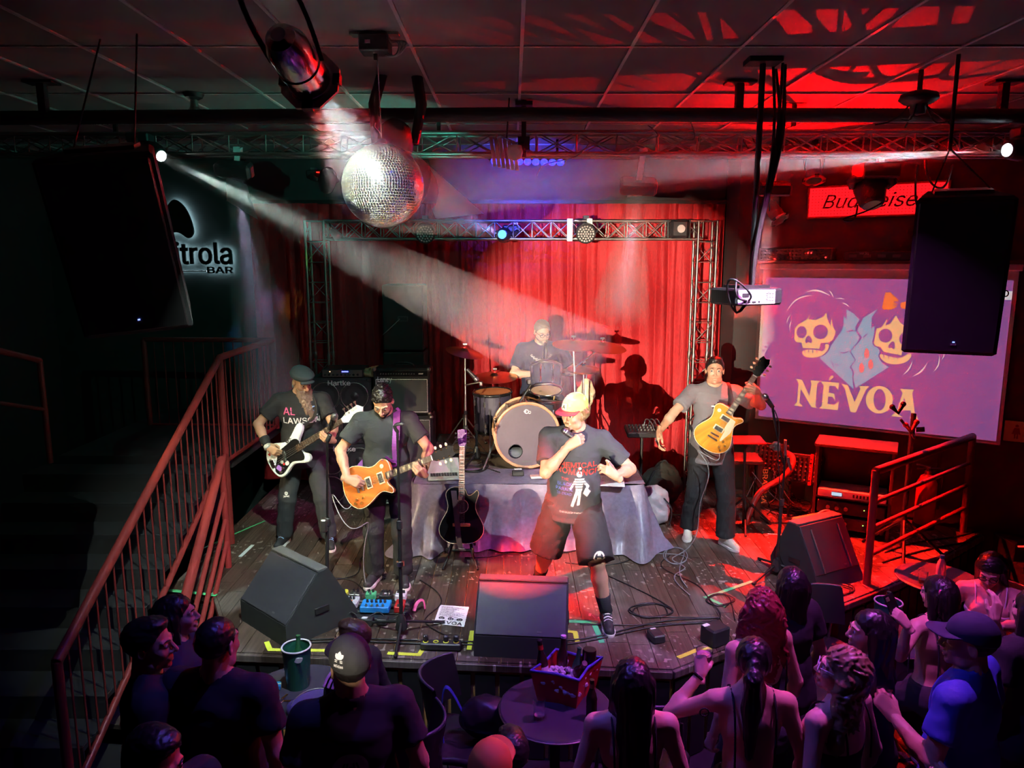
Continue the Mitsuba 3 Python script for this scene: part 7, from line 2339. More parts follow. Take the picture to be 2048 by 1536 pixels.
p.print_on(fine(disc), "print_pale", 0.27, right=0.0, label="round pale print on the shirt")
arc = unary_union([rect2(-0.008, -0.012, 0.008, 0.012)])
for i in range(9):
 t = (i - 4) / 4
 p.print_on(mv(flatpoly(unary_union([rect2(-0.011, -0.013, -0.004, 0.013), rect2(-0.011, -0.013, 0.008, -0.007), rect2(0.002, 0.0, 0.009, 0.013)])), RZ(-32 * t), (0.10 * t, 0.045 * t * t, 0)), "print_pale", 0.395)
gl = []
for s in (-1, 1):
 gl.append(tube([A(s * 0.031 + 0.023 * math.cos(a), 0.106 - 0.05 * abs(0.023 * math.cos(a)), 0.002 + 0.018 * math.sin(a)) for a in np.arange(16) * math.pi / 8], 0.0022, 5, closed=True))
 gl.append(rod(A(s * 0.053, 0.102, 0.006), A(s * 0.082, 0.0, 0.008), 0.002, 5))
gl.append(rod(A(-0.009, 0.108, 0.006), A(0.009, 0.108, 0.006), 0.002, 5))
part(p.key, "glasses", p.puthead(join(gl)), "black_gloss", True, "dark-framed glasses")
part(p.key, "earpiece", p.puthead(tube([A(0.088, -0.006, -0.002), A(0.086, 0.004, -0.03), A(0.06, 0.075, -0.06)], 0.0025, 5)), "black_plastic", True)
# tattooed forearms: fine inked lines
rng = np.random.default_rng(4)
for kx in "rl":
 a, b = p.elbow[kx], p.wrist[kx]
 d = unit(b - a)
 x = unit(np.cross(d, (0, 0, 1)))
 y = np.cross(d, x)
 ln = []
 for i in range(12):
  t0, an = rng.uniform(0.08, 0.8), rng.uniform(0, 6.3)
  pts = []
  for j in range(5):
   t = t0 + 0.03 * j
   an += rng.uniform(-0.7, 0.7)
   r_ = (0.0415 if t < 0.3 else 0.0415 - (t - 0.3) / 0.7 * 0.0155) * p.s + 0.0012
   pts.append(a + (b - a) * t + (x * math.cos(an) + y * math.sin(an)) * r_)
  ln.append(tube(pts, 0.0022, 4))
 part(p.key, "tattoo", p.put(join(ln)), "ink", True)
for s, w_ in ((1, p.wrist["r"]), (-1, p.wrist["l"])):
 a = p.world(w_) + A(0, -0.07, -0.02)
 st = thing("drumstick", "pale drumstick in the drummer's " + ("right" if s > 0 else "left") + " hand", "drumstick")
 scene[st] = mikit.ply(tube([a + A(0, 0.12, 0.03), a + A(-s * 0.0, -0.05, -0.01), A(0.36 - s * 0.07, 7.5, RT + 0.60)], [0.0075, 0.0075, 0.005], 8), "wood_amber", True)

# ---------------------------------------------------------------- the crowd
def fan(label, x, y, yaw, H, sex, hair, hmat, **k):
 top = k.pop("top", "black_cloth")
 low = k.pop("low", None)
 sl = k.pop("sleeve", 0.62)
 cap = k.pop("cap", None)
 ls = k.pop("longsleeve", False)
 p = Person(label, (x, y, 0), yaw, H, sex, **k)
 p.hair(hair, hmat)
 p.body()
 if low is not None:
  p.shirt(top, sleeve=0, low=low, straps=True, loose=0.007, hem=0.0, name="top", folds=0.004)
 else:
  p.shirt(top, sleeve=sl, hem=-0.12, seed=int(abs(x) * 40), longsleeve=ls)
 p.trousers("dark_cloth", seed=int(abs(y) * 30)).shoes("shoe_black")
 if cap:
  p.cap("base", cap)
 return p


SEAT = 0.58
p = fan("man with short dark hair in profile at the lower left, red marks on his black shirt", -1.66, 3.12, 115, 1.76, "m", "short", "hair_black", skin="skin_tan", head=(18, 0, 0))
rng = np.random.default_rng(31)
p.print_on(fine(unary_union([LineString([(rng.uniform(-0.1, 0.08), rng.uniform(-0.12, 0.08)), (rng.uniform(-0.1, 0.08), rng.uniform(-0.12, 0.1))]).buffer(0.006) for _ in range(11)])), "print_red", 0.30, right=-0.05, back=True, label="red scrawled print on the back")
fan("woman in profile looking up at the stage beside the red hand rails", -1.76, 3.62, 108, 1.63, "f", "straight", "hair_black", skin="skin_fair", head=(0, -6, 0), top="navy_cloth")
p = fan("broad man with cropped hair and a black T-shirt seen from behind at the left", -1.33, 3.08, 172, 1.78, "m", "buzz", "hair_black", skin="skin_tan", build=1.1, head=(10, 0, 0))
fan("man with a dark fringe at the lower left edge of the crowd, lit red on his face", -1.28, 2.36, 60, 1.75, "m", "short", "hair_black", skin="skin_brown", head=(-5, 12, 0))
p = fan("seated woman with tied-back brown hair in a black jacket with white stripes", -0.90, 3.90, -112, 1.64, "f", "under", "hair_brown", skin="skin_fair", seat=SEAT, feet={"r": ((-1.2, 4.1, 0), 0), "l": ((-1.25, 3.85, 0), 0)}, head=(-18, -4, 0), top="black_cloth", longsleeve=True)
part(p.key, "hair", p.puthead(hair_mesh("short", 0.0045)), "hair_brown", True)
for i in range(3):
 q0 = p.sh["l"] + A(-0.01 + 0.0 * i, 0.035 - 0.028 * i, 0.06)
 part(p.key, "stripe", p.put(tube(spline([q0 + A(0.07, 0, 0.012), q0 + A(0.02, 0, 0.016), q0 + A(-0.03, 0, 0.004), q0 + A(-0.07, 0, -0.03)], 10), 0.0085, 6)), "white_cloth", True, "white stripe on the sleeve")
p = fan("man in a black cap and a black T-shirt with a round pale print, seen from behind", -0.69, 2.93, 198, 1.76, "m", "under", "hair_black", skin="skin_tan", build=1.1, head=(-10, 2, 0), cap="black_cloth")
leaf = lambda a, s: mv(flatpoly(Polygon([(0, 0), (0.010, 0.012), (0.009, 0.026), (0, 0.036), (-0.009, 0.026), (-0.010, 0.012)])), RZ(a), (0, 0, 0), s)  # noqa: E731
logo = join(leaf(0, 1.0), leaf(42, 0.9), leaf(-42, 0.9), *[flatpoly(rect2(-0.02, -0.005 - 0.006 * i, 0.02, -0.002 - 0.006 * i)) for i in range(2)], mv(text2d("adidas", 0.011), None, (0, -0.024, 0)))
Rl = np.stack([A(0.1, 0.98, 0), A(0.30, 0, 0.95), A(-0.95, 0.05, 0.3)], 1)
cp = [k_ for k_ in scene if k_.startswith(p.key + "__cap")][0]
lg = np.array(logo.vertices) @ np.stack([A(0.55, -0.83, 0), A(0.12, 0.10, 0.98), A(0, 0, 0)], 1).T
d_ = np.stack([-0.83 * np.ones(len(lg)), -0.55 * np.ones(len(lg)), np.zeros(len(lg))], 1)
base = A(0, -0.012, 0.04)
out = []
for v_ in (lg + A(-0.06, -0.07, 0.075)):  # onto the dome of the cap
 q_ = (v_ - base) / A(0.088, 0.107, 0.104)
 out.append(base + q_ / np.linalg.norm(q_) * A(0.088, 0.107, 0.104) * 1.02)
part(cp, "emblem", p.puthead(trimesh.Trimesh(np.array(out), logo.faces, process=False)), "white_cloth", False, "white three-leaf emblem with lettering")
pr = fine(Point(0, 0).buffer(0.075).difference(unary_union([LineString([(x, -0.05), (x * 0.5, 0.03)]).buffer(0.004) for x in (-0.05, -0.025, 0.025, 0.05)] + [Point(0, 0.005).buffer(0.012)])))
p.print_on(pr, "print_pale", 0.30, right=-0.03, back=True, label="round pale print on the back")
fan("person with short dark hair sitting low at the table, head turned to the stage", -0.01, 3.05, 165, 1.68, "m", "short", "hair_black", skin="skin_brown", seat=0.45, feet={"r": ((0.1, 3.4, 0), 0), "l": ((-0.15, 3.4, 0), 0)}, head=(-28, 6, 8))
fan("person in an orange cap at the bottom edge of the picture", -0.08, 2.42, 170, 1.62, "m", "under", "hair_black", skin="skin_tan", cap="orange_cloth")
fan("woman with very long straight black hair and thin shoulder straps, beside the ice bucket", 0.53, 2.99, 180, 1.63, "f", "straight", "hair_black", skin="skin_fair", low=0.27)
fan("woman with long wavy red hair leaning to the stage, one bare shoulder showing", 1.31, 3.64, 205, 1.66, "f", "red", "hair_red", skin="skin_fair", low=0.27, head=(25, -4, 0))
fan("dark-haired person beyond the red-haired woman, forehead lit, close to the stage edge", 1.62, 4.05, 205, 1.60, "f", "straight", "hair_black", skin="skin_fair", head=(20, -8, 0))
p12 = fan("woman with a black ponytail and bare back holding up a glass", 1.11, 3.15, 176, 1.64, "f", "ponytail", "hair_black", skin="skin_fair", low=0.10, head=(14, 0, 0),
   lh=dict(at=(0.93, 3.36, 1.33), dir=(0.1, 0.55, 0.8), back=(-0.6, -0.7, 0.3), pose="grip", pole=(-0.9, 0.2, -0.8)))
q = p12.sh["l"] + A(-0.03, -0.055, -0.03)
tt_ = [tube(spline([q + A(-0.03 + 0.02 * math.cos(a + ph), -0.0, 0.02 * math.sin(a + ph)) for a in np.linspace(0, 4.6, 8)], 14), 0.0035, 5) for ph in (0, 2.2)]
part(p12.key, "tattoo", p12.put(join(tt_)), "ink", True)
part(p12.key, "bracelet", p12.put(tube([p12.wrist["l"] + (p12.elbow["l"] - p12.wrist["l"]) * t for t in (0.05, 0.10)], 0.031, 14)), "black_gloss", True)
p = fan("woman with wavy golden-brown hair and glasses looking up to the left", 1.49, 3.08, 212, 1.64, "f", "wavy", "hair_gold", skin="skin_fair", low=0.30, head=(-34, -10, 0))
part(p.key, "glasses", p.puthead(join(gl)), "white_plastic", True)
fan("woman with smooth dark hair in profile behind the wavy-haired woman", 1.80, 3.45, 228, 1.63, "f", "straight", "hair_black", skin="skin_fair", head=(-30, -4, 0))
p15 = fan("woman with a bare back, dark bobbed hair and a red hair tie holding up a phone", 2.62, 4.25, 196, 1.60, "f", "bob", "hair_black", skin="skin_fair", low=0.06, seat=0.70, feet={"r": ((2.75, 4.5, 0), 0), "l": ((2.5, 4.5, 0), 0)}, head=(-12, 4, 0),
   lh=dict(at=P(1815, 1252, 3.98), dir=(-0.6, 0.3, 0.75), back=(0.2, -0.95, 0.2), pose="pick", pole=(-0.8, -0.3, -0.9)))
part(p15.key, "hair_tie", p15.puthead(tube([A(-0.075 + 0.014 * math.cos(a), -0.065, 0.05 + 0.014 * math.sin(a)) for a in np.arange(10) * math.pi / 5], 0.007, 6, closed=True)), "pink_cloth", True, "red hair tie")
p16 = fan("woman in glasses sitting at the table by the stage railing, looking down", 3.40, 4.95, -28, 1.66, "f", "long", "hair_black", skin="skin_fair", low=0.33, seat=0.56, feet={"r": ((3.1, 4.6, 0), 0), "l": ((3.4, 4.5, 0), 0)}, head=(14, 28, 0), top="white_cloth",
   lh=dict(at=(3.20, 4.55, 0.95), dir=(-0.9, -0.2, -0.1), back=(0, 0, 1), pose="relaxed"))
part(p16.key, "glasses", p16.puthead(join(gl)), "black_gloss", True)
part(p16.key, "bracelet", p16.put(tube([p16.wrist["l"] + (p16.elbow["l"] - p16.wrist["l"]) * t for t in (0.03, 0.09)], 0.03, 14)), "badge_silver", True)
p17 = fan("man in a dark cap and a blue shirt at the lower right, holding a drink", 2.09, 3.12, 222, 1.77, "m", "under", "hair_black", skin="skin_tan", top="blue_cloth", cap="navy_cloth", head=(-22, 0, 0), build=1.06,
   lh=dict(at=(1.80, 3.18, 1.22), dir=(-0.4, 0.5, 0.55), back=(-0.4, -0.75, 0.3), pose="grip", pole=(-0.7, -0.4, -1)))
fan("person at the right edge of the picture with an arm raised to the face", 2.72, 3.60, 195, 1.66, "f", "straight", "hair_black", skin="skin_fair", rh=dict(at=(2.62, 3.75, 1.42), dir=(0.2, 0.2, 0.95), back=(0.2, -0.9, 0.1), pose="relaxed", pole=(0.3, 0.3, -1)))
p19 = fan("person at the lower right corner in black, a bracelet on the raised wrist", 2.15, 2.55, 205, 1.70, "m", "short", "hair_black", skin="skin_tan", lh=dict(at=(1.87, 2.78, 1.12), dir=(-0.3, 0.75, 0.5), back=(-0.2, -0.5, 0.8), pose="relaxed", pole=(-0.8, -0.3, -1)))
part(p19.key, "bracelet", p19.put(tube([p19.wrist["l"] + (p19.elbow["l"] - p19.wrist["l"]) * t for t in (0.03, 0.08)], 0.034, 14)), "white_plastic", True)
# what they hold
def tumbler(name, label, c, r=0.036, h=0.11, drink=0.0, mat="glass", tilt=(0, 0), ice=False):
 k = thing(name, label, "glass")
 R = rot((1, 0, 0), tilt[0]) @ rot((0, 1, 0), tilt[1])
 part(k, "wall", lathe([(0, 0.0), (r * 0.82, 0.0), (r, h), (r - 0.003, h), (r * 0.82 - 0.003, 0.006), (0, 0.006)], 26, R, c), mat, 40)
 if drink > 0:
  part(k, "drink", lathe([(0, 0.008), (r * 0.78, 0.008), (r * 0.78 + 0.17 * r * drink, h * drink), (0, h * drink)], 22, R, c), "drink_pale", 40)
 return k


M("drink_pale", (0.45, 0.22, 0.25), 0.1)
w_ = p12.world(p12.wrist["l"]) + p12.R @ p12.hand["l"][0] * 0.075 - p12.R @ p12.hand["l"][1] * 0.04
tumbler("drink_glass", "short glass of pink drink held up by the ponytailed woman", w_ + A(0, 0, -0.04), 0.042, 0.09, 0.75)
w_ = p17.world(p17.wrist["l"]) + p17.R @ p17.hand["l"][0] * 0.075 - p17.R @ p17.hand["l"][1] * 0.04
tumbler("drink_glass", "small glass in the hand of the man in the blue shirt", w_ + A(0, 0, -0.04), 0.035, 0.10, 0.5)
w_ = p15.world(p15.wrist["l"]) + p15.R @ p15.hand["l"][0] * 0.10 - p15.R @ p15.hand["l"][1] * 0.035
k = thing("phone", "dark phone held up by the woman with the bare back", "phone")
Rp_ = frame((1, 0, 0.4), (0.25, -0.9, 0.35))
part(k, "case", box(w_ + A(0, 0, 0.03), (0.072, 0.15, 0.009), Rp_, 0.004), "black_gloss", False)
part(k, "camera", box(w_ + A(0, 0, 0.03) + Rp_ @ A(-0.018, 0.05, 0.006), (0.024, 0.024, 0.003), Rp_, 0.001), "chrome", False)

# ---------------------------------------------------------------- tables, chairs, what stands on them
M("table_top", (0.045, 0.04, 0.06), 0.28)


def table(label, x, y, z, r):
 k = thing("round_table", label, "table")
 part(k, "table_top", lathe([(0, z - 0.025), (r - 0.01, z - 0.025), (r, z - 0.018), (r, z - 0.006), (r - 0.008, z), (0, z)], 48, None, (x, y, 0)), "table_top", 30)
 part(k, "post", rod((x, y, 0.03), (x, y, z - 0.025), 0.03, 12), "black_paint", True)
 part(k, "base", lathe([(0, 0.0), (0.22, 0.0), (0.21, 0.02), (0.04, 0.05), (0, 0.05)], 26, None, (x, y, 0)), "black_paint", 30)
 part(k, "rim", tube([A(x + r * math.cos(a), y + r * math.sin(a), z - 0.012) for a in np.arange(48) * math.pi / 24], 0.006, 6, closed=True), "dull_steel", True)
 return k


table("round dark table with a red ice bucket at the foot of the stage", 0.255, 3.98, 0.75, 0.33)
table("round dark table with a green bucket and a purse at the left of the stage front", -1.30, 4.12, 0.75, 0.33)
table("round dark table with a water bottle beside the red stage railing", 3.30, 5.40, 0.92, 0.30)
table("round dark table with a green bucket behind the woman holding a phone", 2.62, 4.72, 0.80, 0.28)


def chair(label, x, y, yaw, H=0.46):
 k = thing("chair", label, "chair")
 R, o = RZ(yaw), A(x, y, 0)
 at = lambda a, b, c: o + R @ A(a, b, c)  # noqa: E731
 part(k, "seat", mv(bevel_body(np.array([(-0.2, -0.2), (0.2, -0.2), (0.22, 0.0), (0.2, 0.2), (-0.2, 0.2), (-0.22, 0.0)]), 0.05, 0.02, 40, 4), R, at(0, 0, H - 0.05)), "black_leather", True)
 n, v = 12, []
 for zz, dd in ((H + 0.14, 0.0), (H + 0.28, 0.02), (H + 0.42, 0.05)):
  for s in (0, 0.025):
   for i in range(n + 1):
    a = -0.5 + i / n
    v.append(at(a * 0.42, 0.20 + dd - 0.14 * (2 * a) ** 2 + s, zz))
 m = n + 1
 f = []
 for j in range(2):
  for i in range(n):
   b = j * 2 * m + i
   f += [[b, b + 1, b + 2 * m + 1, b + 2 * m], [b + m, b + 3 * m, b + 3 * m + 1, b + m + 1]]
 for i in range(n):
  f += [[4 * m + i, 4 * m + i + 1, 5 * m + i + 1, 5 * m + i], [i, m + i, m + i + 1, i + 1]]
 for j in range(2):
  for i in (0, n):
   b = j * 2 * m + i
   f.append([b, b + m, b + 3 * m, b + 2 * m])
 bk = part(k, "backrest", mesh(v, f), "black_leather", 50)
 top = np.array(v[4 * m:5 * m]) + A(0, 0, 0.0)
 part(bk, "piping", tube(top + R @ A(0, 0.012, 0.004), 0.009, 6), "rim_plastic", True)
 for sx in (-1, 1):
  part(k, "leg", tube([at(sx * 0.19, -0.18, H - 0.04), at(sx * 0.21, -0.21, 0.0)], 0.012, 8), "dull_steel", True)
  part(k, "leg", tube([at(sx * 0.19, 0.16, H - 0.04), at(sx * 0.21, 0.22, 0.0)], 0.012, 8), "dull_steel", True)
  part(k, "back_post", tube([at(sx * 0.17, 0.17, H - 0.03), at(sx * 0.17, 0.15, H + 0.2)], 0.012, 8), "dull_steel", True)
 return k


M("rim_plastic", (0.06, 0.06, 0.09), 0.3)
chair("black chair at the stage front left of the ice bucket table, bag hung on it", -0.30, 4.12, 80)
chair("black chair between the long-haired woman and the stage edge", 0.78, 4.02, 205)
chair("black chair behind the woman in the striped jacket", -0.62, 3.70, 250)
chair("black quilted chair at the table by the stage railing", 3.62, 5.12, -35, 0.50)
chair("dark chair with a wide back between the stage corner and the phone", 2.35, 5.02, 30, 0.50)
chair("dark round-backed chair at the corner of the stage beside the white sheet", 1.98, 4.62, 70, 0.5)
k = thing("shoulder_bag", "dark shoulder bag hanging over the black chair at the stage front", "bag")
m = mv(trimesh.creation.icosphere(3, 1.0), None, None, (0.16, 0.10, 0.14))
v = np.array(m.vertices)
v += m.vertex_normals * ((meshkit.fbm(v * 12, 2, 3) - 0.5) * 0.05)[:, None]
part(k, "bag", trimesh.Trimesh(v + A(-0.16, 4.10, 0.60), m.faces, process=False), "black_leather", True)
part(k, "strap", tube(spline([(-0.30, 4.12, 0.62), (-0.40, 4.1, 0.8), (-0.42, 4.08, 0.5), (-0.36, 3.95, 0.28)], 20), 0.018, 8, flat=0.25), "blue_cloth", True)

# the ice bucket
k = thing("ice_bucket", "red star-shaped ice bucket with a blue rim full of bottles", "bucket")
o = [(-0.235, 0.0), (-0.11, 0.075), (0.0, 0.185), (0.095, 0.085), (0.235, 0.0), (0.105, -0.075), (0.0, -0.185), (-0.095, -0.085)]
c = A(0.33, 4.10, 0.75)
lo, hi = Polygon(o), Polygon(o)
n_ = len(o)
po = np.array(o) @ RZ(18)[:2, :2].T
rings = [(po * 0.80, 0.0), (po, 0.20), (po * 0.95, 0.20), (po * 0.77, 0.012)]
v = np.vstack([np.c_[q, np.full(n_, z)] for q, z in rings]) + c
f = []
for j in range(3):
 for i in range(n_):
  f.append([j * n_ + i, j * n_ + (i + 1) % n_, (j + 1) * n_ + (i + 1) % n_, (j + 1) * n_ + i])
part(k, "wall", mesh(v, f), "bucket_red", False)
b_ = flatpoly(Polygon(po * 0.79), 0.012)
part(k, "bottom", mv(b_, None, c), "bucket_red", False)
part(k, "rim", tube(np.c_[po * 0.985, np.full(n_, 0.2)] + c, 0.009, 6, closed=True), "rim_blue", True)
M("bucket_red", (0.34, 0.02, 0.015), 0.4)
M("rim_blue", (0.08, 0.08, 0.45), 0.35)
rng = np.random.default_rng(2)
ice = []
inside = Polygon(po * 0.88)
while len(ice) < 110:
 q = rng.uniform(-0.22, 0.22, 2)
 if inside.contains(Point(*q)):
  ice.append(box(c + A(q[0], q[1], rng.uniform(0.08, 0.15)), (0.03, 0.028, 0.026), rot(rng.normal(size=3), rng.uniform(0, 90)), 0.005))
M("ice", (0.5, 0.52, 0.56), 0.12)
key = solo("ice_cubes", join(ice), "ice", "pale ice cubes inside the red bucket", "ice", smooth=False)
labels[key]["kind"] = "stuff"


def bottle(label, base, axis, mat, r=0.031, L=0.24, cap=None, name="bottle", lab=None, neck=None):
 k = thing(name, label, "bottle")
 R = frame((1, 0.2, 0), axis)
 prof = [(0, 0), (r * 0.92, 0), (r, 0.01), (r, L * 0.52), (r * 0.85, L * 0.62), (r * 0.46, L * 0.76), (r * 0.42, L * 0.97), (r * 0.47, L * 0.975), (r * 0.47, L), (0, L)]
 part(k, "glass", lathe(prof, 22, R, base), mat, 40)
 if cap:
  part(k, "cap", lathe([(r * 0.5, L * 0.95), (r * 0.52, L * 1.0), (0, L * 1.02)], 14, R, base), cap, 30)
 if lab:
  part(k, "label", lathe([(r * 1.02, L * 0.15), (r * 1.02, L * 0.45)], 22, R, base), lab, True)
 if neck:
  part(k, "neck_label", lathe([(r * 0.50, L * 0.80), (r * 0.46, L * 0.90)], 18, R, base), neck, True)
 return k


bottle("tall brown bottle with a red neck band standing in the left of the ice bucket", c + A(-0.13, 0.02, 0.05), (-0.12, 0.05, 1), "brown_glass", 0.034, 0.29, "black_paint", lab="paper", neck="red_paint")
bottle("dark bottle with a white cap at the back of the ice bucket", c + A(-0.03, 0.06, 0.05), (0.05, 0.1, 1), "brown_glass", 0.034, 0.29, "white_plastic")
bottle("empty green bottle leaning in the ice bucket", c + A(0.05, 0.03, 0.04), (0.12, 0.1, 1), "green_glass", 0.03, 0.24)
bottle("dark bottle tipped towards the crowd in the ice bucket, a pale label on it", c + A(0.04, 0.02, 0.08), (0.25, -0.5, 0.8), "brown_glass", 0.036, 0.22, lab="paper")
bottle("thick dark bottle upside down at the right of the ice bucket", c + A(0.14, 0.05, 0.27), (-0.05, -0.05, -1), "brown_glass", 0.042, 0.24)
bottle("brown bottle with a gold neck standing on the table right of the ice bucket", A(0.455, 3.87, 0.75), (0, 0, 1), "brown_glass", 0.031, 0.24, neck="gold")
tumbler("tumbler", "empty straight glass standing on the table in front of the ice bucket", A(0.155, 3.86, 0.751), 0.037, 0.125, 0.22)


def pail(label, x, y, z):
 k = thing("cooler_pail", label, "bucket")
 part(k, "wall", lathe([(0.068, 0), (0.088, 0.26), (0.084, 0.26), (0.064, 0.01), (0, 0.01)], 32, None, (x, y, z)), "green_plastic", 30)
 part(k, "rim", tube([A(x + 0.086 * math.cos(a), y + 0.086 * math.sin(a), z + 0.26) for a in np.arange(32) * math.pi / 16], 0.006, 6, closed=True), "white_plastic", True)
 part(k, "grip", mv(mv(extrude(Point(0, 0).buffer(0.03).intersection(rect2(-0.03, -0.03, 0.03, 0.004)), 0.004), np.stack([A(1, 0, 0), A(0, 0, 1), A(0, -1, 0)], 1), (x + 0.03, y - 0.079, z + 0.225)), None, None), "white_plastic", False)
 return k


pail("green cooler pail with a bottle neck sticking out, on the left table", -1.32, 4.20, 0.75)
bottle("green bottle standing in the pail on the left table", A(-1.32, 4.21, 0.80), (0.03, 0.05, 1), "green_glass", 0.03, 0.27)
pail("green cooler pail with a pale rim near the woman with the phone", 2.55, 4.70, 0.80)
bottle("dark bottle standing in the pail near the woman with the phone", A(2.56, 4.71, 0.85), (0, 0.05, 1), "brown_glass", 0.03, 0.27)
k = thing("water_bottle", "clear plastic water bottle with a blue cap on the table by the railing", "bottle")
prof = [(0, 0), (0.03, 0), (0.033, 0.02), (0.03, 0.05), (0.033, 0.08), (0.033, 0.14), (0.028, 0.17), (0.014, 0.2), (0.013, 0.215), (0, 0.215)]
part(k, "body", lathe(prof, 22, None, (3.24, 5.28, 0.92)), "ice", 40)
part(k, "cap", lathe([(0, 0.205), (0.016, 0.205), (0.016, 0.23), (0, 0.23)], 14, None, (3.24, 5.28, 0.92)), "blue_paint", 30)
tumbler("tumbler", "small clear glass beside the water bottle on the table by the railing", A(3.12, 5.30, 0.921), 0.034, 0.10, 0.3)
k = thing("purse", "violet purse with a silver zip lying on the left table", "purse")
part(k, "body", mv(bevel_body(np.array([(-0.13, -0.06), (0.12, -0.07), (0.14, 0.02), (0.08, 0.10), (-0.05, 0.09), (-0.14, 0.03)]), 0.05, 0.022, 50, 4), RZ(25), (-1.17, 3.98, 0.75)), "purse_violet", True)
part(k, "zip", tube(spline(np.array([(-0.12, -0.05, 0.046), (0.1, -0.06, 0.05), (0.13, 0.02, 0.048), (0.07, 0.085, 0.05), (-0.05, 0.08, 0.05)]) @ RZ(25).T + A(-1.17, 3.98, 0.75), 30, True), 0.004, 6, closed=True), "dull_steel", True)
M("purse_violet", (0.09, 0.06, 0.22), 0.35)
k = thing("cigarette_box", "small blue packet lying on the left table", "packet")
part(k, "box", box((-1.46, 4.16, 0.77), (0.09, 0.06, 0.025), RZ(10), 0.003), "blue_paint", False)
part(k, "band", box((-1.46, 4.16, 0.7705), (0.092, 0.012, 0.026), RZ(10)), "white_plastic", False)
k = thing("key_ring", "bunch of keys on the left table beside the pail", "keys")
part(k, "ring", tube([A(-1.38 + 0.02 * math.cos(a), 4.03 + 0.02 * math.sin(a), 0.755) for a in np.arange(14) * math.pi / 7], 0.002, 5, closed=True), "chrome", True)
for i in range(3):
 part(k, "key", box(A(-1.38, 4.03, 0.756) + RZ(70 * i) @ A(0.045, 0, 0.002 * i), (0.05, 0.012, 0.002), RZ(70 * i)), "brass", False)

# ---------------------------------------------------------------- rails and stairs
k = thing("stage_railing", "red tube railing with three cross bars at the right edge of the stage", "railing")
n0, n1 = A(2.93, 5.76, STAGE), A(4.44, 6.95, STAGE)
for q in (n0, n1):
 part(k, "post", rod(q, q + A(0, 0, 0.97), 0.032, 14), "red_rail", True)
part(k, "handrail", rod(n0 + A(0, 0, 0.965), n1 + A(0, 0, 0.965), 0.034, 14), "red_rail", True)
for z in (0.25, 0.48, 0.70):
 part(k, "bar", rod(n0 + A(0, 0, z), n1 + A(0, 0, z), 0.02, 12), "red_rail", True)
# steps from the crowd up to the stage at the left, with their red rails
a0, a1 = A(-2.47, 6.10, STAGE), A(-2.22, 4.62, 0.0)
k = thing("stair_railing", "red sloping rails of the short steps up to the stage at the left", "railing")
part(k, "post", rod(a0, a0 + A(0, 0, 0.97), 0.026, 12), "red_rail", True)
part(k, "post", rod(a1, a1 + A(0, 0, 0.97), 0.026, 12), "red_rail", True)
part(k, "handrail", rod(a0 + A(0, 0, 0.97), a1 + A(0, 0, 0.97), 0.036, 14), "red_rail", True)
for z in (0.24, 0.44, 0.68):
 part(k, "bar", rod(a0 + A(0, 0, z), a1 + A(0, 0, z), 0.019, 12), "red_rail", True)
for i in range(3):
 part("floor_stage", "step", box((-2.62, 4.78 + 0.27 * i, 0.175 * (i + 1) - 0.02), (0.62, 0.28, 0.04), RZ(-9), 0.004), "stage_wood", False)
# the main staircase, rising away from the crowd to a landing
st = struct("stair_left", box((-3.5, 8.0, 1.44), (1.66, 2.3, 0.12), None, 0.004), "wall_dark", "dark staircase and landing at the left")
for i in range(9):
 part(st, "tread", box((-3.5, 4.05 + 0.30 * i, 0.165 * (i + 1) - 0.02), (1.62, 0.32, 0.04), None, 0.004), "stair_tread", False)
 part(st, "riser", box((-3.5, 3.90 + 0.30 * i, 0.165 * (i + 0.5) - 0.02), (1.62, 0.02, 0.15)), "wall_dark", False)
M("stair_tread", (0.03, 0.031, 0.034), 0.4)
k = thing("staircase_railing", "dark red handrail with thin upright bars on the staircase beside the stage", "railing")
b0, b1, b2, b3 = A(-2.63, 3.95, 1.05), A(-2.65, 6.65, 2.47), A(-2.65, 8.15, 2.47), A(-4.1, 8.2, 2.47)
dz = A(0, 0, -0.97)
part(k, "handrail", tube([b0, b1], 0.032, 12), "red_rail", True)
part(k, "handrail", tube([b1, b2], 0.032, 12), "red_rail", True)
part(k, "handrail", tube([b2, b3], 0.026, 12), "red_rail", True)
part(k, "stringer", tube([b0 + dz * 0.92, b1 + dz * 0.92], 0.024, 10), "red_rail", True)
part(k, "stringer", tube([b1 + dz, b2 + dz], 0.02, 10), "red_rail", True)
part(k, "stringer", tube([b2 + dz, b3 + dz], 0.02, 10), "red_rail", True)
for q, e in ((b0, -1.05), (b1, -1.77), (b2, -1.0), (b3, -1.0)):
 part(k, "post", rod(q, q + A(0, 0, e), 0.03, 12), "red_rail", True)
for (u_, w_, n_) in ((b0, b1, 24), (b1, b2, 13), (b2, b3, 13)):
 for i in range(1, n_):
  q = u_ + (w_ - u_) * i / n_
  part(k, "baluster", rod(q, q + dz * (0.92 if u_ is b0 else 1.0), 0.0065, 6), "red_rail", True)
k = thing("upper_railing", "dark red rails of the far flight of stairs at the left edge", "railing")
c0, c1 = A(-4.25, 6.6, 2.45), A(-4.3, 3.6, 3.35)
part(k, "handrail", rod(c0, c1, 0.028, 12), "red_rail", True)
part(k, "bar", rod(c0 + A(0, 0, -0.45), c1 + A(0, 0, -0.45), 0.018, 10), "red_rail", True)
part(k, "post", rod(c0, A(c0[0], c0[1], 1.5), 0.026, 12), "red_rail", True)
for i in range(4):
 part("stair_right", "light_strip", box((5.35, 5.735 + 0.3 * i, 0.165 + 0.17 * i), (1.15, 0.008, 0.012)), None, False, emitter=emit(3, 0.05, 0.03, w=0.03))
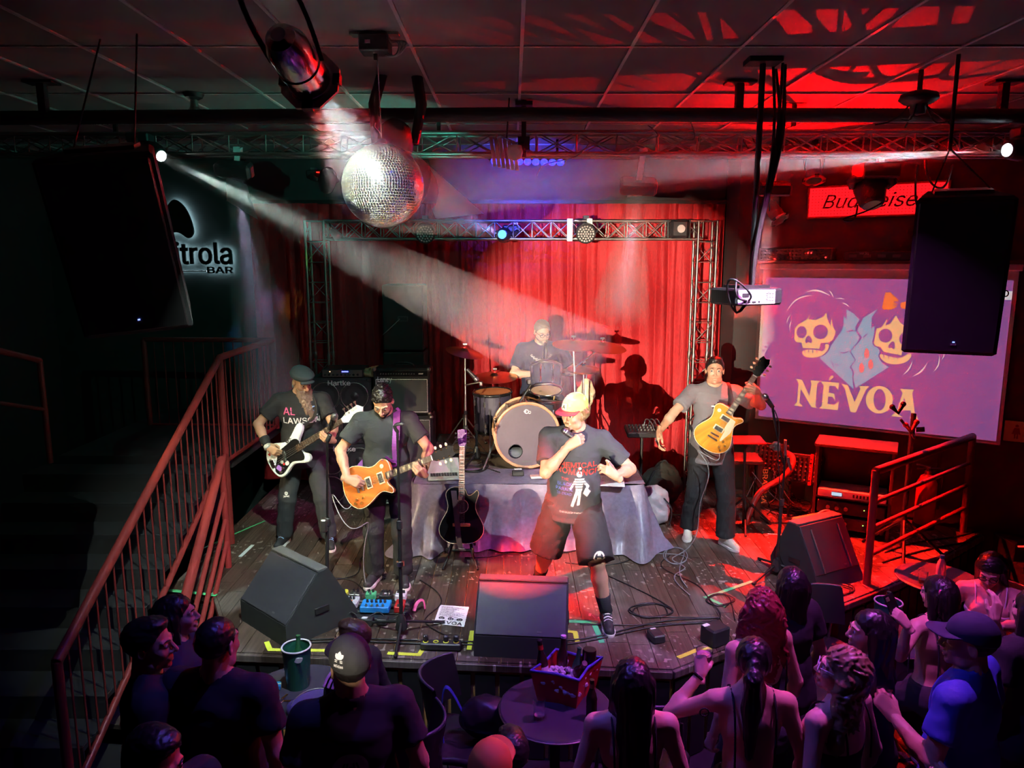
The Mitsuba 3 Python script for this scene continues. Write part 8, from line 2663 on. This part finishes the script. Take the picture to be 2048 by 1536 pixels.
for i in range(1, 4):
 part("stair_right", "tread", box((5.35, 5.9 + 0.3 * i, 0.09 + 0.17 * i), (1.2, 0.32, 0.18), None, 0.005), "wall_dark", False)

# ---------------------------------------------------------------- on the stage floor
ZF = STAGE + 0.004


def strip(pts, w_, mat, label, name="tape_mark"):
 q = [G(*p, STAGE) for p in pts]
 line = LineString([(p[0], p[1]) for p in q]).buffer(w_ / 2, cap_style="flat", join_style="mitre")
 return solo(name, extrude(line, 0.0015, None, (0, 0, STAGE + 0.002)), mat, label, "tape", None, False)


strip([(337, 1181), (433, 1191)], 0.04, "tape_green", "green tape along the cut-off left corner of the stage")
strip([(395, 1102), (470, 1068), (530, 1042)], 0.02, "tape_green", "long thin green tape line on the floor left of the bassist's feet")
strip([(632, 1188), (668, 1204)], 0.04, "tape_green", "green tape beside the pedal board, near the yellow paper")
strip([(1505, 1163), (1412, 1195), (1452, 1214)], 0.035, "tape_green", "bent green tape mark right of the singer near the crowd")
strip([(1122, 1243), (1196, 1245)], 0.04, "tape_green", "short green tape right of the centre monitor")
strip([(1188, 1248), (1204, 1286)], 0.04, "tape_green", "green tape running to the stage edge by the singer's front shoe")
strip([(1290, 1029), (1408, 1030)], 0.015, "tape_green", "thin green line on the floor behind the guitarist in grey")
strip([(533, 1284), (540, 1300), (680, 1302)], 0.035, "tape_yellow", "yellow tape corner at the stage edge by the left monitor")
strip([(775, 1307), (838, 1310), (850, 1293)], 0.035, "tape_yellow", "yellow tape corner at the stage edge by the tall stand")
strip([(1124, 1262), (1150, 1265), (1155, 1285)], 0.035, "tape_yellow", "yellow tape corner right of the centre monitor")
strip([(945, 1262), (938, 1300)], 0.035, "tape_yellow", "yellow tape left of the centre monitor")
strip([(1356, 1316), (1410, 1294)], 0.035, "tape_yellow", "yellow tape along the right part of the stage edge")
strip([(1655, 1149), (1682, 1176)], 0.03, "tape_yellow", "yellow tape before the right monitor")
strip([(1604, 1216), (1670, 1190)], 0.03, "tape_yellow", "yellow tape at the stage edge below the white sheet")
strip([(480, 1114), (506, 1090)], 0.035, "tape_white", "white tape strip left of the bassist's shoes")
strip([(1535, 1068), (1572, 1070)], 0.02, "tape_white", "white tape strip behind the right microphone stand, farther one")
strip([(1563, 1090), (1600, 1092)], 0.02, "tape_white", "white tape strip behind the right microphone stand, nearer one")


def sheet(label, quad, z, mat, head="NÉVOA", lines=14):
 k = thing("paper_sheet", label, "paper")
 q = np.array([G(x, y, z) for x, y in quad])  # near left, near right, far right, far left
 o, ex, ey = q[0], q[1] - q[0], q[3] - q[0]
 up = A(0, 0, 0.001)
 part(k, "sheet", mesh(np.vstack([q + up, q]), [[0, 1, 2, 3], [4, 7, 6, 5], [0, 4, 5, 1], [1, 5, 6, 2], [2, 6, 7, 3], [3, 7, 4, 0]]), mat, False)
 rng = np.random.default_rng(len(label))
 ms = []
 for i in range(lines):
  v0 = 0.93 - 0.55 * i / lines
  b = rng.uniform(0.55, 0.92)
  ms.append(mesh([o + ex * 0.08 + ey * v0, o + ex * b + ey * v0, o + ex * b + ey * (v0 + 0.014), o + ex * 0.08 + ey * (v0 + 0.014)], [[0, 1, 2, 3]]))
 if head:
  t = text2d(head, 1.0)
  v = np.array(t.vertices)
  v = o + ex * (0.5 + v[:, :1] / np.ptp(v[:, 0]) * 0.84) + ey * (0.12 + v[:, 1:2] * 0.14)
  ms.append(trimesh.Trimesh(v, t.faces, process=False))
  for x in (0.2, 0.5, 0.8):
   a = flatpoly(Point(0, 0).buffer(0.5).difference(unary_union([Point(-0.17, 0).buffer(0.13), Point(0.17, 0).buffer(0.13), rect2(-0.2, -0.42, 0.2, -0.3)])))
   v = np.array(a.vertices)
   ms.append(trimesh.Trimesh(o + ex * (x + v[:, :1] * 0.2) + ey * (0.32 + v[:, 1:2] * 0.15), a.faces, process=False))
 m = join(ms)
 m.vertices += A(0, 0, 0.0018)
 part(k, "print", m, "ink", False)
 return k


M("paper_yellow", (0.68, 0.55, 0.10), 0.8)
sheet("yellow printed sheet on the floor beside the left monitor", [(622, 1192), (648, 1180), (628, 1154), (577, 1164)], ZF, "paper_yellow")
sheet("white printed sheet on the floor left of the centre monitor", [(867, 1247), (928, 1254), (938, 1214), (880, 1210)], ZF, "paper")
sheet("white printed sheet near the right front edge, cables lying over it", [(1633, 1188), (1667, 1172), (1604, 1148), (1581, 1157)], ZF, "paper")
sheet("white handwritten sheet on the cloth behind the singer's hand", [(1199, 972), (1250, 974), (1247, 953), (1200, 951)], RT + 0.022, "paper", None, 7)


def floor_cable(pts, label, r=0.0045, mat="cable_black", z=None, n=90):
 q = [G(x, y, (z or STAGE) + 0.006 + 0.003 * (i % 3)) for i, (x, y) in enumerate(pts)]
 cable("stage_cable", q, label, mat, r, n, "cable", None, 5)


def loops(x, y, rx, ry, n, seed=0):
 rng = np.random.default_rng(seed)
 return [(x + rx * math.cos(a) * rng.uniform(0.7, 1.15), y + ry * math.sin(a) * rng.uniform(0.7, 1.15)) for a in np.arange(n) * 2 * math.pi / 7]


floor_cable([(735, 1190), (700, 1160), (640, 1155), (570, 1150), (585, 1135), (630, 1138), (605, 1155), (640, 1160), (710, 1150), (720, 1120), (760, 1090)], "black cable looping on the floor before the orange-guitar player")
floor_cable([(1340, 1110), (1322, 1130), (1352, 1150), (1395, 1170), (1420, 1200), (1440, 1235), (1380, 1245), (1250, 1250), (1160, 1248)], "black cable from the right guitarist's floor coils to the front")
floor_cable([(1215, 1110)] + loops(1350, 1112, 24, 18, 16, 3) + [(1360, 1150), (1375, 1175)], "coiled grey cable on the floor in front of the guitarist in grey", 0.0045, "cable_grey", n=160)
floor_cable([(1190, 1140)] + loops(1300, 1222, 42, 15, 24, 5) + [(1400, 1235), (1440, 1235)], "tangle of black cable on the floor right of the singer's shoes", 0.005, n=220)
floor_cable([(1450, 1215)] + loops(1440, 1200, 28, 12, 15, 6) + [(1470, 1240)], "small coil of black cable on the green tape", 0.0045, n=140)
floor_cable([(930, 1115), (990, 1112), (1060, 1098), (1130, 1105), (1240, 1080), (1270, 1110), (1210, 1130), (1130, 1125)], "black cable along the foot of the draped cloth")
floor_cable([(840, 1160), (870, 1180), (880, 1210), (850, 1240), (880, 1265), (900, 1275)], "black cable from the acoustic guitar to the power strip")
floor_cable([(560, 1288), (700, 1283), (830, 1287), (990, 1290), (1150, 1286), (1300, 1255), (1430, 1245)], "long black cable along the front of the stage, nearer the edge", 0.006)
floor_cable([(580, 1282), (690, 1277), (820, 1280), (1000, 1284), (1180, 1275), (1310, 1245), (1440, 1236)], "long black cable along the front of the stage, farther from the edge", 0.006)
floor_cable([(1650, 1165)] + loops(1668, 1178, 36, 14, 26, 8) + [(1610, 1205)], "tangle of black cable before the right monitor", 0.005, n=220)
floor_cable([(1770, 1105), (1830, 1085), (1900, 1075), (1960, 1060)], "black cable under the red railing, upper one", 0.008)
floor_cable([(1765, 1125), (1850, 1100), (1930, 1085)], "black cable under the red railing, lower one", 0.008)
floor_cable([(1560, 1000), (1600, 1030), (1660, 1050), (1740, 1060), (1800, 1050)], "black cable crossing the red-lit floor to the rack")
floor_cable([(1480, 1010), (1530, 1005), (1590, 1020), (1700, 1015)], "grey cable on the red-lit floor behind the stand", 0.005, "cable_grey")
floor_cable([(870, 1100)] + loops(850, 1075, 30, 14, 22, 9) + [(820, 1060)], "coil of black cable at the left foot of the cloth", 0.005, n=180)
floor_cable([(900, 935)] + loops(942, 930, 30, 14, 22, 4) + [(1000, 945)], "coil of black cable on the cloth behind the acoustic guitar", 0.006, z=RT + 0.02, n=160)

# pedal board
k = thing("pedal_board", "flat black board full of effect pedals in front of the guitarist with the orange guitar", "pedal board")
pb, Rb = A(-1.08, 5.27, STAGE), RZ(-3) @ rot((1, 0, 0), 4)
for y in (-0.13, -0.05, 0.03, 0.11):
 part(k, "rail", box(pb + Rb @ A(0, y, 0.03), (0.64, 0.06, 0.018), Rb, 0.004), "black_paint", False)
for x in (-0.3, 0.3):
 part(k, "side", box(pb + Rb @ A(x, -0.01, 0.02), (0.02, 0.3, 0.035), Rb, 0.004), "black_paint", False)


def pedal(label, x, y, w_, d, col, knobs, sw=1, plate=None):
 k = thing("effect_pedal", label, "effect pedal")
 c = pb + Rb @ A(x, y, 0.067)
 part(k, "case", box(c, (w_, d, 0.05), Rb, 0.006), col, False)
 for i in range(knobs):
  q = c + Rb @ A(-w_ * 0.38 + w_ * 0.76 * (i + 0.5) / knobs, d * 0.12, 0.025)
  part(k, "knob", lathe([(0.0, 0.018), (0.009, 0.018), (0.011, 0), (0, 0)], 12, Rb, q), "black_plastic", 30)
 for i in range(sw):
  q = c + Rb @ A(-w_ * 0.38 + w_ * 0.76 * (i + 0.5) / sw, -d * 0.36, 0.025)
  part(k, "switch", lathe([(0, 0.014), (0.008, 0.014), (0.009, 0.004), (0.012, 0.004), (0.012, 0)], 12, Rb, q), "chrome", 30)
  part(k, "jack", rod(c + Rb @ A((-1) ** i * w_ * 0.5, d * 0.2, 0), c + Rb @ A((-1) ** i * (w_ * 0.5 + 0.03), d * 0.2, 0), 0.008, 8), "chrome", True)
 if plate:
  part(k, "plate", box(c + Rb @ A(0, -d * 0.12, 0.026), (w_ * 0.6, d * 0.15, 0.002), Rb), plate, False)


M("pedal_silver", (0.40, 0.45, 0.45), 0.4)
pedal("wide silver effect pedal with six black knobs and an orange plate", -0.19, 0.01, 0.20, 0.12, "pedal_silver", 6, 3, "orange_cloth")
pedal("wide bright blue effect pedal with black knobs", 0.055, -0.03, 0.22, 0.12, "blue_paint", 5, 4)
pedal("small red effect pedal at the right end of the board", 0.235, -0.02, 0.07, 0.12, "red_paint", 1, 1)
pedal("small black effect pedal at the back of the board, left of the pale one", 0.10, 0.125, 0.10, 0.08, "black_plastic", 3, 2, "white_plastic")
pedal("small pale effect pedal at the back right of the board", 0.215, 0.125, 0.085, 0.08, "white_plastic", 3, 1)
pedal("tiny yellow pedal at the back left of the board", -0.235, 0.125, 0.055, 0.09, "tape_yellow", 1, 1, "black_paint")
pedal("low grey pedal at the back of the board beside the yellow one", -0.14, 0.125, 0.09, 0.07, "dull_steel", 2, 1)
pedal("tiny green pedal at the back middle of the board", -0.02, 0.13, 0.08, 0.06, "tape_green", 2, 1)
for i, (x, y, s, m_, lab) in enumerate(((0.02, -0.155, (0.09, 0.06, 0.05), "black_plastic", "black power adapter with a white tag below the blue pedal"), (0.13, -0.15, (0.08, 0.06, 0.045), "black_plastic", "second black power adapter below the blue pedal"))):
 k = thing("power_adapter", lab, "adapter")
 part(k, "case", box(pb + A(x, y - 0.05, 0.03), s, RZ(-8), 0.006), m_, False)
 if i == 0:
  part(k, "tag", box(pb + A(x - 0.02, y - 0.05, 0.056), (0.04, 0.03, 0.002), RZ(-8)), "white_plastic", False)
for i in range(3):
 q = pb + A(-0.25 + 0.2 * i, -0.17, 0.02)
 cable("patch_cable", [q, q + A(0.05, -0.03, 0.02), q + A(0.14, 0.02, 0.05), q + A(0.2, -0.02, 0.02)], "short black patch cable along the front of the pedal board", "cable_black", 0.006, 20, group="patch cables on the pedal board")
k = thing("ribbon", "pink ribbon loop lying right of the pedal board", "ribbon")
scene[k] = mikit.ply(tube(spline([G(828, 1222, STAGE + 0.02), G(835, 1205, STAGE + 0.07), G(845, 1200, STAGE + 0.08), G(850, 1218, STAGE + 0.02)], 16), 0.015, 8, flat=0.2), "pink_cloth", True)
# power strip and adapter
k = thing("power_strip", "black power strip with green-ringed sockets at the stage edge", "power strip")
c = G(882, 1290, STAGE + 0.03)
part(k, "case", box(c, (0.28, 0.07, 0.05), RZ(-3), 0.008), "black_plastic", False)
for i in range(4):
 q = c + A(-0.105 + 0.07 * i, -0.002 * i, 0.026)
 part(k, "socket", tube([q + A(0.016 * math.cos(a), 0.016 * math.sin(a), 0) for a in np.arange(14) * math.pi / 7], 0.004, 6, closed=True), "tape_yellow", True)
 if i != 1:
  part(k, "plug", box(q + A(0, 0.004, 0.025), (0.035, 0.03, 0.045), None, 0.008), "black_plastic", False)
k = thing("adapter_box", "black adapter box among the cables right of the singer", "adapter")
part(k, "case", box(G(1312, 1272, STAGE + 0.03), (0.09, 0.12, 0.06), RZ(15), 0.008), "black_plastic", False)
part(k, "tag", box(G(1306, 1257, STAGE + 0.062), (0.04, 0.012, 0.003), RZ(15)), "white_plastic", False)
k = thing("stage_box", "black box at the stage edge beside the red-haired woman", "box")
part(k, "case", box(G(1430, 1268, STAGE + 0.06), (0.16, 0.14, 0.13), RZ(30), 0.012), "black_plastic", False)
part(k, "tape", box(G(1412, 1250, STAGE + 0.127), (0.05, 0.03, 0.004), RZ(30)), "tape_white", False)

# on the cloth
k = thing("laptop", "silver laptop with dark keys lying on the cloth beside the guitar neck", "laptop")
c, R = P(888, 944, 6.68), RZ(8)
c[2] = RT + 0.025
part(k, "base", box(c, (0.30, 0.21, 0.014), R, 0.004), "pedal_silver", False)
for i in range(10):
 for j in range(4):
  part(k, "key", box(c + R @ A(-0.115 + 0.0255 * i, 0.075 - 0.025 * j, 0.009), (0.021, 0.02, 0.005), R), "black_plastic", False)
part(k, "lid", box(c + R @ A(0, 0.15, 0.065), (0.30, 0.008, 0.16), R @ rot((1, 0, 0), -42), 0.003), "pedal_silver", False)
k = thing("black_box", "small black box with a white label lying on the cloth below the bass drum", "box")
part(k, "case", box(G(1036, 946, RT + 0.04), (0.11, 0.06, 0.045), RZ(3), 0.006), "black_plastic", False)
part(k, "label", box(G(1036, 938, RT + 0.065), (0.07, 0.03, 0.003), RZ(3)), "white_plastic", False)
k = thing("notebook", "thin pinkish notebook lying on the cloth left of the singer's elbow", "notebook")
part(k, "cover", box(G(1078, 952, RT + 0.025), (0.16, 0.07, 0.012), RZ(6), 0.003), "pink_board", False)
part(k, "pages", box(G(1078, 954, RT + 0.022), (0.155, 0.075, 0.006), RZ(6)), "paper", False)

# ---------------------------------------------------------------- behind the guitarist in grey
k = thing("small_mixer", "small mixer full of plugs on a black stand beside the drum platform", "mixer")
c = P(1284, 862, 7.6)
part(k, "case", box(c, (0.34, 0.24, 0.06), rot((1, 0, 0), 10), 0.012), "black_plastic", False)
for i in range(8):
 for j in range(3):
  part(k, "knob", rod(c + A(-0.13 + 0.037 * i, -0.07 + 0.06 * j, 0.03 + 0.012 * (j - 1)), c + A(-0.13 + 0.037 * i, -0.07 + 0.06 * j, 0.05 + 0.012 * (j - 1)), 0.008, 8), "grille_grey", True)
for i in range(3):
 part(k, "plug", tube(spline([c + A(0.03 + 0.05 * i, 0.06, 0.04), c + A(0.05 + 0.05 * i, 0.04, 0.12), c + A(0.10 + 0.04 * i, -0.02, 0.08), c + A(0.14, -0.08 + 0.03 * i, -0.1)], 14), 0.006, 6), "cable_grey", True)
part(k, "stand", join(rod(c, A(c[0], c[1], STAGE + 0.1), 0.016), rod(A(c[0], c[1], STAGE + 0.25), A(c[0] - 0.2, c[1] - 0.1, STAGE), 0.011), rod(A(c[0], c[1], STAGE + 0.25), A(c[0] + 0.2, c[1] - 0.1, STAGE), 0.011), rod(A(c[0], c[1], STAGE + 0.25), A(c[0], c[1] + 0.22, STAGE), 0.011)), "black_paint", True)


def blob(name, label, c, r, mat, seed, amp=0.08, cat="bag", f=9):
 k = thing(name, label, cat)
 m = mv(trimesh.creation.icosphere(4, 1.0), None, None, r)
 v = np.array(m.vertices)
 v = v + np.array(m.vertex_normals) * ((meshkit.fbm(v * f, 3, seed) - 0.5) * amp)[:, None]
 v[:, 2] = np.maximum(v[:, 2], -r[2] * 0.82)
 part(k, "body", trimesh.Trimesh(v + c, m.faces, process=False), mat, True)
 return k


M("olive_cloth", (0.03, 0.035, 0.028), 0.8)
c = A(1.66, 7.85, STAGE + 0.20)
k = blob("backpack", "dark olive backpack on the floor behind the guitarist in grey", c, (0.22, 0.15, 0.25), "olive_cloth", 4)
part(k, "strap", tube(spline([c + A(-0.12, -0.12, 0.2), c + A(-0.2, -0.18, 0.0), c + A(-0.14, -0.16, -0.15)], 12), 0.018, 8, flat=0.3), "black_cloth", True)
part(k, "handle", tube(spline([c + A(-0.04, -0.02, 0.24), c + A(0, -0.04, 0.29), c + A(0.05, -0.02, 0.24)], 10), 0.010, 6), "black_cloth", True)
M("bag_plastic", (0.42, 0.38, 0.42), 0.35)
c = A(1.42, 7.20, STAGE + 0.19)
k = blob("carrier_bag", "pale crumpled plastic bag beside the cloth at the right", c, (0.17, 0.14, 0.22), "bag_plastic", 9, 0.13)
part(k, "strap", tube(spline([c + A(0.10, -0.08, 0.10), c + A(0.17, -0.13, 0.0), c + A(0.15, -0.14, -0.16)], 12), 0.012, 8, flat=0.3), "black_cloth", True)
c = P(1172, 788, 7.95)
k = blob("towel", "pale yellow and grey towel hanging behind the singer's cap", c, (0.10, 0.07, 0.17), "cream_plastic", 7, 0.07, "towel")
part(k, "hook", rod(c + A(0, 0, 0.15), c + A(0, 0.0, 0.22), 0.008), "chrome", True)
part(k, "stand", rod(c + A(0, 0.03, 0.1), A(c[0], c[1] + 0.03, RT), 0.012), "chrome", True)
# stool
k = thing("bar_stool", "dark wooden stool with carved letters behind the guitarist in grey", "stool")
c = A(2.36, 7.42, STAGE)
part(k, "seat", box(c + A(0, 0, 0.62), (0.40, 0.34, 0.05), RZ(-6), 0.012), "wood_dark", False)
for sx in (-1, 1):
 for sy in (-1, 1):
  part(k, "leg", box(c + A(sx * 0.16, sy * 0.13, 0.30), (0.055, 0.055, 0.60), RZ(-6), 0.008), "wood_dark", False)
 part(k, "rail", box(c + A(0, sx * 0.13, 0.22), (0.34, 0.03, 0.05), RZ(-6), 0.005), "wood_dark", False)
lettering("BRAHMA", 0.05, c + A(0.185, -0.165, 0.55), (0, 0, -1), (1, 0, 0), "wood_amber", k, depth=0.002, bold=True, width=0.36)
# stands at the right
k = thing("tablet_stand", "thin black stand with a flat red-lit tray behind the right microphone stand", "stand")
c = P(1490, 880, 7.1)
b = A(c[0] + 0.03, c[1], STAGE)
part(k, "tray", box(c, (0.36, 0.20, 0.02), rot((1, 0, 0), 8), 0.006), "red_paint", False)  # red light on the tray is put into its colour
part(k, "knob", rod(c + A(0.03, -0.03, -0.09), c + A(0.03, 0.03, -0.09), 0.03, 12), "black_plastic", 30)
part(k, "pole", rod(b, c, 0.014), "black_paint", True)
for a in (-1.8, 0.2, 2.3):
 part(k, "leg", rod(b + A(0, 0, 0.3), b + A(0.3 * math.cos(a), 0.3 * math.sin(a), 0.01), 0.011), "black_paint", True)
k = thing("guitar_rack_stand", "black stand with forked holders rising before the lower edge of the screen", "stand")
c = P(1826, 845, 6.35)
b = A(c[0], c[1], STAGE)
part(k, "pole", rod(b + A(0, 0, 0.1), c + A(0, 0, 0.08), 0.022, 10), "black_paint", True)
part(k, "knob", rod(c + A(0.02, -0.02, -0.06), c + A(0.08, -0.05, -0.05), 0.022, 10), "black_plastic", True)
for dx, dz, m_ in ((-0.18, 0.10, "black_plastic"), (-0.05, -0.06, "red_paint")):
 q = c + A(dx, -0.08, dz)
 part(k, "holder", join(rod(c + A(0, 0, -0.10), q + A(0.03, 0, -0.06), 0.012), tube([q + A(-0.05, 0, 0.05), q + A(0.0, 0, 0), q + A(0.035, 0, 0.075)], [0.02, 0.014, 0.02], 8), mv(trimesh.creation.icosphere(1, 0.024), None, q + A(-0.055, 0, 0.055)), mv(trimesh.creation.icosphere(1, 0.024), None, q + A(0.037, 0, 0.08))), m_, True)
for a in (-2.0, 0.0, 2.1):
 part(k, "leg", rod(b + A(0, 0, 0.35), b + A(0.38 * math.cos(a), 0.38 * math.sin(a), 0.01), 0.014), "black_paint", True)
# cases with rows of knobs
for i, (px, py, d, lab) in enumerate(((1543, 915, 7.55, "dark case covered with small knobs behind the right microphone stand, left one"), (1612, 938, 7.35, "dark case covered with small knobs on a rack behind the right microphone stand, right one"))):
 k = thing("patch_case", lab, "case")
 c = P(px, py, d)
 R = RZ(-30) @ rot((1, 0, 0), -14)
 part(k, "case", box(c, (0.34, 0.05, 0.30), R, 0.01), "black_plastic", False)
 rng = np.random.default_rng(i)
 for a in range(7):
  for b_ in range(6):
   q = c + R @ A(-0.135 + 0.045 * a, -0.026, -0.115 + 0.045 * b_)
   part(k, "knob", rod(q, q + R @ A(0, -0.018, 0), 0.010, 6), "dull_steel" if (a * 7 + b_ * 3) % 4 else "black_paint", True)
 for t in (0.05, 0.11):
  part(k, "strap", box(c + R @ A(t, -0.032, 0), (0.03, 0.012, 0.32), R), "red_paint" if i else "black_paint", False)
 for s in (-0.14, 0.14):
  part(k, "leg", rod(c + R @ A(s, 0, -0.15), A(*(c + R @ A(s, 0, -0.15))[:2], STAGE), 0.014), "black_paint", True)
cable("thick_hose", [P(1570, 905, 7.4), P(1585, 915, 7.3), P(1580, 940, 7.2), P(1550, 965, 7.2), P(1520, 985, 7.2), A(2.35, 7.1, STAGE + 0.02)], "thick red-lit hose drooping from the left knobbed case", "red_rail", 0.03, 30, "hose")  # hose takes the rail's red: the red light is in its colour
rng = np.random.default_rng(77)
for i in range(14):
 x0, y0 = rng.uniform(1500, 1560), rng.uniform(925, 965)
 q = P(x0, y0, 7.25)
 e = G(rng.uniform(1480, 1640), rng.uniform(1000, 1030), STAGE + 0.01)
 e2 = G(rng.uniform(1500, 1760), rng.uniform(1010, 1060), STAGE + 0.01)
 cable("loose_cable", [q, (q + e) / 2 + A(rng.uniform(-0.1, 0.1), -0.05, -0.1), e, (e + e2) / 2 + A(0, rng.uniform(-0.15, 0.1), 0), e2], "thin cable tangled on the red-lit floor under the knobbed cases", "cable_black" if i % 3 else "cable_grey", 0.005, 30, group="cables tangled under the knobbed cases", seg=5)
# rack with devices
k = thing("equipment_rack", "low rack cabinet with a dark opening and red-lit devices by the screen wall", "rack")
c = A(3.36, 7.02, STAGE)
R = RZ(-28)
at = lambda x, y, z: c + R @ A(x, y, z)  # noqa: E731
for x in (-0.33, 0.33):
 part(k, "side", box(at(x, 0, 0.43), (0.03, 0.4, 0.86), R, 0.004), "wall_red", False)
part(k, "top", box(at(0, 0, 0.87), (0.72, 0.42, 0.03), R, 0.004), "wall_red", False)
part(k, "back", box(at(0, 0.19, 0.45), (0.64, 0.02, 0.84), R), "black_paint", False)
part(k, "shelf", box(at(0, 0, 0.36), (0.64, 0.4, 0.02), R), "wall_red", False)
k = thing("rack_receiver", "silver rack unit with a small white display on the low rack", "receiver")
part(k, "case", box(at(0, -0.08, 0.41), (0.60, 0.30, 0.075), R, 0.006), "pedal_silver", False)
part(k, "display", box(at(-0.13, -0.232, 0.41), (0.09, 0.004, 0.032), R), None, False, emitter=emit(0.5, 0.65, 0.8, w=0.02))
for i in range(8):
 part(k, "button", box(at(0.02 + 0.03 * i, -0.232, 0.41), (0.016, 0.006, 0.03), R), "black_plastic", False)
for j in range(2):
 k = thing("power_amplifier", ("upper" if j == 0 else "lower") + " of two dark rack amplifiers with green lights under the silver unit", "amplifier")
 part(k, "case", box(at(0, -0.06, 0.27 - 0.15 * j), (0.60, 0.32, 0.12), R, 0.006), "black_plastic", False)
 for i in range(3):
  part(k, "indicator", box(at(0.12 + 0.05 * i, -0.222, 0.28 - 0.15 * j), (0.010, 0.006, 0.010), R), None, False, emitter=emit(0.8, 1.5, 0.3, w=0.01))
  part(k, "knob", rod(at(-0.2 + 0.08 * i, -0.22, 0.27 - 0.15 * j), at(-0.2 + 0.08 * i, -0.24, 0.27 - 0.15 * j), 0.018, 12), "dull_steel", 30)
k = thing("horn_speaker", "open red-lit wooden box with a cone beside the right monitor", "speaker")
c = P(1634, 1052, 6.35)
R = RZ(25)
part(k, "box", box(c + A(0, 0, -0.03), (0.34, 0.28, 0.19), R, 0.01), "wood_amber", False)
part(k, "cone", lathe([(0.09, 0), (0.05, 0.04), (0, 0.05)], 18, R @ rot((1, 0, 0), -90), c + R @ A(-0.05, -0.15, -0.01)), "black_plastic", True)
part(k, "handle", tube(spline([c + R @ A(0.0, 0, 0.07), c + R @ A(0.02, 0, 0.12), c + R @ A(0.14, 0, 0.12), c + R @ A(0.16, 0, 0.07)], 12), 0.010, 6), "pink_board", True)
part(k, "foot", box(A(c[0], c[1], (STAGE + c[2] - 0.12) / 2), (0.3, 0.24, max(0.02, c[2] - 0.125 - STAGE)), R), "black_paint", False)
k = thing("fire_extinguisher", "red fire extinguisher standing behind the red stage railing", "fire extinguisher")
c = A(4.12, 7.08, STAGE)
part(k, "tank", lathe([(0, 0.03), (0.088, 0.03), (0.092, 0.06), (0.092, 0.46), (0.06, 0.53), (0.03, 0.55), (0.03, 0.58), (0, 0.58)], 28, None, c), "red_paint", 35)
part(k, "base", lathe([(0, 0), (0.098, 0), (0.098, 0.05), (0, 0.05)], 26, None, c), "black_plastic", 30)
part(k, "valve", join(box(c + A(0, 0, 0.60), (0.03, 0.05, 0.05), None, 0.008), box(c + A(-0.05, 0, 0.635), (0.14, 0.025, 0.012), rot((0, 1, 0), 12)), box(c + A(-0.05, 0, 0.61), (0.12, 0.02, 0.01))), "dull_steel", False)
part(k, "hose", tube(spline([c + A(0.02, 0, 0.60), c + A(0.11, -0.03, 0.60), c + A(0.125, -0.03, 0.4), c + A(0.11, -0.03, 0.2)], 16), 0.012, 8), "black_plastic", True)

# ---------------------------------------------------------------- haze shaped into the beam cones, none elsewhere in the room
cones = []
for key_, a, b, _c, _p, hang, _s, r, L, _w in BEAMS:
 a, b = A(*a), A(*b)
 d = unit(b - a)
 n = 20
 x = unit(np.cross(d, (0, 0, 1)))
 y = np.cross(d, x)
 ring = [(x * math.cos(t) + y * math.sin(t)) for t in np.arange(n) * 2 * math.pi / n]
 r2 = r + L * math.tan(math.radians(hang))
 pts = [a + d * 0.02 + q * r * 0.75 for q in ring] + [a + d * L + q * r2 for q in ring]
 cones.append(manifold3d.Manifold.hull_points(np.array(pts, np.float32)))
hz = thing("haze", "fog added only inside cones shaped to the stage lamp beams", "haze")
labels[hz]["kind"] = "stuff"
o = manifold3d.Manifold.batch_boolean(cones, manifold3d.OpType.Add).to_mesh()
scene[hz] = mikit.ply(trimesh.Trimesh(o.vert_properties[:, :3], o.tri_verts, process=False), {"type": "null"}, False, interior={"type": "homogeneous", "albedo": 0.95, "sigma_t": 0.5})
